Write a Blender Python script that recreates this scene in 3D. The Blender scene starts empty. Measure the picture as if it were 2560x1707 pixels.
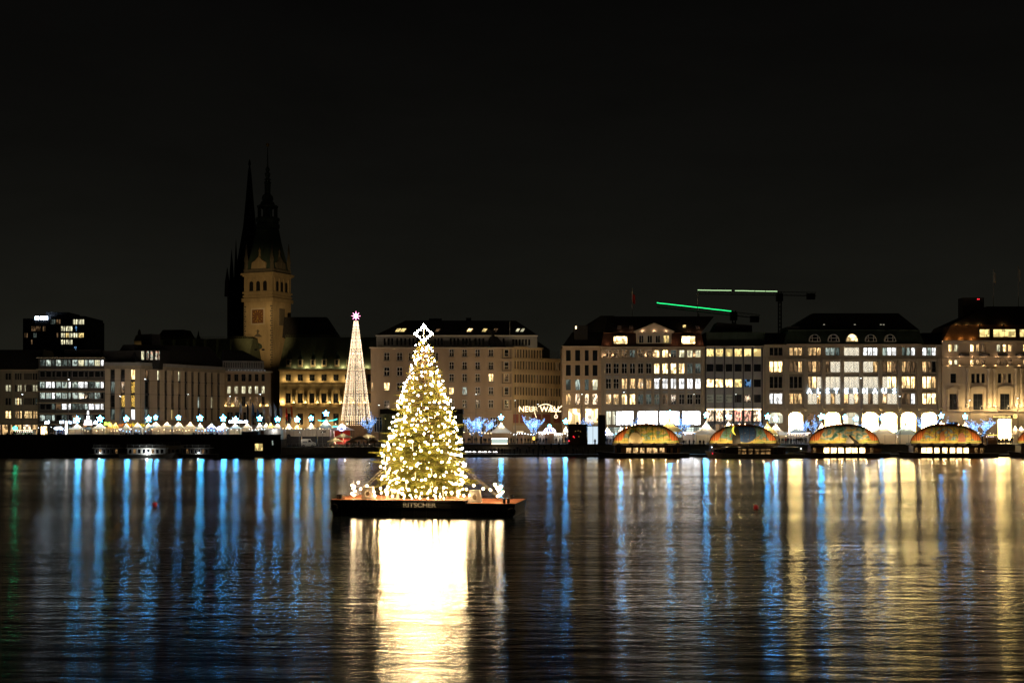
import bpy, math, random
from mathutils import Vector, Matrix
R = random.Random(11)
sc = bpy.context.scene

# ------------------------------------------------------------------ camera, sky, exposure
F, H, YH, CX = 3400.0, 8.7, 1055.0, 1280.0        # focal length (px of a 2560 px wide picture), eye height, horizon row
cam_d = bpy.data.cameras.new('camera')
cam_d.sensor_fit = 'HORIZONTAL'; cam_d.sensor_width = 36.0
cam_d.lens = F / 2560 * 36.0
cam_d.shift_y = (YH - 853.5) / 2560
cam_d.clip_start = 0.5; cam_d.clip_end = 9000
cam = bpy.data.objects.new('camera', cam_d)
cam.location = (0, 0, H); cam.rotation_euler = (math.radians(90), 0, 0)
sc.collection.objects.link(cam); sc.camera = cam

world = bpy.data.worlds.new('World'); sc.world = world; world.use_nodes = True
wn, wl = world.node_tree.nodes, world.node_tree.links
bgn = wn['Background']
tc = wn.new('ShaderNodeTexCoord'); sp = wn.new('ShaderNodeSeparateXYZ'); rp = wn.new('ShaderNodeValToRGB')
wl.new(tc.outputs['Generated'], sp.inputs[0]); wl.new(sp.outputs['Z'], rp.inputs['Fac'])
e = rp.color_ramp.elements                        # city night sky: faint glow of the town low down, darker overhead
e[0].position = 0.0; e[0].color = (0.0115, 0.0112, 0.0078, 1)
e[1].position = 0.30; e[1].color = (0.0022, 0.0021, 0.0019, 1)
m_ = e.new(0.10); m_.color = (0.0074, 0.0073, 0.0056, 1); m_ = e.new(0.19); m_.color = (0.0038, 0.0037, 0.0031, 1)
cn = wn.new('ShaderNodeTexNoise'); cn.inputs['Scale'].default_value = 2.6; cn.inputs['Detail'].default_value = 5; cn.inputs['Roughness'].default_value = .6
cm = wn.new('ShaderNodeMapping'); cm.inputs['Scale'].default_value = (1, 1, 3.2); cr_ = wn.new('ShaderNodeMapRange'); cr_.inputs['From Min'].default_value = .3; cr_.inputs['From Max'].default_value = .7; cr_.inputs['To Min'].default_value = .78; cr_.inputs['To Max'].default_value = 1.22
wl.new(tc.outputs['Generated'], cm.inputs[0]); wl.new(cm.outputs[0], cn.inputs['Vector']); wl.new(cn.outputs['Fac'], cr_.inputs['Value'])
cv = wn.new('ShaderNodeVectorMath'); cv.operation = 'SCALE'; wl.new(rp.outputs['Color'], cv.inputs[0]); wl.new(cr_.outputs[0], cv.inputs['Scale'])   # thin uneven cloud
wl.new(cv.outputs[0], bgn.inputs['Color']); bgn.inputs['Strength'].default_value = 1.0

vs = sc.view_settings
sc.display_settings.display_device = 'sRGB'
vs.view_transform = 'Standard'; vs.look = 'None'; vs.exposure = 0.0; vs.gamma = 1.0; vs.use_curve_mapping = False
cy = sc.cycles
cy.use_denoising = True
try: cy.denoiser = 'OPENIMAGEDENOISE'
except Exception: pass
cy.max_bounces = 5; cy.diffuse_bounces = 2; cy.glossy_bounces = 3; cy.transmission_bounces = 4; cy.transparent_max_bounces = 8
cy.sample_clamp_indirect = 60.0; cy.caustics_reflective = False; cy.caustics_refractive = False
cy.use_light_tree = True; cy.use_adaptive_sampling = False

# ------------------------------------------------------------------ helpers
COL = sc.collection
def X(px, Y): return (px - CX) * Y / F
def Z(py, Y): return H - (py - YH) * Y / F

def link(o, parent=None):
    COL.objects.link(o)
    if parent is not None: o.parent = parent
    return o
def tag(o, label=None, cat=None, group=None, kind=None):
    if label: o['label'] = label
    if cat: o['category'] = cat
    if group: o['group'] = group
    if kind: o['kind'] = kind
    return o
def thing(name, label, cat, loc=(0, 0, 0), rot=0.0, group=None):
    o = bpy.data.objects.new(name, None); o.empty_display_size = .3
    o.location = loc; o.rotation_euler = (0, 0, rot); link(o)
    return tag(o, label, cat, group)
def inst(name, mesh, parent, loc=(0, 0, 0), rot=(0, 0, 0), scale=(1, 1, 1)):
    o = bpy.data.objects.new(name, mesh); o.location = loc; o.rotation_euler = rot; o.scale = scale
    return link(o, parent)
def copy_tree(o, parent=None):
    c = o.copy(); COL.objects.link(c); c.parent = parent
    for ch in o.children: copy_tree(ch, c)
    return c

class MB:
    """collects faces; build() links them as one mesh object"""
    def __init__(s): s.v = []; s.f = []; s.m = []; s.M = None; s.mi = 0
    def add(s, vs, fs):
        b = len(s.v)
        if s.M is not None: vs = [tuple(s.M @ Vector(p)) for p in vs]
        s.v += [tuple(p) for p in vs]
        for f in fs: s.f.append(tuple(b + i for i in f)); s.m.append(s.mi)
        return s
    def quad(s, a, b, c, d): return s.add([a, b, c, d], [(0, 1, 2, 3)])
    def box(s, x0, x1, y0, y1, z0, z1):
        return s.add([(x0, y0, z0), (x1, y0, z0), (x1, y1, z0), (x0, y1, z0), (x0, y0, z1), (x1, y0, z1), (x1, y1, z1), (x0, y1, z1)],
                     [(0, 3, 2, 1), (4, 5, 6, 7), (0, 1, 5, 4), (1, 2, 6, 5), (2, 3, 7, 6), (3, 0, 4, 7)])
    def prism(s, poly, y0, y1):                    # poly of (x, z), clockwise or not, extruded along y
        n = len(poly)
        vs = [(x, y0, z) for x, z in poly] + [(x, y1, z) for x, z in poly]
        fs = [tuple(range(n)), tuple(range(2 * n - 1, n - 1, -1))] + [(i, i + n, (i + 1) % n + n, (i + 1) % n) for i in range(n)]
        return s.add(vs, fs)
    def frustum(s, b, t):                          # b, t: lists of bottom and top corner points
        n = len(b)
        return s.add(list(b) + list(t), [tuple(range(n))[::-1], tuple(range(n, 2 * n))] + [(i, (i + 1) % n, (i + 1) % n + n, i + n) for i in range(n)])
    def lathe(s, prof, n=8, c=(0, 0), ph=0.0, cap=True):
        vs = []; fs = []
        for r, z in prof:
            for k in range(n):
                a = ph + 2 * math.pi * k / n
                vs.append((c[0] + r * math.cos(a), c[1] + r * math.sin(a), z))
        for i in range(len(prof) - 1):
            for k in range(n):
                k2 = (k + 1) % n
                fs.append((i * n + k, i * n + k2, (i + 1) * n + k2, (i + 1) * n + k))
        if cap:
            fs.append(tuple(range(n))[::-1]); fs.append(tuple((len(prof) - 1) * n + k for k in range(n)))
        return s.add(vs, fs)
    def tube(s, pts, r, n=5):
        pts = [Vector(p) for p in pts]; m = len(pts)
        rs = r if isinstance(r, (list, tuple)) else [r] * m
        vs = []; fs = []
        for i, p in enumerate(pts):
            d = (pts[min(i + 1, m - 1)] - pts[max(i - 1, 0)])
            d = d.normalized() if d.length > 1e-9 else Vector((0, 0, 1))
            a = d.cross(Vector((0, 0, 1)) if abs(d.z) < .9 else Vector((1, 0, 0))).normalized(); b = d.cross(a)
            for k in range(n):
                t = 2 * math.pi * k / n
                vs.append(tuple(p + (a * math.cos(t) + b * math.sin(t)) * rs[i]))
        for i in range(m - 1):
            for k in range(n):
                k2 = (k + 1) % n
                fs.append((i * n + k, i * n + k2, (i + 1) * n + k2, (i + 1) * n + k))
        fs.append(tuple(range(n))[::-1]); fs.append(tuple((m - 1) * n + k for k in range(n)))
        return s.add(vs, fs)
    def octa(s, c, r):
        x, y, z = c
        return s.add([(x + r, y, z), (x - r, y, z), (x, y + r, z), (x, y - r, z), (x, y, z + r), (x, y, z - r)],
                     [(0, 2, 4), (2, 1, 4), (1, 3, 4), (3, 0, 4), (2, 0, 5), (1, 2, 5), (3, 1, 5), (0, 3, 5)])
    def ball(s, c, r, n=8, m=5, sz=1.0):
        return s.lathe([(max(1e-3, r * math.sin(math.pi * i / m)), c[2] - r * sz * math.cos(math.pi * i / m)) for i in range(m + 1)], n, (c[0], c[1]))
    def star(s, c, ro, ri, n=5, t=.12, rot=math.pi / 2):  # puffed star in the xz plane
        x, y, z = c; ring = []
        for k in range(2 * n):
            a = rot + math.pi * k / n; q = ro if k % 2 == 0 else ri
            ring.append((x + q * math.cos(a), y, z + q * math.sin(a)))
        vs = ring + [(x, y - t, z), (x, y + t * .5, z)]; m = 2 * n
        s.add(vs, [(k, (k + 1) % m, m) for k in range(m)]); s.mi = 1; s.add(vs, [((k + 1) % m, k, m + 1) for k in range(m)]); s.mi = 0
        return s
    def mesh(s, name, mats, smooth=False):
        me = bpy.data.meshes.new(name); me.from_pydata(s.v, [], s.f); me.update()
        for q in (mats if isinstance(mats, (list, tuple)) else [mats]): me.materials.append(q)
        if any(s.m): me.polygons.foreach_set('material_index', s.m)
        if smooth: me.polygons.foreach_set('use_smooth', [True] * len(me.polygons))
        return me
    def build(s, name, mats, parent=None, loc=(0, 0, 0), smooth=False):
        return inst(name, s.mesh(name, mats, smooth), parent, loc)

# ------------------------------------------------------------------ materials
def mat(name, col, rough=.75, var=.25, scale=.6, metal=0.0, bump=0.0, streak=0.0, spec=.3):
    m = bpy.data.materials.new(name); m.use_nodes = True
    n, l = m.node_tree.nodes, m.node_tree.links; b = n['Principled BSDF']
    b.inputs['Roughness'].default_value = rough; b.inputs['Metallic'].default_value = metal
    b.inputs['Specular IOR Level'].default_value = spec
    if var > 0:
        t = n.new('ShaderNodeTexCoord'); mp = n.new('ShaderNodeMapping'); nz = n.new('ShaderNodeTexNoise')
        mp.inputs['Scale'].default_value = (1, 1, .25 if streak else 1)
        nz.inputs['Scale'].default_value = scale; nz.inputs['Detail'].default_value = 6; nz.inputs['Roughness'].default_value = .65
        l.new(t.outputs['Object'], mp.inputs[0]); l.new(mp.outputs[0], nz.inputs['Vector'])
        r = n.new('ShaderNodeValToRGB')
        r.color_ramp.elements[0].position = .3; r.color_ramp.elements[1].position = .72
        r.color_ramp.elements[0].color = tuple(c * (1 - var) for c in col) + (1,)
        r.color_ramp.elements[1].color = tuple(min(1, c * (1 + var * .6)) for c in col) + (1,)
        l.new(nz.outputs['Fac'], r.inputs['Fac']); l.new(r.outputs['Color'], b.inputs['Base Color'])
        if bump:
            bp = n.new('ShaderNodeBump'); bp.inputs['Strength'].default_value = bump; bp.inputs['Distance'].default_value = .03
            l.new(nz.outputs['Fac'], bp.inputs['Height']); l.new(bp.outputs[0], b.inputs['Normal'])
    else:
        b.inputs['Base Color'].default_value = tuple(col) + (1,)
    return m
def emit(name, col, strength, sampling=None):
    m = bpy.data.materials.new(name); m.use_nodes = True
    n, l = m.node_tree.nodes, m.node_tree.links; n.remove(n['Principled BSDF'])
    e = n.new('ShaderNodeEmission'); e.inputs['Color'].default_value = tuple(col) + (1,); e.inputs['Strength'].default_value = strength
    l.new(e.outputs[0], n['Material Output'].inputs['Surface'])
    if sampling: m.cycles.emission_sampling = sampling
    return m
def room(name, ca, cb, strength, lo=.35, scale=2.0, rv=.5, sharp=(.38, .6), top=.35):
    """emissive pane painted as a lit room: brighter and darker patches (blinds, shelves, furniture), top painted brighter as ceiling light"""
    m = bpy.data.materials.new(name); m.use_nodes = True
    n, l = m.node_tree.nodes, m.node_tree.links; b = n['Principled BSDF']
    b.inputs['Base Color'].default_value = (.02, .02, .022, 1); b.inputs['Roughness'].default_value = .12
    t = n.new('ShaderNodeTexCoord'); oi = n.new('ShaderNodeObjectInfo'); mp = n.new('ShaderNodeMapping')
    mp.inputs['Scale'].default_value = (1.6, 1, 1.0)
    vm = n.new('ShaderNodeVectorMath'); vm.operation = 'ADD'
    cmb = n.new('ShaderNodeCombineXYZ'); m1 = n.new('ShaderNodeMath'); m1.operation = 'MULTIPLY'; m1.inputs[1].default_value = 37.0
    l.new(oi.outputs['Random'], m1.inputs[0]); l.new(m1.outputs[0], cmb.inputs[0]); l.new(m1.outputs[0], cmb.inputs[2])
    l.new(t.outputs['Generated'], mp.inputs[0]); l.new(mp.outputs[0], vm.inputs[0]); l.new(cmb.outputs[0], vm.inputs[1])
    vo = n.new('ShaderNodeTexVoronoi'); vo.distance = 'CHEBYCHEV'; vo.inputs['Scale'].default_value = scale
    l.new(vm.outputs[0], vo.inputs['Vector'])
    sx = n.new('ShaderNodeSeparateColor'); l.new(vo.outputs['Color'], sx.inputs[0])
    r1 = n.new('ShaderNodeMapRange'); r1.inputs['From Min'].default_value = sharp[0]; r1.inputs['From Max'].default_value = sharp[1]
    r1.inputs['To Min'].default_value = lo; r1.inputs['To Max'].default_value = 1
    l.new(sx.outputs[0], r1.inputs['Value'])
    sg = n.new('ShaderNodeSeparateXYZ'); l.new(t.outputs['Generated'], sg.inputs[0])
    r2 = n.new('ShaderNodeMapRange'); r2.inputs['To Min'].default_value = 1 - top; r2.inputs['To Max'].default_value = 1 + top * .4
    l.new(sg.outputs['Z'], r2.inputs['Value'])
    r3 = n.new('ShaderNodeMapRange'); r3.inputs['To Min'].default_value = 1 - rv; r3.inputs['To Max'].default_value = 1 + rv * .3
    l.new(oi.outputs['Random'], r3.inputs['Value'])
    a = n.new('ShaderNodeMath'); a.operation = 'MULTIPLY'; l.new(r1.outputs[0], a.inputs[0]); l.new(r2.outputs[0], a.inputs[1])
    c = n.new('ShaderNodeMath'); c.operation = 'MULTIPLY'; l.new(a.outputs[0], c.inputs[0]); l.new(r3.outputs[0], c.inputs[1])
    d = n.new('ShaderNodeMath'); d.operation = 'MULTIPLY'; d.inputs[1].default_value = strength; l.new(c.outputs[0], d.inputs[0])
    mx = n.new('ShaderNodeMix'); mx.data_type = 'RGBA'; mx.inputs['A'].default_value = tuple(ca) + (1,); mx.inputs['B'].default_value = tuple(cb) + (1,)
    l.new(sx.outputs[1], mx.inputs['Factor'])
    l.new(mx.outputs['Result'], b.inputs['Emission Color']); l.new(d.outputs[0], b.inputs['Emission Strength'])
    return m
def fabric(name, col, trans=.5):
    m = bpy.data.materials.new(name); m.use_nodes = True
    n, l = m.node_tree.nodes, m.node_tree.links; n.remove(n['Principled BSDF'])
    a = n.new('ShaderNodeBsdfDiffuse'); b = n.new('ShaderNodeBsdfTranslucent'); mx = n.new('ShaderNodeMixShader')
    nz = n.new('ShaderNodeTexNoise'); nz.inputs['Scale'].default_value = 1.3; nz.inputs['Detail'].default_value = 4
    rp = n.new('ShaderNodeValToRGB'); rp.color_ramp.elements[0].color = tuple(c * .75 for c in col) + (1,); rp.color_ramp.elements[1].color = tuple(col) + (1,)
    l.new(nz.outputs['Fac'], rp.inputs['Fac'])
    for q in (a, b): l.new(rp.outputs['Color'], q.inputs['Color'])
    mx.inputs[0].default_value = trans
    l.new(a.outputs[0], mx.inputs[1]); l.new(b.outputs[0], mx.inputs[2]); l.new(mx.outputs[0], n['Material Output'].inputs['Surface'])
    return m
def glass(name, col, rough=.08):
    m = mat(name, col, rough, 0, spec=.6); return m

PM = {  # what one sees in a window
    '.': mat('dark_glass', (.012, .014, .018), .12, .5, 1.2, spec=.6),
    'd': room('window_dim_warm', (1, .62, .28), (.9, .5, .25), .28, .15),
    'D': room('window_dim_cool', (.55, .75, .68), (.5, .6, .5), .22, .2),
    'w': room('window_warm', (1, .66, .30), (1, .58, .22), 1.8, .2),
    'W': room('window_warm_bright', (1, .72, .33), (1, .66, .27), 6.4, .18, rv=.45),
    'c': room('window_cool', (.72, .92, .85), (.85, .95, .78), .95, .2),
    'C': room('window_white_bright', (.94, .97, 1), (1, .98, .92), 2.8, .35, rv=.35),
    'y': room('window_yellow', (1, .78, .30), (1, .70, .24), 1.9, .35, rv=.35),
    'Y': room('window_pale_yellow', (1, .92, .55), (.95, .9, .6), 1.7, .35),
    'g': room('window_gold_garland', (1, .55, .08), (1, .66, .15), 1.1, .05, 9.0),
    'b': room('window_blue_tree', (.15, .45, 1), (.3, .6, 1), .8, .02, 3.0),
    'r': room('window_shop', (1, .62, .32), (1, .85, .6), 3.0, .12, 4.0),
    'R': room('window_shop_red', (1, .30, .22), (1, .75, .5), 2.4, .15, 4.0),
    'S': room('window_store_white', (.95, .97, 1), (1, 1, 1), 15.0, .15, 2.6, rv=.15, top=.25),
    'A': room('window_arcade', (1, .70, .25), (1, .74, .30), 72.0, .22, 3.0, rv=.35),
    'a': room('window_arcade_dim', (1, .88, .58), (.9, .95, .75), 1.6, .5, 1.5, rv=.2),
    'q': room('window_behind_light_curtain', (1, .80, .50), (1, .72, .40), .45, .5, rv=.3),
    'o': room('window_penthouse', (.7, 1, .8), (1, .3, .12), 1.0, .1, 4.0),
}
M = {
    'stone': mat('beige_stone', (.40, .32, .23), .8, .22, .35, streak=1),
    'stone_grey': mat('grey_stone', (.31, .265, .205), .8, .28, .35, streak=1),
    'stone_pale': mat('pale_stone', (.50, .42, .32), .8, .18, .3, streak=1),
    'stone_pink': mat('pinkish_stone', (.42, .32, .225), .8, .22, .3, streak=1),
    'stone_gold': mat('golden_sandstone', (.45, .345, .205), .85, .28, .4, streak=1),
    'stone_dark': mat('weathered_dark_stone', (.15, .13, .10), .85, .3, .5, streak=1),
    'concrete': mat('concrete', (.27, .27, .27), .8, .2, .8, streak=1),
    'white_trim': mat('white_painted_trim', (.62, .60, .56), .6, .12, 1.0),
    'dark_trim': mat('dark_metal_trim', (.035, .035, .04), .5, .3, 1.0),
    'roof': mat('dark_slate_roof', (.022, .021, .022), .7, .4, 1.5),
    'roof_brown': mat('red_brown_mansard', (.07, .035, .026), .6, .35, 1.2),
    'copper': mat('green_copper_roof', (.055, .085, .068), .6, .4, .6, streak=1),
    'copper_pale': mat('pale_green_copper', (.13, .15, .095), .65, .35, .5, streak=1),
    'bronze': mat('bronze_mansard', (.20, .11, .06), .5, .3, .8, metal=.2),
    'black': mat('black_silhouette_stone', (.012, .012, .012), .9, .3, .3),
    'gold': mat('gilded_metal', (.7, .45, .12), .4, .1, 1.0, metal=.6),
    'steel': mat('galvanised_steel', (.35, .36, .37), .5, .2, 2.0, metal=.5),
    'pole': mat('painted_grey_pole', (.18, .18, .18), .5, .2, 2.0),
    'bronze_fig': mat('bronze_statue', (.08, .07, .045), .6, .3, 2.0),
}
EM = {
    'star': emit('star_lamp_blue_white', (.05, .45, .95), 120), 'star2': emit('star_lamp_bright_blue_white', (.05, .43, .95), 185), 'star3': emit('star_lamp_soft_blue_white', (.07, .42, .95), 66),
    'warm_bulb': emit('warm_bulb_glow', (1.0, .70, .34), 310), 'deck_bulb': emit('deck_bulb_glow', (1.0, .72, .38), 120), 'small_bulb': emit('small_bulb_glow', (1.0, .62, .24), 45),
    'led_blue': emit('blue_led', (.08, .34, 1.0), 5, 'NONE'),
    'led_white': emit('cold_white_led', (.62, .80, 1.0), 4, 'NONE'),
    'led_warm': emit('warm_white_led', (1.0, .72, .42), 4.2, 'NONE'),
    'letters': emit('white_letter_glow', (.62, .80, 1.0), 12),
    'letters_warm': emit('warm_letter_glow', (1.0, .76, .42), 3.2),
    'lamp_head': emit('street_lamp_glow', (.85, .95, 1.0), 14),
    'strip': emit('white_light_strip', (1.0, .93, .86), 7),
    'pink_strip': emit('pink_white_stall_light', (1.0, .76, .66), 4.5),
    'ring': emit('blue_white_ring_light', (.45, .52, 1.0), 9),
    'green': emit('green_crane_light', (.02, 1.0, .25), 2.0),
    'lime': emit('pale_green_crane_light', (.62, 1.0, .48), 1.3),
    'red': emit('red_signal_glow', (1.0, .03, .05), 2.2),
    'teal': emit('teal_neon', (.05, .95, .75), 2.2),
    'green_sign': emit('green_sign_glow', (.45, 1.0, .08), 4),
    'orange_sign': emit('orange_sign_glow', (1.0, .28, .05), .9),
    'yellow_sign': emit('yellow_sign_glow', (1.0, .75, .05), 1.0),
    'amber': emit('amber_lantern_glow', (1.0, .62, .10), 2.2),
    'dot': emit('light_curtain_dot', (1.0, .93, .74), 4, 'NONE'),
    'pyramid': emit('white_lantern_glow', (1.0, .93, .95), 6),
}

def lamp(name, parent, loc, energy, col=(1, .74, .42), radius=.12, kind='POINT', rot=(0, 0, 0), spot=2.6, blend=.7):
    d = bpy.data.lights.new(name, kind); d.energy = energy; d.color = col; d.shadow_soft_size = radius
    if kind == 'SPOT': d.spot_size = spot; d.spot_blend = blend
    o = bpy.data.objects.new(name, d); o.location = loc; o.rotation_euler = rot
    return link(o, parent)

def text_mesh(s, size, mat_, offset=0.0, extrude=.04, align='LEFT'):
    cu = bpy.data.curves.new('lettering', 'FONT'); cu.body = s; cu.size = size; cu.offset = offset; cu.extrude = extrude
    cu.align_x = align; cu.resolution_u = 3
    ob = bpy.data.objects.new('lettering', cu); COL.objects.link(ob)
    dg = bpy.context.evaluated_depsgraph_get(); dg.update()
    me = bpy.data.meshes.new_from_object(ob.evaluated_get(dg))
    bpy.data.objects.remove(ob); bpy.data.curves.remove(cu)
    for v in me.vertices: x, y, z = v.co; v.co = (x, -z, y)
    me.materials.clear(); me.materials.append(mat_)
    return me

# ------------------------------------------------------------------ facades
class Bld:
    """a building whose front runs from picture column pxa at distance ya to pxb at yb; local x runs along it, y goes inward"""
    def __init__(s, name, label, pxa, ya, pxb, yb, base, cat='building'):
        s.a = Vector((X(pxa, ya), ya)); s.b = Vector((X(pxb, yb), yb)); d = s.b - s.a
        s.L = d.length; s.d = d / s.L; s.n = Vector((-s.d.y, s.d.x)); s.base = base
        s.t = thing(name, label, cat, (s.a.x, s.a.y, base), math.atan2(d.y, d.x))
    def pt(s, px, py, inset=0.0):
        a = s.a + s.n * inset; k = (px - CX) / F
        # point k*Y, Y on line a + t d
        t = (k * a.y - a.x) / (s.d.x - k * s.d.y); y = a.y + t * s.d.y
        return t, Z(py, y) - s.base
    def x(s, px, inset=0.0): return s.pt(px, 1000, inset)[0]
    def z(s, py, px=None, inset=0.0):
        if px is None: px = CX + F * (s.a.x + s.b.x) / (s.a.y + s.b.y)
        return s.pt(px, py, inset)[1]
    def rect(s, p0, p1, top, bot, inset=0.0):
        pm = (p0 + p1) / 2
        return s.x(p0, inset), s.x(p1, inset), s.z(bot, pm, inset), s.z(top, pm, inset)

def wall(parent, ops, x0, x1, z0, z1, mt, y=0.0, depth=.4, name='wall', back=None):
    """sheet with openings and their reveals"""
    ops = [(max(a, x0), min(b, x1), max(c, z0), min(d, z1)) for a, b, c, d in ops if b > x0 and a < x1 and d > z0 and c < z1]
    xs = sorted({round(q, 3) for q in [x0, x1] + [o[0] for o in ops] + [o[1] for o in ops]})
    zs = sorted({round(q, 3) for q in [z0, z1] + [o[2] for o in ops] + [o[3] for o in ops]})
    mb = MB()
    for j in range(len(zs) - 1):
        zm = (zs[j] + zs[j + 1]) / 2; run = None
        row = [o for o in ops if o[2] < zm < o[3]]
        for i in range(len(xs) - 1):
            xm = (xs[i] + xs[i + 1]) / 2
            hole = any(o[0] < xm < o[1] for o in row)
            if not hole and run is None: run = xs[i]
            if (hole or i == len(xs) - 2) and run is not None:
                e_ = xs[i] if hole else xs[i + 1]
                mb.quad((run, y, zs[j]), (e_, y, zs[j]), (e_, y, zs[j + 1]), (run, y, zs[j + 1])); run = None
    for a, b, c, d in ops:
        mb.quad((a, y, c), (a, y, d), (a, y + depth, d), (a, y + depth, c)); mb.quad((b, y, d), (b, y, c), (b, y + depth, c), (b, y + depth, d))
        mb.quad((a, y, c), (a, y + depth, c), (b, y + depth, c), (b, y, c)); mb.quad((a, y, d), (b, y, d), (b, y + depth, d), (a, y + depth, d))
    if back:                                        # sides, back and top close the block
        mb.quad((x0, y, z0), (x0, y, z1), (x0, y + back, z1), (x0, y + back, z0)); mb.quad((x1, y, z1), (x1, y, z0), (x1, y + back, z0), (x1, y + back, z1))
        mb.quad((x0, y, z1), (x1, y, z1), (x1, y + back, z1), (x0, y + back, z1)); mb.quad((x0, y + back, z0), (x0, y + back, z1), (x1, y + back, z1), (x1, y + back, z0))
    return mb.build(name, mt, parent)

_wc = {}
def window(parent, rect, pane, style='cross', y=.28, frame=None, fw=.10, name='window'):
    x0, x1, z0, z1 = rect; w = round((x1 - x0) / .04) * .04; h = round((z1 - z0) / .04) * .04
    frame = frame or M['white_trim']; key = (w, h, style, frame.name, fw)
    if key not in _wc:
        mb = MB(); d = .07
        mb.box(-w / 2, -w / 2 + fw, 0, d, 0, h); mb.box(w / 2 - fw, w / 2, 0, d, 0, h)
        mb.box(-w / 2 + fw, w / 2 - fw, .002, d, 0, fw); mb.box(-w / 2 + fw, w / 2 - fw, .002, d, h - fw, h)
        nv, hs = {'cross': (1, (.58,)), 'plain': (0, ()), 'two': (1, ()), 'three': (2, (.68,)), 'grid': (1, (.36, .68)), 'sash': (0, (.4,)), 'shop': (2, (.8,)), 'low': (0, (.3,)), 'four': (3, (.7,))}[style]
        for k in range(nv):
            q = -w / 2 + w * (k + 1) / (nv + 1); mb.box(q - fw * .5, q + fw * .5, .004, d, fw, h - fw)
        for t in hs: mb.box(-w / 2 + fw, w / 2 - fw, .008, d - .004, h * t - fw * .45, h * t + fw * .45)
        _wc[key] = mb.mesh('window_frame', frame)
    pk = (w, h, pane)
    if pk not in _wc:
        _wc[pk] = MB().quad((-w / 2 + .02, 0, .02), (w / 2 - .02, 0, .02), (w / 2 - .02, 0, h - .02), (-w / 2 + .02, 0, h - .02)).mesh('pane', PM[pane])
    o = inst(name, _wc[key], parent, ((x0 + x1) / 2, y, z0))
    inst('pane', _wc[pk], o, (0, .05, 0))
    return o
def slab(parent, name, mt, x0, x1, y0, y1, z0, z1):
    return MB().box(x0, x1, y0, y1, z0, z1).build(name, mt, parent)
def uplight(parent, loc, energy, col=(1, .72, .30), name='uplight', r=.1):
    x, y, z = loc
    if 'up' not in _wc: _wc['up'] = MB().lathe([(.10, 0), (.16, .16), (.16, .22)], 8).mesh('uplight', M['dark_trim'])
    o = inst(name, _wc['up'], parent, (x, y, z - .3)); lamp('uplight_glow', o, (0, 0, .38), energy * 3.5, col, r)
    return o
def rail(parent, x0, x1, y, z, h=1.0, step=1.2, mt=None, name='railing'):
    mb = MB(); n = max(1, int((x1 - x0) / step))
    for k in range(n + 1):
        q = x0 + (x1 - x0) * k / n; mb.box(q - .03, q + .03, y - .03, y + .03, z, z + h)
    mb.box(x0, x1, y - .04, y + .04, z + h, z + h + .06); mb.box(x0, x1, y - .02, y + .02, z + h * .5, z + h * .5 + .04)
    return mb.build(name, mt or M['dark_trim'], parent)
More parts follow.
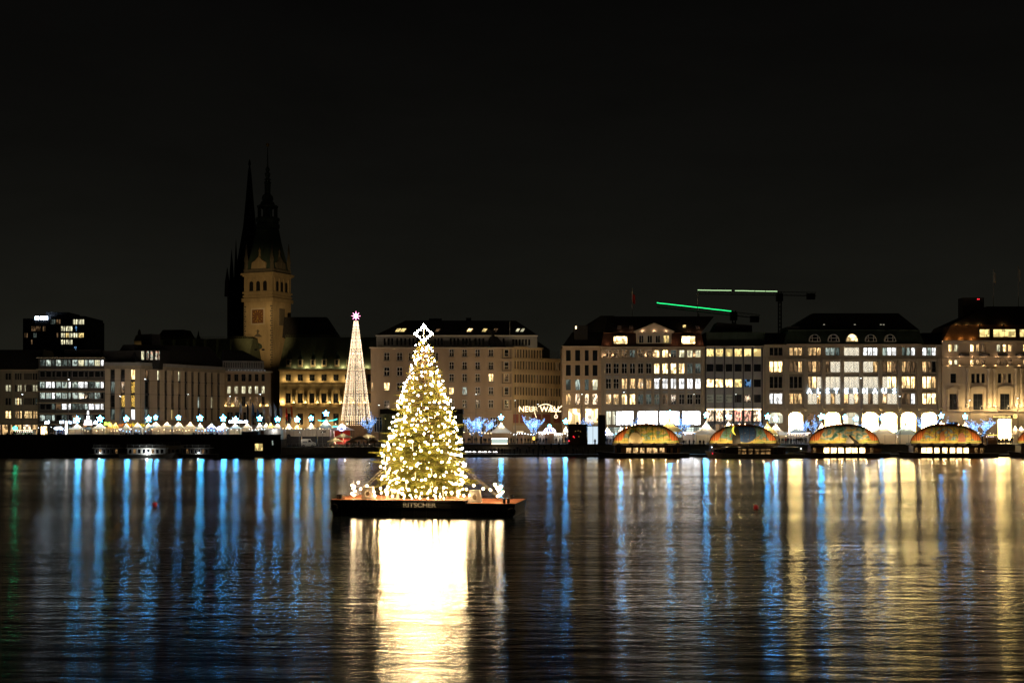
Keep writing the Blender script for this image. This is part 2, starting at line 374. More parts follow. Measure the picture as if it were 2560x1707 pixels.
# ------------------------------------------------------------------ water, ground, quay
def water_material():
    m = bpy.data.materials.new('night_lake_water'); m.use_nodes = True
    n, l = m.node_tree.nodes, m.node_tree.links; n.remove(n['Principled BSDF'])
    t = n.new('ShaderNodeTexCoord')
    def wave(sx, sy, detail, off):
        mp = n.new('ShaderNodeMapping'); mp.inputs['Scale'].default_value = (sx, sy, 1); mp.inputs['Location'].default_value = (off, off * 2.3, 0)
        mp.inputs['Rotation'].default_value = (0, 0, math.radians(4 + off))
        nz = n.new('ShaderNodeTexNoise'); nz.inputs['Scale'].default_value = 1.0; nz.inputs['Detail'].default_value = detail; nz.inputs['Roughness'].default_value = .55
        l.new(t.outputs['Object'], mp.inputs[0]); l.new(mp.outputs[0], nz.inputs['Vector']); return nz.outputs['Fac']
    def mul(a, k):
        q = n.new('ShaderNodeMath'); q.operation = 'MULTIPLY'; q.inputs[1].default_value = k; l.new(a, q.inputs[0]); return q.outputs[0]
    def add(a, b):
        q = n.new('ShaderNodeMath'); q.operation = 'ADD'; l.new(a, q.inputs[0]); l.new(b, q.inputs[1]); return q.outputs[0]
    pn = wave(.012, .05, 3, 7.0)
    gust = n.new('ShaderNodeMapRange'); gust.inputs['From Min'].default_value = .36; gust.inputs['From Max'].default_value = .64; gust.inputs['To Min'].default_value = .5; gust.inputs['To Max'].default_value = 1.45; l.new(wave(.02, .07, 3, 11.0), gust.inputs['Value'])
    fine = n.new('ShaderNodeMath'); fine.operation = 'MULTIPLY'; l.new(add(mul(wave(.42, 1.35, 2, 3.0), WAVE[1]), mul(wave(1.9, 3.9, 1, 5.0), WAVE[2])), fine.inputs[0]); l.new(gust.outputs[0], fine.inputs[1])
    h = add(mul(wave(.11, .48, 2, 1.0), WAVE[0]), fine.outputs[0])
    bp = n.new('ShaderNodeBump'); bp.inputs['Strength'].default_value = 1.0; bp.inputs['Distance'].default_value = 1.0
    l.new(h, bp.inputs['Height'])
    gl = n.new('ShaderNodeBsdfGlossy'); gl.distribution = 'BECKMANN'; gl.inputs['Color'].default_value = (.92, .92, .92, 1)
    gl.inputs['Anisotropy'].default_value = ANISO
    tg = n.new('ShaderNodeCombineXYZ'); tg.inputs[0].default_value = 1.0; l.new(tg.outputs[0], gl.inputs['Tangent'])
    # breezier and calmer patches
    mr = n.new('ShaderNodeMapRange'); mr.inputs['From Min'].default_value = .35; mr.inputs['From Max'].default_value = .65
    mr.inputs['To Min'].default_value = ROUGH[0]; mr.inputs['To Max'].default_value = ROUGH[1]
    l.new(pn, mr.inputs['Value']); l.new(mr.outputs[0], gl.inputs['Roughness'])
    df = n.new('ShaderNodeBsdfDiffuse'); df.inputs['Color'].default_value = (.004, .006, .007, 1)
    fr = n.new('ShaderNodeFresnel'); fr.inputs['IOR'].default_value = 1.34
    mx = n.new('ShaderNodeMixShader')
    l.new(bp.outputs[0], gl.inputs['Normal']); l.new(bp.outputs[0], fr.inputs['Normal'])
    l.new(fr.outputs[0], mx.inputs[0]); l.new(df.outputs[0], mx.inputs[1]); l.new(gl.outputs[0], mx.inputs[2])
    l.new(mx.outputs[0], n['Material Output'].inputs['Surface'])
    return m
WAVE = (.075, .054, .021); ROUGH = (.185, .235); ANISO = .54
tag(MB().quad((-900, -150, 0), (900, -150, 0), (900, 345, 0), (-900, 345, 0)).build('water', water_material()), 'dark rippled lake water full of light streaks', 'water', kind='structure')

QY = 340.0; ZL, ZR = 4.4, 3.0; XM = X(702, QY); XT = X(1112, QY)
M['quay'] = mat('dark_quay_masonry', (.045, .042, .038), .9, .4, .8, bump=.3)
M['paving'] = mat('grey_paving', (.16, .145, .125), .8, .3, .7)
M['paving_dark'] = mat('wet_dark_paving', (.06, .055, .05), .6, .3, .7)
tag(MB().quad((-3000, 352, ZR - .01), (3000, 352, ZR - .01), (3000, 7000, ZR - .01), (-3000, 7000, ZR - .01)).build('ground', M['paving_dark']), 'dark street paving behind the quay', 'ground', kind='structure')
# raised street with parapet on the left
eb = tag(MB().box(-900, XM, QY + .4, 372, -2, ZL).build('raised_street', M['paving_dark']), 'raised street above the dark quay wall', 'street', kind='structure')
ww = [X(636, QY), X(657, QY)], [Z(1127, QY), Z(1108, QY)]
rw = wall(None, [(ww[0][0], ww[0][1], ww[1][0], ww[1][1]), (X(679, QY), X(683, QY), Z(1113, QY), Z(1101, QY))], -900, XM, -2, Z(1087, QY), M['quay'], QY, .35, 'quay_wall')
tag(rw, 'tall dark quay wall with one lit window', 'wall', kind='structure')
window(rw, (ww[0][0], ww[0][1], ww[1][0], ww[1][1]), 'y', 'two', QY + .25, M['dark_trim'])
window(rw, (X(679, QY), X(683, QY), Z(1113, QY), Z(1101, QY)), 'c', 'plain', QY + .25, M['dark_trim'], .04)
slab(rw, 'coping', M['paving_dark'], -900, XM + .2, QY - .12, QY + .6, Z(1087, QY), Z(1087, QY) + .14)
for k in range(46):                                # buttress strips of the wall
    px = 4 + k * 15.3
    if 628 < px < 690: continue
    slab(rw, 'buttress', M['quay'], X(px, QY), X(px, QY) + .35, QY - .08, QY, -.5, Z(1091, QY))
# mooring shelf below the wall
tag(MB().box(X(190, QY), XM, QY - 2.0, QY - .002, -2, .55).build('mooring_shelf', M['quay']), 'low dark landing shelf under the quay wall', 'landing', kind='structure')
# cafe terrace in the middle
CT = 2.4
tag(MB().box(XM + .01, XT, QY + 1.2, 353, -2, CT).build('cafe_terrace', M['paving']), 'raised paved cafe terrace beside the lake', 'terrace', kind='structure')
tag(MB().box(XM + .01, XT, QY - .8, QY + 1.19, -2, .75).build('lower_quay', M['paving']), 'low stone quay in front of the cafe terrace', 'quay', kind='structure')
# promenade and steps on the right
pr = tag(MB().box(XT + .01, 900, QY, 347.5, -2, .62).build('promenade', M['paving']), 'low lakeside promenade below the steps', 'promenade', kind='structure')
st = tag(MB().box(XT + .01, 900, 347.51, 360, -2, .64).build('terrace_steps', M['paving']), 'wide stone steps down to the promenade', 'steps', kind='structure')
for k in range(6):
    z0 = .64 + k * .39
    slab(st, 'step', M['paving'], XT + .02, 420, 347.52 + k * 1.5, 360 - k * .003, z0, z0 + .39)
# white light lines under the front benches of the steps
for a, b in ((1163, 1178), (1182, 1192), (1196, 1203), (1205, 1217), (1221, 1229), (1233, 1243)):
    y = 346.6
    o = thing('light_bench', 'stone bench with white light line below, at picture column %d of the promenade' % a, 'bench', (X(a, y), y, .62), group='lit benches on the promenade')
    o['label'] = 'stone bench lit by a white line underneath on the promenade'
    w = X(b, y) - X(a, y)
    slab(o, 'seat', M['paving'], 0, w, -.3, .35, .62, .78); slab(o, 'support', M['dark_trim'], .1, w - .1, -.05, .3, 0, .62)
    slab(o, 'light_line', EM['strip'], .04, w - .04, -.28, -.2, .42, .60)
# ------------------------------------------------------------------ buildings on the left
FY = 378.0
# --- far left beige house
b = Bld('corner_house', 'beige corner house with bright shop fronts at the far left', -40, FY, 95.5, FY, ZL - 1)
t = b.t; ops = []; wins = []
rows = [(933, 949), (961.6, 979), (994.6, 1012), (1027, 1046)]
cols = [(13, 19.5), (20.5, 27), (37, 41.5), (43, 47.5), (49, 53.5), (60, 64), (65, 69), (70, 74), (75, 79), (81, 86.5), (87.5, 93)]
pat = ['.........' + '..', 'WWYWWY' + '....' + 'W', '..YWY' + '.....' + 'D', 'WWwwWWWWWww']
pat[1] = 'YY.YYY...YY'
for (a, c), q in zip(rows, pat):
    for (p0, p1), ch in zip(cols, q):
        r = b.rect(p0, p1, a, c); ops.append(r); wins.append((r, ch, 'cross'))
for p0, p1 in ((-30, 0), (4, 19), (24, 32), (36, 53), (57, 77), (80, 93)):
    r = b.rect(p0, p1, 1061, 1088); ops.append(r); wins.append((r, 'r' if p0 % 4 else 'w', 'shop'))
wall(t, ops, 0, b.L, 0, b.z(926), M['stone_grey'], back=16)
for r, ch, s in wins: window(t, r, ch, s, frame=M['dark_trim'])
slab(t, 'cornice', M['stone'], -.2, b.L - .01, -.45, .3, b.z(927), b.z(923.5))
slab(t, 'ledge', M['stone'], 0, b.L - .01, -.25, -.002, b.z(1056), b.z(1053))
slab(t, 'pilaster', M['stone'], b.x(31.5), b.x(33.5), -.12, -.003, b.z(1052), b.z(928))
zb, zt = b.z(923.5), b.z(872)
MB().frustum([(-.2, .3, zb), (b.L, .3, zb), (b.L, 16, zb), (-.2, 16, zb)], [(-.2, 4.5, zt), (b.L, 4.5, zt), (b.L, 12, zt), (-.2, 12, zt)]).build('roof', M['roof'], t)

# --- modern office with ribbon windows
b = Bld('office_block', 'modern office block with lit ribbon windows and pale floor slabs', 96, FY - 1, 262, FY - 1, ZL - 1)
t = b.t; ops = []; wins = []
rws = [(899, 915), (927, 943), (954, 970), (981, 997), (1009, 1024), (1037, 1052)]
gr = [(99, 137), (139, 177), (180, 219), (221, 259)]
pat = ['DcDcDDcYccYC', '............', 'cCCccCcCCDcC', 'ccCccccc.Dc.', '..DdCCDDcCCC', 'cDc.D.dD.D..']
for (a, c), q in zip(rws, pat):
    i = 0
    for p0, p1 in gr:
        w = p1 - p0
        for f0, f1 in ((0, .36), (.39, .76), (.79, 1)):
            r = b.rect(p0 + w * f0, p0 + w * f1, a, c); ops.append(r); wins.append((r, q[i], 'plain')); i += 1
sh = []
for p0, p1, ch in ((101, 119, 'W'), (123, 136, '.'), (139, 156, 'C'), (160, 176, 'c'), (181, 200, 'w'), (204, 220, 'd'), (224, 257, 'D')):
    r = b.rect(p0, p1, 1065, 1088); ops.append(r); wins.append((r, ch, 'shop'))
M['spandrel'] = mat('dark_grey_spandrel', (.075, .07, .07), .5, .25, 1.0)
wall(t, ops, 0, b.L, 0, b.z(896), M['spandrel'], back=16, depth=.3)
for r, ch, s in wins: window(t, r, ch, s, frame=M['concrete'], fw=.09, y=.16)
for py in (894.5, 924, 952, 979, 1007, 1034, 1061): slab(t, 'floor_slab', M['stone_pale'], -.45, b.L - .004, -.5, .25, b.z(py + 1), b.z(py - 1.2))
for g0, g1 in zip(gr[:-1], gr[1:]): slab(t, 'mullion', M['dark_trim'], b.x((g0[1] + g1[0]) / 2) - .1, b.x((g0[1] + g1[0]) / 2) + .1, -.16, -.004, 0, b.z(896))
slab(t, 'roof', M['roof'], .5, b.L - .5, 1.0, 15, b.z(896), b.z(893))
slab(t, 'roof_hut', M['roof'], b.x(150), b.x(240), 4, 14, b.z(893), b.z(872))

# --- stone panelled bank with tall dark window strips: broad front and receding side, one block
for nm, lab, a_, ya, b_, yb, strips, joints_top in (
        ('bank_building', 'stone panelled bank front with tall window strips and lettered fascia', 262, FY - 2, 351, FY - 2,
         [(276, 287, '.D.D'), (302, 312, '.dgD'), (327, 337, 'Wgg' + 'C')], 905.5),
        ('bank_wing', 'long side wing of the stone bank with many narrow window strips', 351.2, FY - 2, 561, FY + 31,
         [(362, 373, 'd..D'), (393, 399, 'Y..D'), (411, 417, '....'), (428, 434, 'd..y'), (445, 451, 'Yd.d'), (461, 468, '...d'), (478, 484, '....'), (494, 500, '..c.'), (511, 517, '....'), (527, 532, '..Y.'), (543, 549, '....')], 905.5)):
    b = Bld(nm, lab, a_, ya, b_, yb, ZL - 1)
    t = b.t; px0 = a_ + 1
    zz = [b.z(q, px0) for q in (1052, 1020, 985, 951, 921)]; ztop = b.z(joints_top, px0)
    ops = []; wins = []
    for p0, p1, q in strips:
        x0, x1 = b.x(p0), b.x(p1)
        for k in range(4): ops.append((x0, x1, zz[3 - k] + .28, zz[4 - k] - .28)); wins.append(((x0, x1, zz[3 - k] + .28, zz[4 - k] - .28), q[k], 'sash'))
    wall(t, ops, 0, b.L, 0, zz[4], M['stone_grey'], back=16 if nm == 'bank_building' else 12, depth=.5)
    for r, ch, s in wins: window(t, r, ch, s, frame=M['dark_trim'], y=.4, fw=.07)
    for p0, p1, q in strips:                        # dark recessed spandrels make each strip run through
        x0, x1 = b.x(p0), b.x(p1)
        for k in range(1, 4): slab(t, 'spandrel', M['dark_trim'], x0 + .01, x1 - .01, -.02, .1, zz[k] - .27, zz[k] + .27)
    xs = [0.06] + [q for p0, p1, _ in strips for q in (b.x(p0), b.x(p1))] + [b.L - .06]
    for i in range(0, len(xs), 2):                  # stone panels with open joints
        for k in range(4):
            if xs[i + 1] - xs[i] > .3: slab(t, 'panel', M['stone_pale'], xs[i] + .05, xs[i + 1] - .05, -.14, -.003, zz[k] + .07, zz[k + 1] - .07)
    slab(t, 'parapet', M['stone_grey'], -.05 if nm == 'bank_building' else .0, b.L, -.3, .3, zz[4] + .05, ztop - .9)
    slab(t, 'parapet_cap', M['concrete'], 0, b.L, -.22, .3, ztop - .9, ztop)
    slab(t, 'fascia', M['stone'], .02, b.L - .02, -.5, -.004, b.z(1067, px0), b.z(1052.5, px0))
    if nm == 'bank_building':
        # set-back penthouse under a dark roof
        r = b.rect(256, 402, 873, 903, 4)
        MB().frustum([(b.x(262, 4), 4, zz[4]), (b.x(398, 4), 4, zz[4]), (b.x(398, 4), 16, zz[4]), (b.x(262, 4), 16, zz[4])],
                     [(b.x(258, 4), 4, b.z(877, 330, 4)), (b.x(400, 4), 4, b.z(874, 330, 4)), (b.x(400, 4), 15, b.z(872, 330, 4)), (b.x(258, 4), 15, b.z(876, 330, 4))]).build('penthouse', M['roof'], t)
        for p0, p1, ch in ((352.5, 361, 'Y'), (366, 373, 'o'), (375, 383, 'o'), (387, 394, 'o'), (395, 400, 'o')):
            window(t, b.rect(p0, p1, 877, 900, 3.7), ch, 'plain', y=3.7, frame=M['dark_trim'])
        for txt, px, mt in (('er Sp', 296, EM['orange_sign']), ('arkasse', 317.5, EM['yellow_sign'])):
            x, z = b.pt(px, 1066.5, -.55)
            inst('lettering', text_mesh(txt, 1.75, mt, .015), t, (x, -.56, z))
    else:
        MB().frustum([(1, 2.5, ztop - .9), (b.L + 6, 2.5, ztop - .9), (b.L + 6, 12, ztop - .9), (1, 12, ztop - .9)],
                     [(3, 5, ztop + 5.2), (b.L - 1, 5, ztop + 6.3), (b.L - 1, 9, ztop + 6.3), (3, 9, ztop + 5.2)]).build('roof', M['roof'], t)
        slab(t, 'lift_hut', M['roof'], 10.5, 14.0, 5, 9, ztop + 4, ztop + 8.6)

# --- pilastered classical house
b = Bld('pilastered_house', 'classical house with uplit pilasters and six window bays', 561.3, FY + 32, 677, FY + 36, ZL - 1)
t = b.t; ops = []; wins = []
for (a, c), q in zip([(935, 953), (965, 984), (991, 1015)], ['......', 'YYYYYY', 'dd.dd.']):
    for (p0, p1), ch in zip([(568, 577), (586, 596), (604, 614), (621, 629), (637, 646), (654, 662)], q):
        r = b.rect(p0, p1, a, c); ops.append(r); wins.append((r, ch, 'cross'))
for p0, p1 in ((568, 582), (588, 602), (608, 622), (628, 642), (648, 662)):
    r = b.rect(p0, p1, 1030, 1062); ops.append(r); wins.append((r, '.', 'shop'))
wall(t, ops, 0, b.L, 0, b.z(931), M['stone_pink'], back=14)
for r, ch, s in wins: window(t, r, ch, s, frame=M['dark_trim'] if ch == '.' else M['white_trim'])
slab(t, 'cornice', M['stone_pale'], -.1, b.L + .5, -.6, .3, b.z(931), b.z(927.5))
slab(t, 'ledge', M['stone_pale'], 0, b.L, -.4, -.002, b.z(1019), b.z(1016.5))
for px in (564.6, 581.8, 600, 617.5, 633.5, 650, 667.5):
    slab(t, 'pilaster', M['stone'], b.x(px) - .45, b.x(px) + .45, -.22, -.003, b.z(1016), b.z(932))
    if px not in (600, 633.5): uplight(t, (b.x(px), -.5, b.z(1014.5)), 16)
r = b.rect(556, 660, 902, 922, 2.5)
wall(t, [], r[0], r[1], b.z(927.5), r[3], M['concrete'], 2.5, name='attic', back=8)
for k in range(22): slab(t, 'louvre', M['dark_trim'], r[0] + .5 + k * (r[1] - r[0] - .8) / 22, r[0] + .75 + k * (r[1] - r[0] - .8) / 22, 2.42, 2.498, r[2] + .3, r[3] - .5)
MB().frustum([(r[0], 2.4, r[3]), (r[1], 2.4, r[3]), (r[1], 11, r[3]), (r[0], 11, r[3])], [(r[0] + .5, 5, b.z(874, 600, 5)), (b.x(606, 5), 5, b.z(876, 600, 5)), (b.x(606, 5), 9, b.z(876, 600, 5)), (r[0] + .5, 9, b.z(874, 600, 5))]).build('roof', M['roof'], t)
for k in range(12): inst('ledge_lamp', _wc.setdefault('tiny', MB().octa((0, 0, 0), .11).mesh('ledge_lamp', emit('ledge_lamp_glow', (.9, .95, 1), 1.2))), t, (1.2 + k * (b.L - 2) / 12, .1, b.z(925.5)))

# --- high-rise
HY = 620.0
b = Bld('office_tower', 'dark office high-rise with scattered lit windows and white roof sign', 58, HY, 211.5, HY, ZL)
t = b.t; ops = []; wins = []
band = [(798, 811), (815, 828), (832, 844), (849, 861), (866, 878)]
ws = {0: [(126, 138, 'D'), (139, 151, 'd'), (182, 195, 'Y'), (196, 210, 'Y')], 1: [(78, 89, 'd'), (90, 101, 'd'), (106, 114, 'd'), (145, 147, 'd'), (152, 162, 'Y'), (163, 172, 'Y'), (173, 181, 'Y'), (186, 192, 'b')],
      2: [(60, 70, 'd'), (83, 91, 'D'), (141, 145, 'd'), (152, 162, 'Y'), (163, 172, 'y'), (173, 181, 'Y'), (183, 194, 'Y'), (196, 209, 'y')], 3: [(77, 82, 'd'), (152, 162, 'Y'), (163, 172, 'Y'), (173, 181, 'Y')], 4: [(185, 191, 'b'), (100, 110, '.'), (112, 122, '.')]}
for k, lst in ws.items():
    for p0, p1, ch in lst:
        r = b.rect(p0, p1, *band[k]); ops.append(r); wins.append((r, ch, 'two'))
wall(t, ops, 0, b.L, 0, b.z(796), M['dark_trim'], back=30)
for r, ch, s in wins: window(t, r, ch, s, frame=M['dark_trim'])
for k in range(26): slab(t, 'fin', M['dark_trim'], b.L * k / 26, b.L * k / 26 + .12, -.35, -.003, 0, b.z(797))
slab(t, 'plant_room', M['dark_trim'], b.x(110), b.x(165), 3, 20, b.z(796), b.z(779))
slab(t, 'roof_screen', M['dark_trim'], b.x(126), b.L, .2, 28, b.z(796), b.z(790))
sg_ = MB()
for px, w in ((88.5, 9), (101, 4.2), (106.3, 4.2), (111.6, 3.8), (116.2, 3.8)): sg_.box(b.x(px), b.x(px + w), -.5, -.3, b.z(799.5), b.z(791))
sg_.build('roof_sign', EM['letters'], t)
# ------------------------------------------------------------------ town hall and church spire
RY = 500.0
b = Bld('town_hall', 'golden lit town hall front with pedimented windows and green roof', 699, RY, 940, RY, ZR)
t = b.t; ops = []; wins = []
cx = [720.7, 750.5, 779.9, 810, 839.8, 869, 898, 925]
for c in cx:
    r = b.rect(c - 6.6, c + 6.6, 935.6, 952); ops.append(r); wins.append((r, '.', 'cross'))
    r = b.rect(c - 7, c + 7, 983, 1008); ops.append(r); wins.append((r, '.', 'cross'))
    r = b.rect(c - 7, c + 7, 1033, 1062); ops.append(r); wins.append((r, '.', 'three'))
wall(t, ops, 0, b.L, 0, b.z(925), M['stone_gold'], back=18)
for r, ch, s in wins: window(t, r, ch, s, frame=M['dark_trim'], fw=.14)
slab(t, 'cornice', M['stone_gold'], -.4, b.L, -.9, .3, b.z(926), b.z(922.4))
for k in range(60): slab(t, 'bracket', M['stone_gold'], .6 + k * (b.L - 1) / 60, 1.0 + k * (b.L - 1) / 60, -.6, -.003, b.z(929.5), b.z(926) - .01)
slab(t, 'ledge', M['stone_gold'], 0, b.L, -.35, -.002, b.z(957), b.z(954.5))
slab(t, 'balcony', M['stone_gold'], -.3, b.L, -1.0, -.002, b.z(1019), b.z(1015))
rail(t, 0, b.L, -.9, b.z(1015), 1.1, 1.0, M['stone_gold'], 'balustrade')
statue = MB().lathe([(.42, 0), (.36, .5), (.42, 1.3), (.5, 1.9), (.22, 2.2), (.28, 2.45), (.22, 2.75), (.05, 2.85)], 8)
statue.box(-.55, .55, -.35, .35, -.55, 0)
sm = statue.mesh('statue', M['bronze_fig'])
for c in cx:
    x0, x1, z0, z1 = b.rect(c - 11, c + 11, 967.5, 976.5)
    MB().prism([(x0, z0), (x1, z0), ((x0 + x1) / 2, z1)], -.6, -.003).build('pediment', M['stone_gold'], t)
    for sx in (x0 + .3, x1 - .65): slab(t, 'half_column', M['stone_gold'], sx, sx + .35, -.4, -.003, b.z(1012), z0 - .02)
    xa, xb, za, zb = b.rect(c - 7, c + 7, 1025, 1033)
    arc = MB(); n_ = 8
    for i in range(n_):
        a0, a1 = math.pi * i / n_, math.pi * (i + 1) / n_; rm = (xb - xa) / 2; xm = (xa + xb) / 2
        arc.add([(xm + rm * math.cos(a0), -.18, za + rm * .9 * math.sin(a0)), (xm + (rm + .6) * math.cos(a0), -.18, za + (rm + .6) * math.sin(a0)), (xm + (rm + .6) * math.cos(a1), -.18, za + (rm + .6) * math.sin(a1)), (xm + rm * math.cos(a1), -.18, za + rm * .9 * math.sin(a1))], [(0, 1, 2, 3)])
    arc.build('arch', M['stone_gold'], t)
for i, px in enumerate((734.4, 764, 794, 823.7, 853.3, 884, 912)):
    x, z = b.pt(px, 1004)
    inst('statue', sm, t, (x, -.42, z)); uplight(t, (x, -1.2, z - .3), 150)
uplight(t, (b.x(705.3), -.9, b.z(1006)), 160)
for px in (712, 742, 772, 802, 832, 862): uplight(t, (b.x(px), -1.2, b.z(950)), 42)
for px in (716, 746, 776, 806, 836, 866): uplight(t, (b.x(px), -2.2, b.z(1060)), 75, (1, .70, .34))  # extra uplights added to brighten the dark ground floor
# roof with dormers and uplights
zb, zt = b.z(922.4), b.z(843, 800, 7)
MB().frustum([(-.4, 0, zb), (b.L + 4, 0, zb), (b.L + 4, 18, zb), (-.4, 18, zb)], [(1, 7, zt), (b.L + 4, 7, zt), (b.L + 4, 11, zt), (1, 11, zt)]).build('roof', M['copper_pale'], t)
rail(t, 1, b.L + 3, 7, zt, .7, .9, M['copper_pale'], 'ridge_crest')
for c in (721, 750.5, 782, 810, 842, 872, 900):
    x0, x1, z0, z1 = b.rect(c - 6, c + 6, 898, 917, .4); xm = (x0 + x1) / 2
    d = MB().box(x0, x1, .3, 5, z0, z1).build('dormer', M['stone_gold'], t)
    window(d, (xm - .45, xm + .45, z0 + .7, z1 - .3), '.', 'two', y=.22, frame=M['dark_trim'])
    zp = b.z(874, c, .4)
    MB().lathe([(1.2, z1), (1.15, z1 + .5), (.5, z1 + 1.6), (.32, z1 + 2.4), (.06, zp)], 6, (xm, 1.6)).build('dormer_spire', M['copper'], d)
for px, e_ in ((736, 14), (766.6, 90), (796.4, 90), (826, 12), (856.4, 70), (886, 10), (917.7, 60)): uplight(t, (b.x(px), -.3, b.z(916.5)), e_, (1, .84, .45))
x0, x1, z0, z1 = b.rect(718, 843, 790, 843, 9)
MB().frustum([(x0 - 2, 10, z0), (x1, 10, z0), (x1, 24, z0), (x0 - 2, 24, z0)], [(x0 - 2, 14, z1), (b.x(815, 14), 14, z1), (b.x(815, 14), 20, z1), (x0 - 2, 20, z1)]).build('hall_roof', M['roof'], t)
# left wing: long green roof
b2 = Bld('town_hall_wing', 'long dim green roof of the town hall wing behind the bank', 366, RY + 6, 618, RY, ZR)
zb, zt = b2.z(925), b2.z(847, 500, 6)
wall(b2.t, [], 0, b2.L, 0, zb, M['stone_dark'], back=18)
MB().frustum([(0, 0, zb), (b2.L, 0, zb), (b2.L, 18, zb), (0, 18, zb)], [(1, 6, zt), (b2.L, 6, zt), (b2.L, 11, zt), (1, 11, zt)]).build('roof', M['copper_pale'], b2.t)
rail(b2.t, 1, b2.L, 6, zt, .7, .8, M['copper_pale'], 'ridge_crest')
for px in (400, 432, 467, 483, 510, 541, 575): slab(b2.t, 'roof_seam', M['copper_pale'], b2.x(px, 3), b2.x(px, 3) + .25, 2.6, 6, b2.z(905), b2.z(849, 500, 6))
for px in (420, 470, 520, 560, 595): uplight(b2.t, (b2.x(px), -.4, zb + .5), 22, (.95, .85, .35))
x0, x1, z0, z1 = b2.rect(388, 457.6, 823, 849, 12)
MB().frustum([(x0, 12, z0), (x1, 12, z0), (x1, 26, z0), (x0, 26, z0)], [(x0 + 1.8, 15, z1), (x1 - 1, 15, z1), (x1 - 1, 22, z1), (x0 + 1.8, 22, z1)]).build('pavilion_roof', M['roof'], b2.t)
MB().lathe([(1.0, b2.z(849)), (.8, b2.z(838)), (.45, b2.z(834)), (.04, b2.z(820))], 6, (b2.x(496, 12), 12)).build('roof_turret', M['roof'], b2.t)
for px in (489, 505): MB().lathe([(.3, b2.z(847)), (.02, b2.z(838))], 5, (b2.x(px, 12), 12)).build('finial', M['roof'], b2.t)
# small corner turret further left
ty = 515.0; t = thing('corner_turret', 'small dim corner turret left of the long green roof', 'tower', (X(348.5, ty), ty, ZR))
zz = lambda py: Z(py, ty) - ZR
MB().box(-1.55, 1.55, -1.5, 1.5, 0, zz(853)).build('shaft', M['stone_gold'], t)
MB().frustum([(-1.7, -1.7, zz(853)), (1.7, -1.7, zz(853)), (1.7, 1.7, zz(853)), (-1.7, 1.7, zz(853))], [(-1.0, -1, zz(838)), (1.0, -1, zz(838)), (1.0, 1, zz(838)), (-1.0, 1, zz(838))]).build('roof', M['stone_dark'], t)
MB().lathe([(.75, zz(838)), (.6, zz(830)), (.06, zz(821))], 6).build('lantern', M['stone_dark'], t)
uplight(t, (.3, -2.2, zz(872)), 10)

# --- town hall tower
TY = 528.0; t = thing('town_hall_tower', 'tall lit stone clock tower with dark green stepped spire', 'tower', (X(669, TY), TY, ZR), math.radians(-23.5))
zz = lambda py: Z(py, TY - 6) - ZR
hw = 6.45; TM = M['stone_gold']
MB().box(-hw, hw, -hw, hw, 0, zz(754)).build('shaft', TM, t)
MB().box(-hw - 1.3, hw + 1.3, -hw - 1.3, hw + 1.3, 0, zz(925)).build('base', TM, t)
for i in range(16):                                 # rusticated courses of the base
    z = zz(1050) + i * (zz(927) - zz(1050)) / 16
    MB().box(-hw - 1.45, hw + 1.45, -hw - 1.45, hw + 1.45, z, z + .75).build('course', TM, t)
for i in range(26):                                 # quoins on the corners
    z = zz(920) + i * (zz(762) - zz(920)) / 26; k = .95 if i % 2 else .6
    for sx in (-1, 1):
        MB().box(min(sx * (hw - k), sx * (hw + .12)), max(sx * (hw - k), sx * (hw + .12)), -hw - .12, -hw + .01, z, z + .62).build('quoin', M['stone_dark'], t)
for py, o_, h_ in ((754, .7, 1.4), (742, .35, .7), (733, .45, .7), (690, .45, 1.0), (687, .95, .8)): MB().box(-hw - o_, hw + o_, -hw - o_, hw + o_, zz(py), zz(py) + h_).build('cornice', TM, t)
# belfry with three arches on each visible face
for ang, nm in ((0, 'front'), (math.pi / 2, 'side')):
    Mx = Matrix.Rotation(ang, 4, 'Z')
    mb = MB(); mb.M = Mx
    for q in (-3.1, 0, 3.1):
        pts = [(q - .85, zz(727)), (q + .85, zz(727)), (q + .85, zz(708))] + [(q + .85 * math.cos(a), zz(708) + .85 * math.sin(a)) for a in (math.pi * k / 6 for k in range(1, 6))] + [(q - .85, zz(708))]
        mb.prism(pts, -hw - .06, -hw + .1)
    mb.build('belfry_arch_shade', M['black'], t)  # solid black arches stand for the shade inside the openings
    mb = MB(); mb.M = Mx
    for q in (-4.7, -1.55, 1.55, 4.7): mb.box(q - .35, q + .35, -hw - .3, -hw, zz(728), zz(695))
    mb.build('belfry_pier', TM, t)
MB().box(-hw + .02, hw - .02, -hw + .02, hw - .02, zz(752), zz(688)).build('belfry', TM, t)
# clock
c0 = zz(791)
mb = MB().box(-3.1, 3.1, -hw - .28, -hw, c0 - 3.2, c0 + 3.2); ck = mb.build('clock', M['stone_pale'], t)
MB().box(-2.55, 2.55, -hw - .34, -hw - .281, c0 - 2.6, c0 + 2.6).build('clock_face', mat('dark_red_clock_face', (.16, .075, .035), .6, .3, 1), ck)
mb = MB()
for k in range(12):
    a = math.pi * k / 6; mb.M = Matrix.Translation((0, -hw - .36, c0)) @ Matrix.Rotation(a, 4, 'Y')
    mb.box(-.13, .13, -.03, .02, 1.75, 2.3)
for a, ln, w in ((math.radians(195), 2.0, .12), (math.radians(170), 1.3, .18)):
    mb.M = Matrix.Translation((0, -hw - .42, c0)) @ Matrix.Rotation(a, 4, 'Y'); mb.box(-w, w, -.03, .02, -.3, ln)
mb.build('clock_hands', M['gold'], ck)
mb = MB(); mb.M = Matrix.Rotation(math.pi / 2, 4, 'Z'); mb.box(-1.9, 1.9, -hw - .2, -hw, c0 - 3.2, c0 + 3.2); mb.build('clock_back', M['stone_dark'], t)
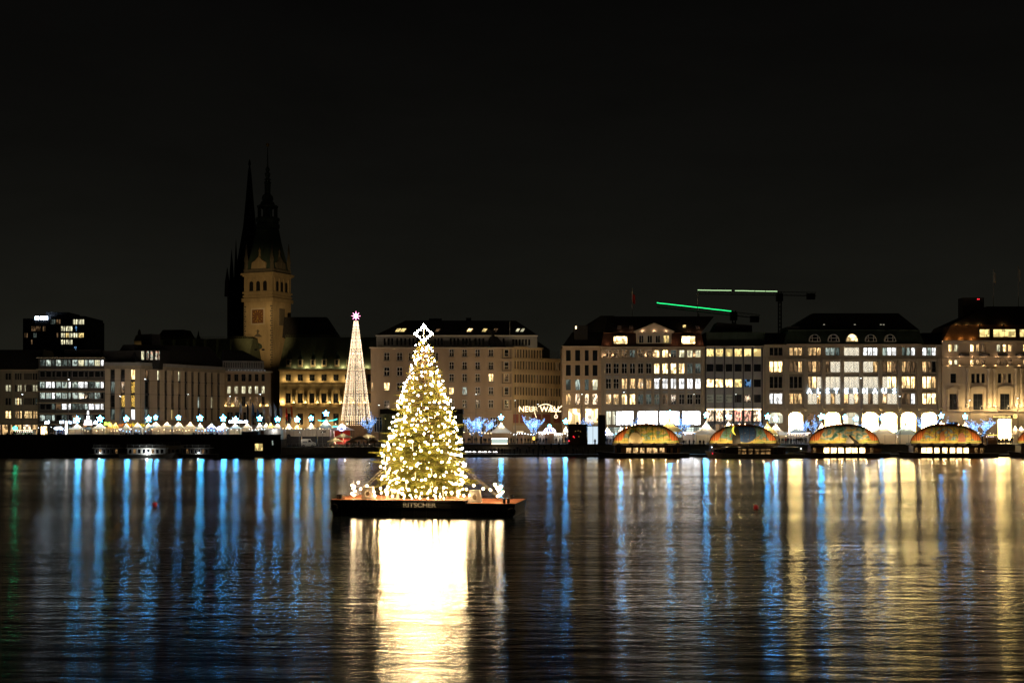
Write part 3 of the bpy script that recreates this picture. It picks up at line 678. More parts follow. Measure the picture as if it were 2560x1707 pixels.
# eagle over small pediment, and round balcony niche below
mb = MB().prism([(-1.9, zz(842)), (1.9, zz(842)), (0, zz(833))], -hw - .5, -hw); mb.box(-.25, .25, -hw - .5, -hw - .1, zz(833), zz(824)); mb.prism([(-1.1, zz(826)), (0, zz(829)), (1.1, zz(826)), (0, zz(831))], -hw - .45, -hw - .2)
mb.build('emblem', M['stone_dark'], t)
MB().lathe([(.2, zz(874)), (1.7, zz(871)), (1.9, zz(866)), (1.5, zz(861)), (.3, zz(857))], 10, (0, -hw)).build('niche', M['copper'], t)
# crown: balustrade, gables, roof and stepped spire
MB().box(-hw - .1, hw + .1, -hw - .1, hw + .1, zz(683), zz(672)).build('parapet', M['stone_dark'], t)
for ang in (0, math.pi / 2):
    mb = MB(); mb.M = Matrix.Rotation(ang, 4, 'Z')
    mb.prism([(-3.4, zz(672)), (3.4, zz(672)), (3.2, zz(656)), (1.5, zz(650)), (0, zz(640)), (-1.5, zz(650)), (-3.2, zz(656))], -hw + .3, -hw + 2.0)
    for q in (-.55, .55): mb.box(q - .3, q + .3, -hw + .1, -hw + .4, zz(668), zz(653))
    mb.lathe([(.5, zz(640)), (.3, zz(630)), (.55, zz(626)), (.05, zz(618))], 6, (0, -hw + 1))
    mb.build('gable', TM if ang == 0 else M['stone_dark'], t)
prof = [(8.6, zz(672)), (7.9, zz(660)), (6.6, zz(630)), (5.4, zz(600)), (4.5, zz(570)), (4.2, zz(566))]
MB().lathe(prof, 4, ph=math.pi / 4).build('spire_roof', M['copper'], t)
MB().lathe([(4.6, zz(566)), (4.6, zz(556)), (4.1, zz(554)), (4.6, zz(546)), (4.6, zz(540)), (3.4, zz(538))], 12).build('gallery', M['copper'], t)
mb = MB()
for k in range(10):
    a = 2 * math.pi * k / 10; mb.tube([(3.5 * math.cos(a), 3.5 * math.sin(a), zz(539)), (3.5 * math.cos(a), 3.5 * math.sin(a), zz(514))], .32, 5)
mb.lathe([(1.8, zz(539)), (1.8, zz(513))], 8); mb.lathe([(4.0, zz(514)), (4.1, zz(509)), (3.0, zz(507))], 10); mb.build('lantern', M['copper'], t)
MB().lathe([(2.9, zz(507)), (2.6, zz(500)), (1.9, zz(496)), (2.3, zz(492)), (2.0, zz(484)), (1.1, zz(478)), (1.2, zz(452)), (1.5, zz(450)), (.8, zz(446)), (1.4, zz(442)), (.6, zz(439)), (1.2, zz(427)), (.5, zz(424)), (.9, zz(416)), (.3, zz(410)), (.12, zz(362))], 8).build('upper_spire', M['copper'], t)
MB().ball((0, 0, zz(355)), .75, 8, 5).build('finial_ball', M['gold'], t)
for sx in (-1, 1):
    for sy in (-1, 1): MB().lathe([(.9, zz(682)), (.7, zz(655)), (.9, zz(650)), (.4, zz(630)), (.5, zz(624)), (.04, zz(602))], 6, (sx * (hw - .6), sy * (hw - .6))).build('pinnacle', M['stone_dark'], t)
lp = thing('added_tower_floods', 'floodlights on the roof before the clock tower', 'floodlight', (X(640, 420), 420, Z(876, 420)))  # added floods on an invented roof mount, to light the tower
for dx, ex, el, cone in ((0, 135000, 6.5, 16), (2.2, 90000, 15.5, 17)):
    MB().box(dx - .4, dx + .4, -.3, .3, 0, .5).build('added_flood_case', M['dark_trim'], lp)
    lamp('added_flood_light', lp, (dx, .6, .6), ex, (1, .68, .30), .3, 'SPOT', (math.radians(90 + el), 0, math.radians(8.6 + dx * .5)), math.radians(cone), .8)

# --- church spire behind
SY = 760.0; t = thing('church_spire', 'black slender gothic church spire behind the clock tower', 'church', (X(624, SY), SY, ZR))
zz = lambda py: Z(py, SY) - ZR
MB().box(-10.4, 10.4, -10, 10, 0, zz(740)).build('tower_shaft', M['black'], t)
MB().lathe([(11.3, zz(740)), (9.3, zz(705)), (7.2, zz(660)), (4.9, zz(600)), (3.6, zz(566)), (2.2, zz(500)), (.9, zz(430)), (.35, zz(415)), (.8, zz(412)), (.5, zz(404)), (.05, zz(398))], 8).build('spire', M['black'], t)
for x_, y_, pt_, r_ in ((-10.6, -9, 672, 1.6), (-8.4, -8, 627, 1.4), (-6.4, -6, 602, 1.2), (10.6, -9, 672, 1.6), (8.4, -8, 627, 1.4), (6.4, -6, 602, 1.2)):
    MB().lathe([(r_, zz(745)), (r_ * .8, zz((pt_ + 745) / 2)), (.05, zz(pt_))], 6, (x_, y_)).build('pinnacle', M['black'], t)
# ------------------------------------------------------------------ buildings in the middle and on the right
FY = 376.0
# --- big pinkish stone building behind the tree
b = Bld('stone_palace', 'broad pinkish stone block with dark hipped roof and lit skylights behind the decorated tree', 927, FY, 1281, FY + 1, ZR - .5)
t = b.t; ops = []; wins = []
for (a, c), q in zip([(880.8, 901), (917.8, 939.5), (956, 976.5), (1000.7, 1020)], ['.....', '.....', 'W.dd.', '.....']):
    for c_, ch in zip((966.9, 999, 1028, 1057, 1089), q):
        r = b.rect(c_ - 7.3, c_ + 7.3, a, c); ops.append(r); wins.append((r, ch, 'cross'))
for (a, c), q in zip([(873, 891), (903.8, 923), (934, 954), (967.5, 986.7), (999.4, 1020)], ['....', '....', '...W', 'Wc..', '....']):
    for c_, ch in zip((1128.9, 1161.5, 1194, 1227.4), q):
        r = b.rect(c_ - 6.3, c_ + 6.3, a, c); ops.append(r); wins.append((r, ch, 'cross'))
    r = b.rect(1260.5, 1272, a, c); ops.append(r); wins.append((r, 'd' if a == 934 else '.', 'sash'))
for a, c in ((956, 976.5),):
    r = b.rect(927.5, 933, a, c); ops.append(r); wins.append((r, 'w', 'sash'))
for c_ in (945, 975, 1005, 1165, 1200, 1235):
    r = b.rect(c_ - 10, c_ + 10, 1042, 1080); ops.append(r); wins.append((r, '.', 'shop'))
wall(t, ops, 0, b.L, 0, b.z(869), M['stone_pink'], back=20)
for r, ch, s in wins: window(t, r, ch, s, fw=.13)
for r, ch, s in wins:
    if s == 'cross': slab(t, 'sill', M['stone_dark'], r[0] - .1, r[1] + .1, -.12, -.003, r[2] - .16, r[2])
slab(t, 'cornice', M['stone_pale'], -.3, b.L, -.7, .3, b.z(871), b.z(868))
slab(t, 'ledge', M['stone'], 0, b.L, -.4, -.002, b.z(1033), b.z(1030))
for i in range(14):                                 # fine horizontal joints between the courses of the stone face
    z = b.z(1028) + i * (b.z(874) - b.z(1028)) / 14
    slab(t, 'string_course', M['stone_pink'], .02, b.L - .02, -.045, -.0035, z, z + .05)
xa, xb = b.x(1257), b.x(1276)
for (a, c) in [(872, 893), (903, 924), (934, 955), (967, 988), (999, 1021)]:
    slab(t, 'bay_frame', M['stone_dark'], xa - .25, xa, -.3, -.004, b.z(c) - .2, b.z(a)); slab(t, 'bay_frame', M['stone_dark'], xb, xb + .25, -.3, -.004, b.z(c) - .2, b.z(a)); slab(t, 'bay_frame', M['stone_dark'], xa - .25, xb + .25, -.35, -.005, b.z(c) - .4, b.z(c) - .2)
# set-back attic with grouped windows, railing, roof
r0 = b.rect(941, 1343, 841, 868, 3); ops = []; wins = []
for g in ([962, 971.5, 980.5], [993, 1003, 1013], [1024, 1034, 1044], [1088, 1096, 1104], [1127, 1136, 1145], [1158, 1166, 1174], [1189, 1198.5, 1208], [1224, 1234, 1243.5], [1259]):
    for c_ in g:
        r = b.rect(c_ - 2.6, c_ + 2.6, 845, 863, 3); ops.append(r); wins.append((r, '.', 'plain'))
for c_ in (1283, 1291, 1299, 1307, 1315, 1323):
    r = b.rect(c_ - 2.4, c_ + 2.4, 848, 863, 3); ops.append(r); wins.append((r, '.', 'plain'))
wall(t, ops, r0[0], r0[1], b.z(868), r0[3], M['concrete'], 3, .3, 'attic', 14)
for r, ch, s in wins: window(t, r, ch, s, y=3.2, frame=M['dark_trim'], fw=.05)
slab(t, 'attic_eaves', M['white_trim'], r0[0] - .2, r0[1] + .2, 2.5, 3.2, r0[3], r0[3] + .35)
rail(t, .2, b.L, -.5, b.z(868), 1.3, 1.3)
z1 = b.z(801, 1150, 7)
rf = MB().frustum([(r0[0] - .2, 2.6, r0[3] + .35), (r0[1] + .2, 2.6, r0[3] + .35), (r0[1] + .2, 18, r0[3] + .35), (r0[0] - .2, 18, r0[3] + .35)],
                  [(b.x(1014, 7), 7.5, z1), (b.x(1290, 7), 7.5, z1), (b.x(1290, 7), 13, z1), (b.x(1014, 7), 13, z1)]).build('roof', M['roof'], t)
sl = (7.5 - 2.6) / (z1 - r0[3] - .35)
for c_, ch, w in ((993, 'y', 5), (1005.5, 'y', 5), (1092, 'd', 4.5), (1146, '.', 4.5), (1172, 'W', 5), (1209, 'y', 5), (1236, 'd', 4.5), (1275, '.', 3.5), (1292, 'Y', 3.5), (1304, 'Y', 3.5)):
    za, zb_ = b.z(829, c_, 4), b.z(821, c_, 4); x0, x1 = b.x(c_ - w, 4), b.x(c_ + w, 4); sh = .55
    ya, yb = 2.6 + sl * (za - r0[3] - .35) - .16, 2.6 + sl * (zb_ - r0[3] - .35) - .16
    o = MB().add([(x0, ya, za), (x1, ya, za), (x1 + sh, yb, zb_), (x0 + sh, yb, zb_), (x0, ya + .2, za), (x1, ya + .2, za), (x1 + sh, yb + .2, zb_), (x0 + sh, yb + .2, zb_)], [(0, 1, 2, 3), (4, 7, 6, 5), (0, 4, 5, 1), (1, 5, 6, 2), (2, 6, 7, 3), (3, 7, 4, 0)]).build('skylight', PM[ch], t)
slab(t, 'chimney', M['roof'], b.x(1072, 9), b.x(1104, 9), 9, 11, z1 - .2, z1 + .7); slab(t, 'roof_unit', M['roof'], b.x(1165, 9), b.x(1178, 9), 9, 11, z1 - .2, z1 + .9)
MB().tube([(b.x(1275), 2, b.z(868)), (b.x(1275), 2, b.z(800))], .06, 5).build('mast', M['steel'], t)

# --- warm lit long side building with vertical windows
b = Bld('vertical_window_block', 'yellow lit stone block with dense rows of narrow vertical windows', 1281.3, FY + 1, 1405, FY + 13, ZR - .5)
t = b.t; ops = []; wins = []
for k, (a, c) in enumerate([(873, 893.5), (902, 922), (935, 956), (967, 987), (998, 1019)]):
    for i in range(17):
        px = 1286.5 + i * 6.95
        if k == 0 and px > 1354: continue
        r = b.rect(px, px + 4.1, a + i * .25, c + i * .25); ops.append(r); wins.append((r, 'd' if (i * 7 + k * 5) % 11 == 0 else '.', 'two'))
wall(t, ops, 0, b.L, 0, b.z(898), M['stone_gold'], back=16)
upper = b.z(869, 1282)
xk = b.x(1355)
wall(t, [o for o in ops if o[1] < xk], 0, xk, b.z(898) + .002, upper, M['stone_gold'], name='upper_wall', back=14)
for r, ch, s in wins: window(t, r, ch, s, frame=M['stone_dark'], fw=.05, y=.2)
slab(t, 'cornice', M['stone_gold'], 0, xk + .2, -.5, .3, upper, upper + .35); slab(t, 'cornice', M['stone_gold'], xk + .25, b.L, -.45, .3, b.z(898), b.z(898) + .35)
for (a, c) in [(896, 899), (925, 928.5), (958, 961.5), (989.5, 993), (1027, 1031)]: slab(t, 'ledge', M['stone_gold'], 0, b.L, -.16, -.003, b.z(c), b.z(c) + .22)
slab(t, 'roof_storey', M['roof'], xk + .3, b.L - 2, 3, 14, b.z(898), b.z(873)); rail(t, xk + .4, b.L - .3, .2, b.z(898) + .35, 1.8, .7)
MB().frustum([(-3, 3, upper), (xk + 6, 3, upper), (xk + 6, 15, upper), (-3, 15, upper)], [(-3, 6, b.z(826)), (xk + 1, 6, b.z(838)), (xk + 1, 12, b.z(838)), (-3, 12, b.z(826))]).build('roof', M['roof'], t)
M['red_panel'] = mat('dull_red_shop_panel', (.30, .11, .08), .7, .2, 1)
for p0, p1 in ((1283, 1296), (1300, 1312), (1330, 1352), (1356, 1376), (1384, 1400)): slab(t, 'shop_panel', M['red_panel'], b.x(p0), b.x(p1), -.08, -.003, b.z(1057, p0), b.z(1035, p0))
slab(t, 'shop_base', M['stone_pale'], b.x(1282), b.x(1330), -.14, -.004, b.z(1090), b.z(1063))
x0, x1, z0, z1 = b.rect(1266, 1278, 1036, 1058, -.3)
# street garland reading NEUER WALL hung across the side street
yy = 372.0; t = thing('street_sign_garland', 'warm lit letters NEUER WALL with arched swoosh over the side street', 'sign', (X(1295, yy), yy, Z(1030, yy)))
for s_, px, sz, mt in (('NEU', 1296, 2.15, 1), ('ER', 1325, 2.05, 0), ('WALL', 1350, 2.15, 1)):
    inst('lettering', text_mesh(s_, sz, EM['letters_warm'] if mt else emit('dim_warm_letter_glow', (1, .8, .45), 1.3), .015 if mt else .0), t, (X(px, yy) - X(1295, yy), 0, .12))
def P_(px, py): return (X(px, yy) - X(1295, yy), 0, Z(py, yy) - Z(1030, yy))
MB().tube([P_(1346 + 36 * k / 12, 1016 - 6 * math.sin(math.pi * k / 12)) for k in range(13)], .10, 5).build('swoosh', EM['letters_warm'], t)
MB().tube([P_(1382, 1019), P_(1393, 1024), P_(1405, 1014)], .12, 5).build('swoosh', EM['letters_warm'], t)
MB().tube([P_(1376, 1028.5), P_(1396, 1026.5)], .12, 5).build('swoosh', EM['letters_warm'], t)
MB().tube([P_(1337, 1017), P_(1337, 1032), P_(1341, 1044)], .07, 5).build('light_drop', EM['letters_warm'], t)
mb = MB().tube([P_(1390, 1027), P_(1390, 1036)], .08, 5)
for k in range(10):
    a0, a1 = 2 * math.pi * k / 10, 2 * math.pi * (k + 1) / 10; p = P_(1390, 1041)
    mb.tube([(p[0] + .42 * math.cos(a0), 0, p[2] + .42 * math.sin(a0)), (p[0] + .42 * math.cos(a1), 0, p[2] + .42 * math.sin(a1))], .09, 4)
mb.build('light_ring', EM['letters_warm'], t)
MB().tube([P_(1281, 1008), P_(1340, 1016), P_(1406, 1010)], .03, 4).build('suspension_wire', M['dark_trim'], t)

# --- plain beige house
FY = 375.0
b = Bld('beige_house', 'plain beige house with four window bays and glowing ground floor shops', 1406, FY, 1503, FY, ZR - .5)
t = b.t; ops = []; wins = []
for (a, c), q, s in zip([(875, 902), (912, 939), (948, 975), (984, 1011)], ['....', '....', 'DcDY', 'wrrr'], ('plain', 'plain', 'low', 'low')):
    for (p0, p1), ch in zip([(1415, 1427), (1438, 1450.5), (1462, 1472), (1481.6, 1494)], q):
        r = b.rect(p0, p1, a, c); ops.append(r); wins.append((r, ch, s))
for p0, p1 in ((1421, 1451), (1463, 1495)):
    r = b.rect(p0, p1, 1021, 1060); ops.append(r); wins.append((r, 'W', 'two'))
for p0, p1 in ((1421, 1451), (1463, 1495)):
    r = b.rect(p0, p1, 1064, 1092); ops.append(r); wins.append((r, 'c', 'shop'))
wall(t, ops, 0, b.L, 0, b.z(867), M['stone_pink'], back=16)
for r, ch, s in wins: window(t, r, ch, s, frame=M['dark_trim'], fw=.06, y=.3)
slab(t, 'cornice', M['stone_pale'], -.1, b.L, -.25, .3, b.z(867), b.z(865))
for py in (907, 944, 980, 1016): slab(t, 'panel_joint', M['stone_dark'], .03, b.L - .03, -.02, -.003, b.z(py), b.z(py) + .07)
MB().frustum([(0, .3, b.z(865)), (b.L + 2, .3, b.z(865)), (b.L + 2, 15, b.z(865)), (0, 15, b.z(865))], [(b.x(1432), 4, b.z(828)), (b.L + 2, 4, b.z(828)), (b.L + 2, 12, b.z(828)), (b.x(1432), 12, b.z(828))]).build('roof', M['roof'], t)
MB().frustum([(b.x(1436), 4, b.z(829)), (b.L + 5, 4, b.z(829)), (b.L + 5, 13, b.z(829)), (b.x(1436), 13, b.z(829))], [(b.x(1505), 6, b.z(785)), (b.x(1540), 6, b.z(785)), (b.x(1540), 12, b.z(785)), (b.x(1505), 12, b.z(785))]).build('upper_roof', M['roof'], t)
slab(t, 'stair_hut', M['roof'], b.x(1436), b.x(1470), 2.0, 6, b.z(862), b.z(812)); slab(t, 'roof_lamp', EM['letters_warm'], b.x(1439), b.x(1442.5), 1.9, 2.0, b.z(821), b.z(814))

# --- pedimented commercial building with white store
b = Bld('pedimented_block', 'grey pilastered block with lit pediment dormer and bright white store below', 1503.2, FY - .6, 1762, FY - .6, ZR - .5)
t = b.t; ops = []; wins = []
cc = [1521.4, 1540.7, 1561.2, 1581.4, 1601.6, 1621.8, 1641.7, 1663.2, 1684, 1704.5, 1725, 1745.2]
for (a, c), q in zip([(874.5, 893.5), (908, 934), (946, 972), (985, 1011)], ['dddDddWWDYYY', '......WWWWDD', '..wwwwCCCCCC', 'wwWWDDDd....']):
    for c_, ch in zip(cc, q):
        r = b.rect(c_ - 7, c_ + 7, a, c); ops.append(r); wins.append((r, ch, 'cross'))
for p0, p1, ch in ((1515, 1529, 'a'), (1531, 1539, 'a'), (1540, 1584, 'S'), (1594, 1645, 'S'), (1648, 1700, 'S'), (1706, 1752, 'S')):
    r = b.rect(p0, p1, 1027, 1062); ops.append(r); wins.append((r, ch, 'two'))
for p0, p1 in ((1515, 1560), (1565, 1610), (1615, 1660), (1665, 1710), (1715, 1755)):
    r = b.rect(p0, p1, 1067, 1094); ops.append(r); wins.append((r, 'c', 'shop'))
wall(t, ops, 0, b.L, 0, b.z(868), M['stone_grey'], back=18)
for r, ch, s in wins: window(t, r, ch, s, frame=M['white_trim'] if s == 'cross' else M['dark_trim'], fw=.11)
for i in range(13):
    px = 1511.5 + i * 20.35
    slab(t, 'pilaster', M['stone_grey'], b.x(px) - .26, b.x(px) + .26, -.3, -.003, b.z(1012), b.z(872))
slab(t, 'cornice', M['stone'], -.1, b.L, -.75, .3, b.z(870), b.z(866.5)); slab(t, 'ledge', M['stone_grey'], 0, b.L, -.6, -.002, b.z(1016), b.z(1012)); slab(t, 'ledge', M['stone_grey'], 0, b.L, -.42, -.0035, b.z(899), b.z(897))
for c_ in cc:
    for a in (938, 976): slab(t, 'spandrel_panel', M['concrete'], b.x(c_ - 6.5), b.x(c_ + 6.5), -.08, -.003, b.z(a + 6), b.z(a + .5))
for px in (1510, 1531, 1612.6, 1635.6, 1674, 1735): uplight(t, (b.x(px), -.55, b.z(889)), 12, (1, .62, .34), 'wall_sconce')
# mansard
zb, zm, zt = b.z(866.5), b.z(831.5), b.z(791, 1640, 6)
MB().frustum([(0, .6, zb), (b.L, .6, zb), (b.L, 17, zb), (0, 17, zb)], [(.8, 1.8, zm), (b.L - .8, 1.8, zm), (b.L - .8, 16, zm), (.8, 16, zm)]).build('mansard', M['roof_brown'], t)
MB().frustum([(.8, 1.8, zm + .005), (b.L - .8, 1.8, zm + .005), (b.L - .8, 16, zm + .005), (.8, 16, zm + .005)], [(2, 6, zt), (b.x(1785, 6), 6, zt), (b.x(1785, 6), 12, zt), (2, 12, zt)]).build('roof', M['roof'], t)
slab(t, 'mansard_edge', M['bronze'], .7, b.L - .7, 1.5, 1.9, zm - .1, zm + .12)
for p0, p1 in ((1532, 1571), (1702, 1741)):
    x0, x1, z0, z1 = b.rect(p0, p1, 838, 861)
    d = wall(t, [(x0 + .25, x1 - .25, z0 + .2, z1 - .2)], x0, x1, z0, z1, M['dark_trim'], .35, .2, 'dormer', 1.6)
    window(d, (x0 + .25, x1 - .25, z0 + .2, z1 - .2), 'W', 'three', y=.5, frame=M['dark_trim'], fw=.07)
x0, x1, z0, z1 = b.rect(1591, 1679, 831.6, 859)
wo = [b.rect(p0, p1, 838, 857) for p0, p1 in ((1597.5, 1609.5), (1618, 1631), (1638.6, 1651), (1658.5, 1673))]
d = wall(t, wo, x0, x1, z0, z1, M['stone_pale'], -.1, .3, 'pediment_dormer', 6)
for r, ch in zip(wo, '...y'): window(d, r, ch, 'two', y=.1)
xm = (x0 + x1) / 2; zp = b.z(809.6, 1635)
MB().prism([(x0 - .4, z1 + .01), (x1 + .4, z1 + .01), (xm, zp)], -.3, 6).build('pediment', M['stone_pale'], t)
mb = MB(); mb.prism([(x0 - .5, z1), (xm, zp - .05), (xm, zp + .32), (x0 - .9, z1 + .3)], -.6, -.31); mb.prism([(x1 + .5, z1), (xm, zp - .05), (xm, zp + .32), (x1 + .9, z1 + .3)], -.6, -.312); mb.box(x0 - .5, x1 + .5, -.55, -.303, z1 - .1, z1 + .25)
mb.build('pediment_moulding', M['stone_pale'], t)
for px, py, en in ((1606, 831, 6), (1635, 831, 6), (1664, 831, 6)): uplight(t, (b.x(px), -.62, b.z(py) + .25), en, (1, .66, .4))
for px, py, yy_ in ((1519, 857, -.05), (1689, 857, -.05), (1752, 857, -.05), (1555, 826, 1.6), (1581, 826, 1.6), (1724, 826, 1.6), (1752, 826, 1.6)): uplight(t, (b.x(px), yy_, b.z(py)), 9, (1, .45, .2), r=.2)
o = slab(t, 'skylight', PM['y'], b.x(1710), b.x(1717), 2.2, 2.35, b.z(817), b.z(811))
for px in (1545, 1575, 1742): slab(t, 'roof_vent', M['dark_trim'], b.x(px), b.x(px + 10), 2.4, 3.0, b.z(820), b.z(812))
# store logo: white apple with a bite and a leaf
x, z = b.pt(1631, 1042, -.5); mb = MB(); n_ = 28; pts = []
for k in range(n_):
    a = 2 * math.pi * k / n_; rr = .80 * (1 + .06 * math.cos(2 * a)) - (.16 * math.exp(-((a - math.pi / 2) / .3) ** 2)) - (.08 * math.exp(-((a - 1.5 * math.pi) / .3) ** 2))
    p = [x + rr * math.cos(a), z + rr * .98 * math.sin(a)]
    dx, dz = p[0] - (x + .95), p[1] - (z + .12); dd = math.hypot(dx, dz)
    if dd < .42: p = [x + .95 + dx / dd * .42, z + .12 + dz / dd * .42]
    pts.append(p)
ctr = (x - .12, z)
mb.add([(ctr[0], -.5, ctr[1])] + [(p[0], -.5, p[1]) for p in pts] + [(p[0], -.38, p[1]) for p in pts], [(0, 1 + k, 1 + (k + 1) % n_) for k in range(n_)] + [(1 + k, 1 + n_ + k, 1 + n_ + (k + 1) % n_, 1 + (k + 1) % n_) for k in range(n_)])
mb.add([(x + .02, -.5, z + .86), (x + .30, -.5, z + .98), (x + .42, -.5, z + 1.3), (x + .12, -.5, z + 1.18)], [(0, 1, 2, 3)])
mb.build('store_logo', EM['letters'], t)
slab(t, 'logo_bracket', M['dark_trim'], x - .1, x + .1, -.37, -.002, z - .1, z + .1)

def flagpole(px, Y, zbase, ytop, label, fcol, side=1, fl=(0.2, 2.6), width=1.1, hang=.55):
    t = thing('flagpole', label, 'flagpole', (X(px, Y), Y, zbase)); h = Z(ytop, Y) - zbase
    MB().tube([(0, 0, 0), (0, 0, h)], [.09, .05], 6).build('pole', M['white_trim'], t)
    MB().ball((0, 0, h + .1), .12, 6, 4).build('pole_cap', M['gold'], t)
    mb = MB(); nx, nz = 5, 6; vs = []
    for i in range(nz + 1):
        for j in range(nx + 1):
            u, v = j / nx, i / nz
            vs.append((side * (.06 + u * width * (.4 + .6 * math.sin(1 + v))), .22 * math.sin(u * 6 + v * 2) * u, h - fl[0] - v * fl[1] - u * hang))
    mb.add(vs, [(i * (nx + 1) + j, i * (nx + 1) + j + 1, (i + 1) * (nx + 1) + j + 1, (i + 1) * (nx + 1) + j) for i in range(nz) for j in range(nx)])
    m_ = bpy.data.materials.get('flag_' + fcol[0]) or fabric('flag_' + fcol[0], fcol[1], .35)
    mb.build('flag', m_, t, smooth=True); return t
flagpole(1580.5, 383, b.base + zt, 722, 'thin flagpole with red flag on the pedimented block', ('red', (.55, .05, .04)), 1, (1.3, 2.6), .8, .5)
flagpole(1744, 383, b.base + zt, 729, 'thin flagpole with furled pale flag on the right end of the pedimented roof', ('pale', (.5, .5, .48)), 1, (6, 1.4), .5, .3)

# --- narrow curtain wall building
b = Bld('grid_block', 'grey gridded block with yellow lit top floor and red shop', 1763.5, FY - .2, 1911, FY - .2, ZR - .5)
t = b.t; ops = []; wins = []
cc = [(1765.8, 1785), (1788.8, 1808.7), (1813.3, 1832), (1836, 1855.5), (1860, 1879), (1883.7, 1903.6)]
for (a, c), q in zip([(871.4, 892), (909, 929.6), (947, 968.5), (985, 1007)], ['yyyyyy', '......', 'WWWyb.', '......']):
    for (p0, p1), ch in zip(cc, q):
        r = b.rect(p0, p1, a, c); ops.append(r); wins.append((r, ch, 'plain'))
for (p0, p1), ch in zip(cc, 'rrrRRr'):
    r = b.rect(p0, p1, 1022, 1053.6); ops.append(r); wins.append((r, ch, 'plain'))
for (p0, p1), ch in zip(cc, '.d.d.d'):
    r = b.rect(p0, p1, 1060, 1094); ops.append(r); wins.append((r, ch, 'shop'))
wall(t, ops, 0, b.L, 0, b.z(866), M['concrete'], back=16, depth=.3)
for r, ch, s in wins: window(t, r, ch, s, frame=M['concrete'], fw=.13, y=.1)
for px in (1763.9, 1787, 1811, 1834, 1858, 1881.4, 1905): slab(t, 'mullion', M['dark_trim'], b.x(px) - .13, b.x(px) + .13, -.22, -.003, b.z(1058), b.z(866))
slab(t, 'eaves', M['stone_pale'], -.1, b.L, -.35, .2, b.z(867), b.z(865)); slab(t, 'side_strip', M['stone_pale'], b.x(1907), b.x(1910.5), -.25, -.004, 0, b.z(868))
slab(t, 'shop_light', EM['letters_warm'], b.x(1767), b.x(1903), -.06, -.01, b.z(1024.5), b.z(1021.5))
for k, (l1, l2) in enumerate((('Büro', ',02571'), ('zu ver', '955-0'), ('mieten', '& ...'))):
    x0, x1, z0, z1 = b.rect(cc[k][0] + 1.2, cc[k][1] - 1.2, 986.2, 1005.8)
    o = slab(t, 'letting_poster', mat('pale_green_poster', (.42, .48, .44), .7, .1, 1), x0, x1, .02, .08, z0, z1)
    inst('lettering', text_mesh(l1, .58, M['dark_trim'], .01, .005), o, (x0 + .18, .01, z0 + 1.25)); inst('lettering', text_mesh(l2, .62, M['dark_trim'], .01, .005), o, (x0 + .12, .01, z0 + .42))
x0, x1, z0, z1 = b.rect(1766, 1911, 830, 865, 3)
slab(t, 'roof_storey', M['copper'], x0, x1, 3, 15, z0, z1)
for k in range(44): slab(t, 'standing_seam', M['copper'], x0 + k * (x1 - x0) / 44, x0 + k * (x1 - x0) / 44 + .08, 2.9, 2.999, z0, z1)
MB().frustum([(x0 + 2, 5, z1), (x1 - 3, 5, z1), (x1 - 3, 14, z1), (x0 + 2, 14, z1)], [(x0 + 3.5, 6, b.z(806, 1800, 6)), (b.x(1880, 6), 6, b.z(813, 1800, 6)), (b.x(1880, 6), 13, b.z(813, 1800, 6)), (x0 + 3.5, 13, b.z(806, 1800, 6))]).build('roof', M['roof'], t)

# --- department store
FY = 374.0
b = Bld('department_store', 'large department store with rows of triple windows, arcade and white roof-line letters', 1911.5, FY, 2354.5, FY, ZR - .5)
t = b.t; ops = []; wins = []; dots = []
bays = [(1923.5, 1957), (1973.4, 2006.3), (2019.7, 2053), (2064, 2100), (2110, 2147.5), (2157.7, 2194.6), (2206, 2242), (2254.6, 2289), (2305.8, 2341)]
rws = [(868.5, 888.6), (903, 930), (941, 970), (983, 1009.6)]
pat = [['...', 'www', 'www', 'ccD', 'WWW', 'CCC', 'cCC', 'DcC', 'CcC'],
       ['WWW', 'ddw', 'dwd', 'dWW', 'WWW', 'WWw', 'dwd', 'wdd', 'wd.'],
       ['...', '...', 'wWW', 'WWW', 'WWW', 'WWW', 'WWW', 'WWW', 'WWw'],
       ['CCC', 'www', 'WWw', 'WwW', 'wWw', 'WdW', 'wWW', 'ddC', 'WWW']]
curt = {(0, 4): '111', (1, 3): '011', (1, 4): '111', (1, 5): '110', (2, 2): '001', (2, 3): '111', (2, 4): '111', (2, 5): '111', (2, 6): '100', (3, 2): '110', (3, 3): '101', (3, 4): '010', (3, 5): '101', (3, 6): '011'}
for j, (a, c) in enumerate(rws):
    for i, (p0, p1) in enumerate(bays):
        w = (p1 - p0) / 3
        for k in range(3):
            r = b.rect(p0 + w * k + .6, p0 + w * (k + 1) - .6, a, c); ops.append(r); cu_ = curt.get((j, i), '000')[k] == '1'; wins.append((r, 'q' if cu_ else pat[j][i][k], 'sash'))
            if cu_: dots.append(r)
arch = []
for i, (p0, p1) in enumerate(bays):
    r = b.rect(p0 - 1.5, p1 + 1.5, 1030.5, 1058 if i == 0 else 1088); ops.append(r); wins.append((r, 'a' if i in (0,) else ('d' if i == 2 else ('a' if i in (4,) else 'A')), 'two' if i == 0 else 'shop')); arch.append(r)
wall(t, ops, 0, b.L, 0, b.z(864), M['stone_grey'], back=20, depth=.45)
for r, ch, s in wins: window(t, r, ch, s, frame=M['dark_trim'], fw=.08, y=.36)
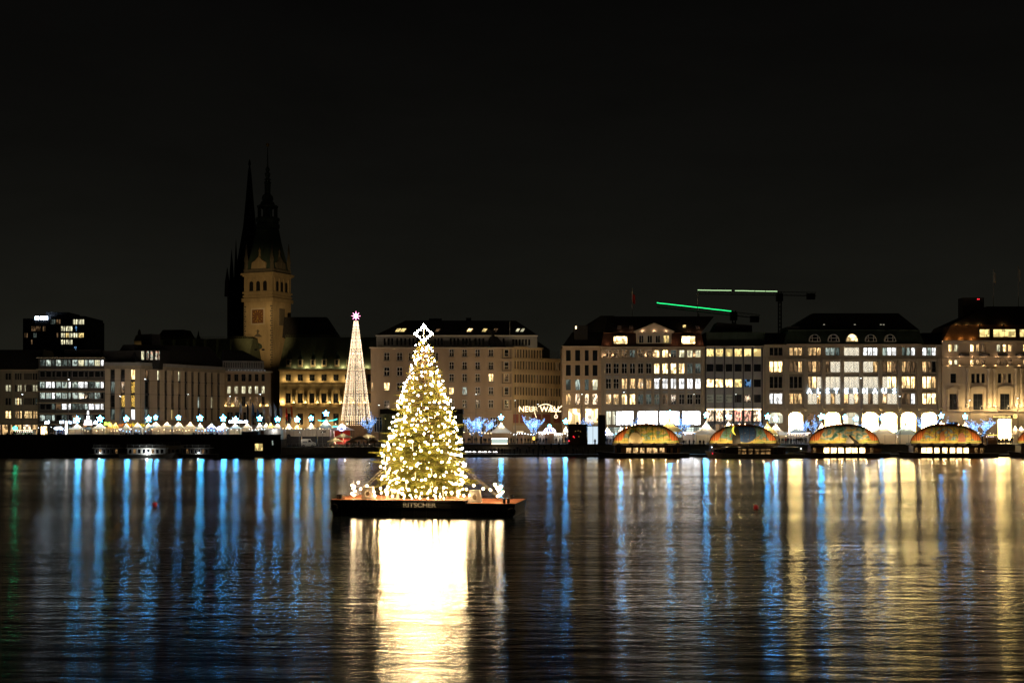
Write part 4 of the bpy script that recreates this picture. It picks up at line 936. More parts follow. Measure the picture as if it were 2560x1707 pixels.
for x0, x1, z0, z1 in arch:                         # rounded heads of the arcade openings
    rx = (x1 - x0) * .42; rz = rx * .85
    for sx, xe in ((1, x0), (-1, x1)):
        pv = None; mb = MB()
        for k in range(9):
            a = math.pi / 2 * k / 8; q = (xe + sx * (rx - rx * math.cos(a)), z1 - rz + rz * math.sin(a))
            if pv:
                mb.add([(pv[0], -.01, pv[1]), (q[0], -.01, q[1]), (q[0], -.01, z1 + .02), (pv[0], -.01, z1 + .02)], [(0, 1, 2, 3)])
                mb.add([(pv[0], -.01, pv[1]), (q[0], -.01, q[1]), (q[0], .4, q[1]), (pv[0], .4, pv[1])], [(0, 1, 2, 3)])
            pv = q
        mb.build('arch_head', M['stone_grey'], t)
dm = MB()
for i in range(9):
    for k in range(12): dm.octa((-.52 + i * .13, 0, .12 + k * .22), .045)
dmesh = dm.mesh('light_curtain', EM['dot'])
for r in dots: inst('light_curtain', dmesh, t, ((r[0] + r[1]) / 2, -.12, r[2]), scale=((r[1] - r[0]) / 1.12, 1, (r[3] - r[2]) / 2.75))
for i in range(10):                                 # big piers between the bays
    px = [1917, 1965, 2013, 2058.5, 2105, 2152.6, 2200, 2248.5, 2297, 2348][i]
    slab(t, 'pier', M['stone_grey'], b.x(px) - .42, b.x(px) + .42, -.5, -.003, b.z(1020), b.z(895)); MB().lathe([(.2, b.z(1026)), (.6, b.z(1021)), (.6, b.z(1018))], 6, (b.x(px), -.45)).build('corbel', M['stone_grey'], t)
slab(t, 'cornice', M['stone'], b.x(1966), b.x(2302), -.8, .3, b.z(864), b.z(860)); slab(t, 'ledge', M['stone_grey'], 0, b.L, -.7, -.002, b.z(1024), b.z(1019)); slab(t, 'ledge', M['stone_grey'], 0, b.L, -.6, -.0025, b.z(899.5), b.z(897))
for (p0, p1) in bays:
    rail(t, b.x(p0), b.x(p1), -.5, b.z(897), .75, .45, M['stone_grey'], 'balustrade')
    for a in (934.5, 974): slab(t, 'spandrel_panel', M['stone_dark'], b.x(p0), b.x(p1), -.07, -.003, b.z(a + 6), b.z(a + .5))
for ch, px in zip('ALSTERHAUS', (2023.7, 2046.5, 2069, 2090.7, 2116, 2139, 2163, 2187.7, 2211, 2236)):
    x, z = b.pt(px, 982.6, -.7); inst('letter', text_mesh(ch, 1.85, EM['letters'], .03, .08, 'CENTER'), t, (x, -.72, z))
slab(t, 'letter_rail', M['dark_trim'], b.x(2010), b.x(2250), -.66, -.6, b.z(982.6) - .06, b.z(982.6))
zb, zm = b.z(860), b.z(827, 2130, 2.5); xl, xr = b.x(1967), b.x(2303)
MB().frustum([(xl - .8, -.2, zb), (xr + .8, -.2, zb), (xr + .8, 19, zb), (xl - .8, 19, zb)], [(b.x(1972, 2.5), 2.5, zm), (b.x(2298, 2.5), 2.5, zm), (b.x(2298, 2.5), 17, zm), (b.x(1972, 2.5), 17, zm)]).build('mansard', M['copper'], t)
slab(t, 'mansard_moulding', M['copper'], b.x(1972, 2.5) - .2, b.x(2298, 2.5) + .2, 2.2, 2.8, zm, zm + .3)
MB().frustum([(b.x(1972, 3), 2.8, zm + .3), (b.x(2298, 3), 2.8, zm + .3), (b.x(2298, 3), 17, zm + .3), (b.x(1972, 3), 17, zm + .3)], [(b.x(2034, 8), 8, b.z(783, 2130, 8)), (b.x(2246, 8), 8, b.z(783, 2130, 8)), (b.x(2246, 8), 13, b.z(783, 2130, 8)), (b.x(2034, 8), 13, b.z(783, 2130, 8))]).build('roof', M['roof'], t)
slab(t, 'roof_shoulder', M['roof'], b.x(1970, 3), b.x(1998, 3), 3, 14, zm + .3, b.z(816, 2130, 3))
for k, px in enumerate((2037, 2084, 2130, 2177, 2225.4)):
    x, z = b.pt(px, 853, .2); w, h = (1.4, 1.75) if k != 2 else (1.5, 1.9)
    def half(rx, rz, n=10): return [(x + rx * math.cos(math.pi * i / n), z + rz * math.sin(math.pi * i / n)) for i in range(n + 1)]
    d = MB().prism(half(w + .22, h + .2), .12, 2.2).build('eyebrow_dormer', M['white_trim'], t)
    MB().prism(half(w, h), .08, .12).build('pane', PM['W' if k == 2 else 'd'] if k == 2 else PM['.'], d)
    mb = MB()
    for q in (-.5, .5): mb.box(x + q * w - .07, x + q * w + .07, .0, .078, z, z + h * .84)
    mb.box(x - w, x + w, .0, .076, z + h * .45, z + h * .45 + .12); mb.box(x - w - .22, x + w + .22, -.05, .08, z - .14, z)
    mb.build('glazing_bar', M['white_trim'], d)
for px in (2058, 2135, 2200, 2207): slab(t, 'roof_lamp', emit('tiny_roof_light', (1, .95, .7), .5), b.x(px, 4), b.x(px + 4, 4), 3.9, 4.0, b.z(812, px, 4), b.z(810.8, px, 4))
for p0, p1 in ((1911.6, 1966), (2303, 2354.4)):
    slab(t, 'wing_cornice', M['stone_grey'], b.x(p0), b.x(p1), -.5, .3, b.z(864), b.z(861.5))
    MB().frustum([(b.x(p0), .4, b.z(861.5)), (b.x(p1), .4, b.z(861.5)), (b.x(p1), 18, b.z(861.5)), (b.x(p0), 18, b.z(861.5))], [(b.x(p0 + 3, 5), 5, b.z(832, p0, 5)), (b.x(p1, 5), 5, b.z(832, p0, 5)), (b.x(p1, 5), 14, b.z(832, p0, 5)), (b.x(p0 + 3, 5), 14, b.z(832, p0, 5))]).build('wing_roof', M['roof'], t)

# --- columned palace on the right edge
b = Bld('columned_palace', 'pale palace with golden lit giant columns and bronze mansard at the right edge', 2355.6, FY - .5, 2610, FY - .5, ZR - .5)
t = b.t; ops = []; wins = []
def C_(z): return 2280 + z / 3.0143
for zx0, zx1, ch in ((278, 303, 'W'), (320, 347, 'Y'), (440, 467, 'W'), (484, 510, 'w'), (527, 553, 'd'), (640, 668, 'Y'), (686, 713, 'W'), (725, 753, 'w'), (840, 866, 'W'), (880, 906, 'W'), (920, 946, 'w')):
    for a, c, cc_ in ((860.7, 879, ch), (899, 911.5, ch if zx0 < 500 else ('d' if zx0 % 3 else 'w'))):
        r = b.rect(C_(zx0), C_(zx1), a, c); ops.append(r); wins.append((r, cc_, 'plain'))
for zx0, zx1, ch in ((290, 335, '.'), (447, 475, '.'), (485, 512, '.'), (524, 550, '.'), (648, 675, '.'), (686, 713, 'd'), (724, 750, '.'), (850, 880, '.'), (890, 920, '.')):
    r = b.rect(C_(zx0), C_(zx1), 933.7, 957); ops.append(r); wins.append((r, ch, 'sash'))
big = []
for zx0, zx1 in ((283, 340), (462, 535), (665, 738), (868, 940)):
    r = b.rect(C_(zx0), C_(zx1), 984, 1024); ops.append(r); wins.append((r, '.', 'cross')); big.append(r)
ent = b.rect(2495.6, 2529.5, 1046.5, 1100); ops.append(ent); wins.append((ent, 'A', 'shop'))
ar = b.rect(2372, 2396, 1055, 1100); ops.append(ar); wins.append((ar, '.', 'two'))
wall(t, ops, 0, b.L, 0, b.z(854), M['stone_pale'], back=20, depth=.5)
for r, ch, s in wins: window(t, r, ch, s, frame=M['dark_trim'], fw=.08, y=.4)
for py0, py1, o_ in ((855, 851, .7), (894, 890.5, .5), (916.5, 913, .85), (1029, 1025, .6), (959, 957.6, .12)): slab(t, 'cornice', M['stone_pale'], -.1, b.L, -o_, .3 if py0 == 855 else -.002, b.z(py0), b.z(py1))
for px in (2410, 2460, 2505, 2550): slab(t, 'balcony_rail', M['dark_trim'], b.x(px) - 1.4, b.x(px) + 1.4, -.55, -.5, b.z(890), b.z(884))
for zx in (417, 575, 618, 780, 820):
    px = C_(zx); x = b.x(px)
    o = MB().lathe([(.62, b.z(1018)), (.62, b.z(1014)), (.50, b.z(1012)), (.42, b.z(930)), (.46, b.z(929)), (.62, b.z(923)), (.64, b.z(920.5))], 12, (x, -.55)).build('column', M['stone_pale'], t, smooth=False)
    uplight(t, (x - .3, -3.0, b.z(1016)), 190, (1, .70, .32)); slab(t, 'lamp_bracket', M['dark_trim'], x - .34, x - .26, -3.0, -.9, b.z(1016) - .36, b.z(1016) - .3); 
for k, px in enumerate((2370, 2400, 2430, 2460, 2490, 2520, 2548)): uplight(t, (b.x(px), -1.0, b.z(892)), 7, (1, .62, .34)); uplight(t, (b.x(px) - .4, -1.0, b.z(914.5)), 5, (1, .62, .3))
for i, r in enumerate(big):
    x0, x1 = r[0] - .9, r[1] + .9; xm = (x0 + x1) / 2; z = b.z(974)
    if i == 0: MB().prism([(x0, z), (x1, z), (xm, z + .95)], -.5, -.003).build('pediment', M['stone_pale'], t)
    else: MB().prism([(x0, z), (x1, z)] + [(xm + (x1 - xm) * math.cos(a), z + .25 + .75 * math.sin(a)) for a in (math.pi * k / 8 for k in range(9))], -.5, -.003).build('pediment', M['stone_pale'], t)
    slab(t, 'jamb', M['stone_pale'], x0 + .2, x0 + .7, -.25, -.004, r[2], z - .01); slab(t, 'jamb', M['stone_pale'], x1 - .7, x1 - .2, -.25, -.004, r[2], z - .01)
    slab(t, 'balcony', M['stone_pale'], x0, x1, -.9, -.005, r[2] - .3, r[2] - .02); rail(t, x0, x1, -.85, r[2], .8, .4)
    if i: uplight(t, (xm + 1.15, -.75, r[2] + .35), 12)
# lit name board with round emblem over the entrance (lettering too small to read in the picture)
xs0, xs1, zs0, zs1 = b.rect(2482, 2535, 1037.5, 1044, -.4)
sb = slab(t, 'name_board', M['dark_trim'], xs0, xs1, -.5, -.35, zs0, zs1); mb = MB(); x = xs0 + .1
while x < xs1 - .9:
    w = R.choice((.14, .2, .26)); h = (zs1 - zs0) * R.uniform(.55, .85); mb.box(x, x + .07, -.56, -.505, zs0 + .08, zs0 + .08 + h); mb.box(x + .08, x + w, -.56, -.505, zs0 + .08, zs0 + .18); x += w + .09
mb.build('board_lettering', emit('gold_board_glow', (1, .68, .22), 3), sb)
xc, zc = b.pt(2537.5, 1040.5, -.4); mb = MB()
for k in range(14):
    a0, a1 = 2 * math.pi * k / 14, 2 * math.pi * (k + 1) / 14
    mb.tube([(xc + .52 * math.cos(a0), -.5, zc + .52 * math.sin(a0)), (xc + .52 * math.cos(a1), -.5, zc + .52 * math.sin(a1))], .09, 4)
for a in (90, 210, 330): mb.tube([(xc, -.5, zc), (xc + .5 * math.cos(math.radians(a)), -.5, zc + .5 * math.sin(math.radians(a)))], [.12, .03], 4)
mb.build('round_emblem', emit('gold_emblem_glow', (1, .68, .22), 2.2), sb)
# bronze mansard, roof and chimney
zb, zm, zt = b.z(851), b.z(812, 2450, 2), b.z(766, 2500, 7)
MB().frustum([(.3, .4, zb), (b.L, .4, zb), (b.L, 19, zb), (.3, 19, zb)], [(b.x(2377, 2), 2, zm), (b.L, 2, zm), (b.L, 17, zm), (b.x(2377, 2), 17, zm)]).build('mansard', M['bronze'], t)
MB().frustum([(b.x(2379, 2), 2.2, zm + .003), (b.L, 2.2, zm + .003), (b.L, 17, zm + .003), (b.x(2379, 2), 17, zm + .003)], [(b.x(2468, 7), 7, zt), (b.L, 7, zt), (b.L, 13, zt), (b.x(2468, 7), 13, zt)]).build('roof', M['roof'], t)
for zx0, zx1, n in ((510, 592, 2), (613, 790, 4), (812, 900, 2)):
    x0, x1, z0, z1 = b.rect(C_(zx0), C_(zx1), 821.5, 843.5)
    d = wall(t, [(x0 + .12, x1 - .12, z0 + .12, z1 - .12)], x0, x1, z0, z1, M['dark_trim'], .3, .2, 'dormer', 2)
    window(d, (x0 + .12, x1 - .12, z0 + .12, z1 - .12), 'd' if zx0 == 999 else 'y', 'two' if n == 2 else 'four', y=.45, frame=M['dark_trim'], fw=.07)
for px, py, y_ in ((2371, 846, .0), (2404, 846, .0), (2432, 846, .0), (2400, 809, 1.9), (2426, 809, 1.9), (2455, 809, 1.9), (2515, 809, 1.9)): uplight(t, (b.x(px), y_, b.z(py)), 13, (1, .52, .14), r=.15)
ch = slab(t, 'chimney', M['roof'], b.x(2404, 10), b.x(2457, 10), 9, 13, zm + 1, b.z(744, 2430, 9))
for px in (2443, 2446.5): slab(ch, 'signal_lamp', EM['red'], b.x(px, 9), b.x(px + 2.2, 9), 8.9, 8.99, b.z(749, px, 9), b.z(747, px, 9))
flagpole(2483.5, 384, b.base + zt, 676, 'tall flagpole with white flag on the columned palace', ('white', (.75, .75, .72)), 1, (.2, 3.0), .7, .9)
flagpole(2546, 384, b.base + zt, 668, 'tall flagpole with white flag at the right edge of the palace roof', ('white', (.75, .75, .72)), 1, (.2, 3.6), .7, .9)

# ------------------------------------------------------------------ cranes
def crane(px, Y, py_base, py_top, jl, jr, label, lit, cab=True):
    t = thing('tower_crane', label, 'crane', (X(px, Y), Y, ZR)); z0, z1 = Z(py_base, Y) - ZR, Z(py_top, Y) - ZR
    mb = MB(); w = .5
    for sx in (-w, w):
        for sy in (-w, w): mb.box(sx - .1, sx + .1, sy - .1, sy + .1, 0, z1)
    k = z0 - 6
    while k < z1 - 1.4:
        for sy in (-w, w): mb.tube([(-w, sy, k), (w, sy, k + 1.4)], .06, 4); mb.tube([(w, sy, k), (-w, sy, k + 1.4)], .06, 4)
        k += 1.4
    mb.build('mast', M['dark_trim'], t)
    (ax, ay), (bx_, by) = jl, jr
    A = Vector((X(ax, Y) - X(px, Y), 0, Z(ay, Y) - ZR)); B = Vector((X(bx_, Y) - X(px, Y), 0, Z(by, Y) - ZR)); mb = MB(); n = 26
    for i in range(n):
        p, q = A.lerp(B, i / n), A.lerp(B, (i + 1) / n); u = Vector((0, 0, -1.2)); s = Vector((0, .6, -1.2)); s2 = Vector((0, -.6, -1.2))
        mb.tube([p, q], .09, 4); mb.tube([p + s, q + s], .08, 4); mb.tube([p + s2, q + s2], .08, 4); mb.tube([p, p.lerp(q, .5) + s2], .05, 3); mb.tube([p.lerp(q, .5) + s2, q], .05, 3)
    mb.build('jib', M['dark_trim'], t)
    for f0, f1, mt in lit:
        p, q = A.lerp(B, f0), A.lerp(B, f1); mb = MB(); m = max(2, int((q - p).length / 1.2))
        mb.tube([p.lerp(q, k / m) + Vector((0, -.2, .12 + R.uniform(-.03, .03))) for k in range(m + 1)], .11, 4); mb.build('light_tube', mt, t)
    slab(t, 'cab', M['dark_trim'], -1.2, .9, -1.3, 1.1, z1 - 3.2, z1 - .6)
    bd = (B - A).normalized(); C = B
    MB().box(C.x - 3.2, C.x - .4, -.7, .7, C.z - 2.4, C.z - .4).build('counterweight', M['dark_trim'], t)
    return t
crane(1949.5, 470, 840, 730, (1744, 726), (2040, 731), 'dark tower crane with straight pale green light line on jib', [(0, .285, EM['lime']), (.315, .48, EM['lime']), (.485, .57, EM['lime']), (.575, .672, EM['lime'])])
crane(1835, 440, 800, 776, (1642, 758), (1900, 787), 'low tower crane with bright green light line on sloping jib', [(0, .72, EM['green'])])
t = thing('rooftop_crane_hook', 'lit hook block and cable hanging from the upper crane jib', 'crane hook', (X(1744, 470), 470, Z(800, 470)))
MB().tube([(0, 0, 0), (0, 0, Z(728, 470) - Z(800, 470))], .04, 4).build('cable', M['steel'], t); MB().box(-.35, .35, -.2, .2, 8.3, 9.2).build('hook_block', M['white_trim'], t)
# ------------------------------------------------------------------ barge with the decorated tree
BYC = 129.8
M['hull'] = mat('black_tarred_steel', (.014, .012, .011), .55, .4, 1.5, bump=.4)
M['deck'] = mat('rust_red_deck', (.34, .12, .055), .7, .3, 1.2)
M['white_paint'] = mat('worn_white_paint', (.62, .58, .50), .6, .2, 2.0)
M['rope'] = mat('rope', (.25, .2, .14), .9, .2, 5)
bl = thing('barge', 'long black work barge with rust red deck and faded white name', 'barge', (X(1077, BYC), BYC, 0), math.radians(-8))
L2, W2, DZ = 8.7, 4.15, 1.47
def hull(x0, x1, z0, z1):
    mb = MB(); ins = .35
    mb.frustum([(x0 + ins, -W2, z0), (x1 - ins, -W2, z0), (x1 - ins, W2, z0), (x0 + ins, W2, z0)], [(x0, -W2, z1), (x1, -W2, z1), (x1, W2, z1), (x0, W2, z1)]); return mb
hull(-L2, 4.1, -.8, DZ).build('hull', M['hull'], bl); hull(4.102, L2, -.8, DZ - .25).build('hull_stern', M['hull'], bl)
slab(bl, 'deck', M['deck'], -L2 + .06, 4.0, -W2 + .08, W2 - .08, DZ + .004, DZ + .03); slab(bl, 'deck_stern', M['deck'], 4.2, L2 - .06, -W2 + .08, W2 - .08, DZ - .246, DZ - .22)
for x0, x1, z in ((-L2, 4.1, DZ), (4.102, L2, DZ - .25)):
    slab(bl, 'rub_rail', M['hull'], x0 + .02, x1 - .02, -W2 - .1, -W2 - .003, z - .16, z - .02); slab(bl, 'rub_rail', M['hull'], x0 + .05, x1 - .05, -W2 - .08, -W2 - .004, z - .75, z - .64)
k = -L2 + 1
while k < L2 - .5: slab(bl, 'hull_rib', M['hull'], k, k + .07, -W2 - .05, -W2 - .002, .02, DZ - .45); k += 1.15
for s_, x, sz in (('ARNOLD', -5.95, .62), ('RITSCHER', -1.8, .62), ('DR 6 20', 5.9, .55)):
    nm = text_mesh(s_, sz, M['white_paint'] if s_ == 'RITSCHER' else mat('shaded_white_paint', (.10, .085, .065), .8, .3, 3), .022, .004)  # unlit letters get a dimmer copy of the white, shade in the colour
    o = inst('name_lettering', nm, bl, (x, -W2 - .012, DZ - (.62 if x < 5 else .9))); o.scale = (1.13, 1, 1)
# fenders: worn tyres
def tyre(x, z):
    mb = MB(); ring = []
    for i in range(12):
        a = 2 * math.pi * i / 12; ring.append((x + .3 * math.cos(a), -W2 - .17, z + .3 * math.sin(a)))
    mb.tube(ring + [ring[0]], .11, 6); return mb.build('tyre_fender', M['hull'], bl)
tyre(-8.3, .75); tyre(8.4, .5)
for x, y in ((-7.9, -3.5), (-8.2, -3.1), (7.6, -3.6), (7.95, -3.3), (7.3, 3.1)):
    z = DZ + .03 if x < 4 else DZ - .22
    MB().lathe([(.16, z), (.12, z + .3), (.2, z + .34), (.2, z + .42), (.05, z + .46)], 8, (x, y)).build('bollard', M['hull'], bl)
mb = MB()
for i in range(9):
    a = i * .7; mb.tube([(-7.9 + .3 * math.cos(a + j), -3.2 + .3 * math.sin(a + j), DZ + .08 + .05 * i * .6) for j in (0, .5, 1.0)], .05, 4)
mb.build('rope_coil', M['rope'], bl)
def winch(x, label):
    w = thing('winch_frame', label, 'winch', (0, 0, 0)); w.parent = None
    z = DZ + .03 if x < 4 else DZ - .22
    w.location = bl.matrix_basis @ Vector((x, -2.8, z)); w.rotation_euler = bl.rotation_euler
    for y in (-.35, .35):
        mb = MB(); n_ = 10; o_ = [(-.62, 0), (.62, 0), (.45, 1.15), (-.45, 1.15)]
        for i in range(4):                           # trapezoid plate with round hole
            a, c = o_[i], o_[(i + 1) % 4]
            seg = 3
            for s in range(seg):
                p = (a[0] + (c[0] - a[0]) * s / seg, a[1] + (c[1] - a[1]) * s / seg); q = (a[0] + (c[0] - a[0]) * (s + 1) / seg, a[1] + (c[1] - a[1]) * (s + 1) / seg)
                def hole(v):
                    d = Vector((v[0], v[1] - .5)); d.normalize(); return (d.x * .25, .5 + d.y * .33)
                h1, h2 = hole(p), hole(q)
                mb.add([(p[0], y - .03, p[1]), (q[0], y - .03, q[1]), (h2[0], y - .03, h2[1]), (h1[0], y - .03, h1[1]), (p[0], y + .03, p[1]), (q[0], y + .03, q[1]), (h2[0], y + .03, h2[1]), (h1[0], y + .03, h1[1])], [(0, 1, 2, 3), (7, 6, 5, 4), (0, 4, 5, 1), (3, 2, 6, 7)])
        mb.build('side_plate', M['white_paint'], w)
    MB().tube([(0, -.33, .5), (0, .33, .5)], .2, 10).build('drum', M['rope'], w); MB().box(-.45, .45, -.3, .3, 1.08, 1.14).build('top_plate', M['white_paint'], w)
    MB().box(-.68, .68, -.42, .42, .004, .04).build('foot_plate', M['white_paint'], w)
    return w
winch(-5.4, 'white steel winch frame on the left part of the barge deck'); winch(4.75, 'white steel winch frame with round hole on the right part of the barge deck')
w = thing('deck_locker', 'small white deck locker with two openings near the left winch', 'locker', bl.matrix_basis @ Vector((-3.2, -2.3, DZ + .03)), math.radians(-8))
MB().box(-.55, .55, -.3, .3, .0, .06).box(-.55, -.4, -.3, .3, .06, .75).box(.4, .55, -.3, .3, .06, .75).box(-.55, .55, -.302, .302, .75, .85).box(-.06, .06, -.3, .3, .06, .75).build('body', M['white_paint'], w)

# --- tree
TX, TYc = X(1059, BYC), BYC; TZ0 = DZ + .05
prof_px = [(848, .25), (870, .85), (898, 1.14), (934, 1.57), (966, 2.2), (994, 2.42), (1030, 2.9), (1066, 3.4), (1084, 3.7), (1119, 3.95), (1166, 4.35), (1198, 4.15), (1230, 3.85), (1243, 3.4)]
prof = [(Z(py, BYC), r * .955) for py, r in prof_px][::-1]
def crown_r(z):
    if z <= prof[0][0]: return prof[0][1]
    for (z0, r0), (z1, r1) in zip(prof[:-1], prof[1:]):
        if z <= z1: return r0 + (r1 - r0) * (z - z0) / (z1 - z0)
    return 0.12
tr = thing('christmas_tree', 'tall spruce covered in warm light bulbs standing on the barge', 'tree', (TX, TYc, TZ0))
ZT = prof[-1][0]
MB().tube([(0, 0, 0), (.05, 0, 5), (0, 0, ZT - TZ0 - .5)], [.28, .17, .04], 8).build('trunk', mat('spruce_bark', (.10, .065, .04), .9, .3, 3), tr)
def needle_mat():
    m = bpy.data.materials.new('spruce_needles'); m.use_nodes = True; n, l = m.node_tree.nodes, m.node_tree.links; n.remove(n['Principled BSDF'])
    g = n.new('ShaderNodeNewGeometry'); rp = n.new('ShaderNodeValToRGB'); rp.color_ramp.elements[0].color = (.075, .095, .018, 1); rp.color_ramp.elements[1].color = (.21, .19, .042, 1)
    l.new(g.outputs['Random Per Island'], rp.inputs['Fac'])
    a = n.new('ShaderNodeBsdfDiffuse'); b = n.new('ShaderNodeBsdfTranslucent'); mx = n.new('ShaderNodeMixShader'); mx.inputs[0].default_value = .35
    l.new(rp.outputs['Color'], a.inputs['Color']); l.new(rp.outputs['Color'], b.inputs['Color']); l.new(a.outputs[0], mx.inputs[1]); l.new(b.outputs[0], mx.inputs[2]); l.new(mx.outputs[0], n['Material Output'].inputs['Surface']); return m
RT = random.Random(5); v_ = []; f_ = []; limbs = MB()
def blade(p, d, w):
    s = d.cross(Vector((RT.uniform(-1, 1), RT.uniform(-1, 1), RT.uniform(-1, 1))))
    if s.length < 1e-6: return
    s = s.normalized() * w; b0 = len(v_)
    v_.extend((tuple(p - s), tuple(p + s), tuple(p + d))); f_.append((b0, b0 + 1, b0 + 2))
z = TZ0 + .15; nb = 0
while z < ZT:
    rr = crown_r(z); cnt = max(4, int(rr * 3.1) + 3)
    for k in range(cnt):
        a = RT.uniform(0, 2 * math.pi); ln = rr * (RT.uniform(.62, 1.06) if RT.random() > .09 else RT.uniform(1.06, 1.26)) * (1 + .09 * math.sin(4 * a + z * 1.9) + .08 * math.sin(9 * a - z * 2.7) + .07 * math.sin(z * 5.2)); nb += 1
        h = (z - TZ0) / (ZT - TZ0); rise = -.25 + .75 * h + RT.uniform(-.12, .12); base = Vector((0, 0, z - TZ0 + (.25 - h * .6) * ln * .35))
        out = Vector((math.cos(a), math.sin(a), 0)); prev = base
        side = Vector((-math.sin(a), math.cos(a), 0)); m = max(4, int(ln * 4.2))
        pts = [base]
        for i in range(1, m + 1):
            t = i / m; p = base + out * (ln * t) + Vector((0, 0, ln * (rise * t * .55 - .30 * t * t + .17 * t ** 4))) + side * RT.uniform(-.05, .05); pts.append(p)
            if t < .3: continue
            for sgn in (-1, 1):
                tl = ln * (.30 * (1.05 - t) + .07) * RT.uniform(.7, 1.2)
                td = (out * .75 + side * sgn * RT.uniform(.5, 1.0) + Vector((0, 0, RT.uniform(-.35, .1)))).normalized()
                q = 0.0
                while q < tl:
                    b_ = p + td * q
                    for _ in range(2):
                        nd = (td + Vector((RT.uniform(-.9, .9), RT.uniform(-.9, .9), RT.uniform(-.6, .9)))).normalized() * RT.uniform(.11, .2); blade(b_, nd, .016)
                    q += .082
            for _ in range(3):
                nd = (out + Vector((RT.uniform(-.9, .9), RT.uniform(-.9, .9), RT.uniform(-.5, .9)))).normalized() * RT.uniform(.12, .22); blade(p, nd, .018)
        limbs.tube(pts[::2] + ([pts[-1]] if len(pts) % 2 == 0 else []), [.035 * (1 - i / (len(pts) // 2 + 2)) + .006 for i in range(len(pts[::2] + ([pts[-1]] if len(pts) % 2 == 0 else [])))], 4)
    z += .135 + .10 * RT.random() * (1 if rr > 1 else .6)
me = bpy.data.meshes.new('crown'); me.from_pydata(v_, [], f_); me.materials.append(needle_mat()); cr = inst('crown', me, tr); cr['kind'] = 'stuff'
limbs.build('limbs', bpy.data.materials['spruce_bark'], tr)
print('needles', len(f_), 'branches', nb)
# star of bulbs on the tip
bulb_me = MB().ball((0, 0, 0), .076, 8, 6).mesh('bulb', EM['warm_bulb'], True)
deck_me = MB().ball((0, 0, 0), .08, 8, 6).mesh('bulb', EM['deck_bulb'], True)
sock_m = mat('black_bulb_socket', (.02, .02, .02), .5, 0)
zs = Z(834, BYC) - TZ0; ts = thing('star_topper', 'glowing star outline of bulbs on the tip of the spruce', 'star', (TX + .0, TYc, TZ0 + zs)); mb = MB()
fr = []
for k in range(8):
    a = math.pi / 2 + k * math.pi / 4; rr = .84 if k % 2 == 0 else .52; fr.append((rr * math.cos(a), 0, rr * math.sin(a)))
mb.tube(fr + [fr[0]], .03, 4); mb.tube([(0, 0, -1.3), (0, 0, .9)], .03, 4);  mb.build('star_frame', M['steel'], ts)
for k in range(8):
    p, q = Vector(fr[k]), Vector(fr[(k + 1) % 8])
    inst('bulb', bulb_me, ts, p, scale=(1.1, 1.1, 1.1)); inst('bulb', bulb_me, ts, p.lerp(q, .5), scale=(1.1, 1.1, 1.1))
# string of bulbs wound round the crown
gs = thing('light_string', 'garland of warm bulbs wound in rings round the spruce', 'fairy lights', (TX, TYc, TZ0)); wire = MB(); wp = []; front = []; rest = []
zc = TZ0 + .35; ang = 0.0
while zc < ZT - .35:
    rr = crown_r(zc) * RT.uniform(.90, 1.03); a = ang
    p = Vector((rr * math.cos(a), rr * math.sin(a), zc - TZ0 + .26 * math.sin(a * 3 + zc) + RT.gauss(0, .17)))
    wp.append(p); (front if p.y < rr * .35 else rest).append(p)
    if RT.random() < .16 and rr > 1: front.append(p + Vector((RT.uniform(-.3, .3), -.05, RT.uniform(-.35, .35)))) if p.y < 0 else None
    st_ = RT.choice((.35, .55, .7, .8, 1.0, 1.25)) / max(rr, .5); ang += st_; zc += st_ / (2 * math.pi) * (.62 + .10 * rr)
front.sort(key=lambda p: p.y)
for p in front[:300]: inst('bulb', bulb_me, gs, p, scale=(1, 1, 1) if RT.random() > .2 else (.7, .7, .7))
mb = MB()
for p in front[300:] + rest: mb.ball(p, .075, 6, 4)
o = mb.build('bulbs_at_the_back', EM['warm_bulb'], gs); o['kind'] = 'stuff'
wire.tube(wp, .012, 3); wire.build('wire', sock_m, gs)
print('bulbs', len(front), len(rest))
sm_ = MB()
for k in range(240):
    zc = TZ0 + .2 + (ZT - TZ0 - .6) * (1 - math.sqrt(RT.random())) ** .9; a = RT.uniform(0, 2 * math.pi); rr = crown_r(zc) * RT.uniform(.55, 1.0); sm_.octa((rr * math.cos(a), rr * math.sin(a), zc - TZ0), .034)
o = sm_.build('small_lights', EM['small_bulb'], gs); o['kind'] = 'stuff'
# hanging light tubes in the tree
for k in range(16):
    zc = TZ0 + RT.uniform(1.0, 12.5); a = RT.uniform(math.pi * 1.05, math.pi * 1.95); rr = crown_r(zc) * 1.0
    MB().tube([(rr * math.cos(a), rr * math.sin(a), zc - TZ0), (rr * math.cos(a) + .03, rr * math.sin(a), zc - TZ0 - RT.uniform(.4, .8))], .016, 4).build('light_tube', EM['led_warm'], gs)
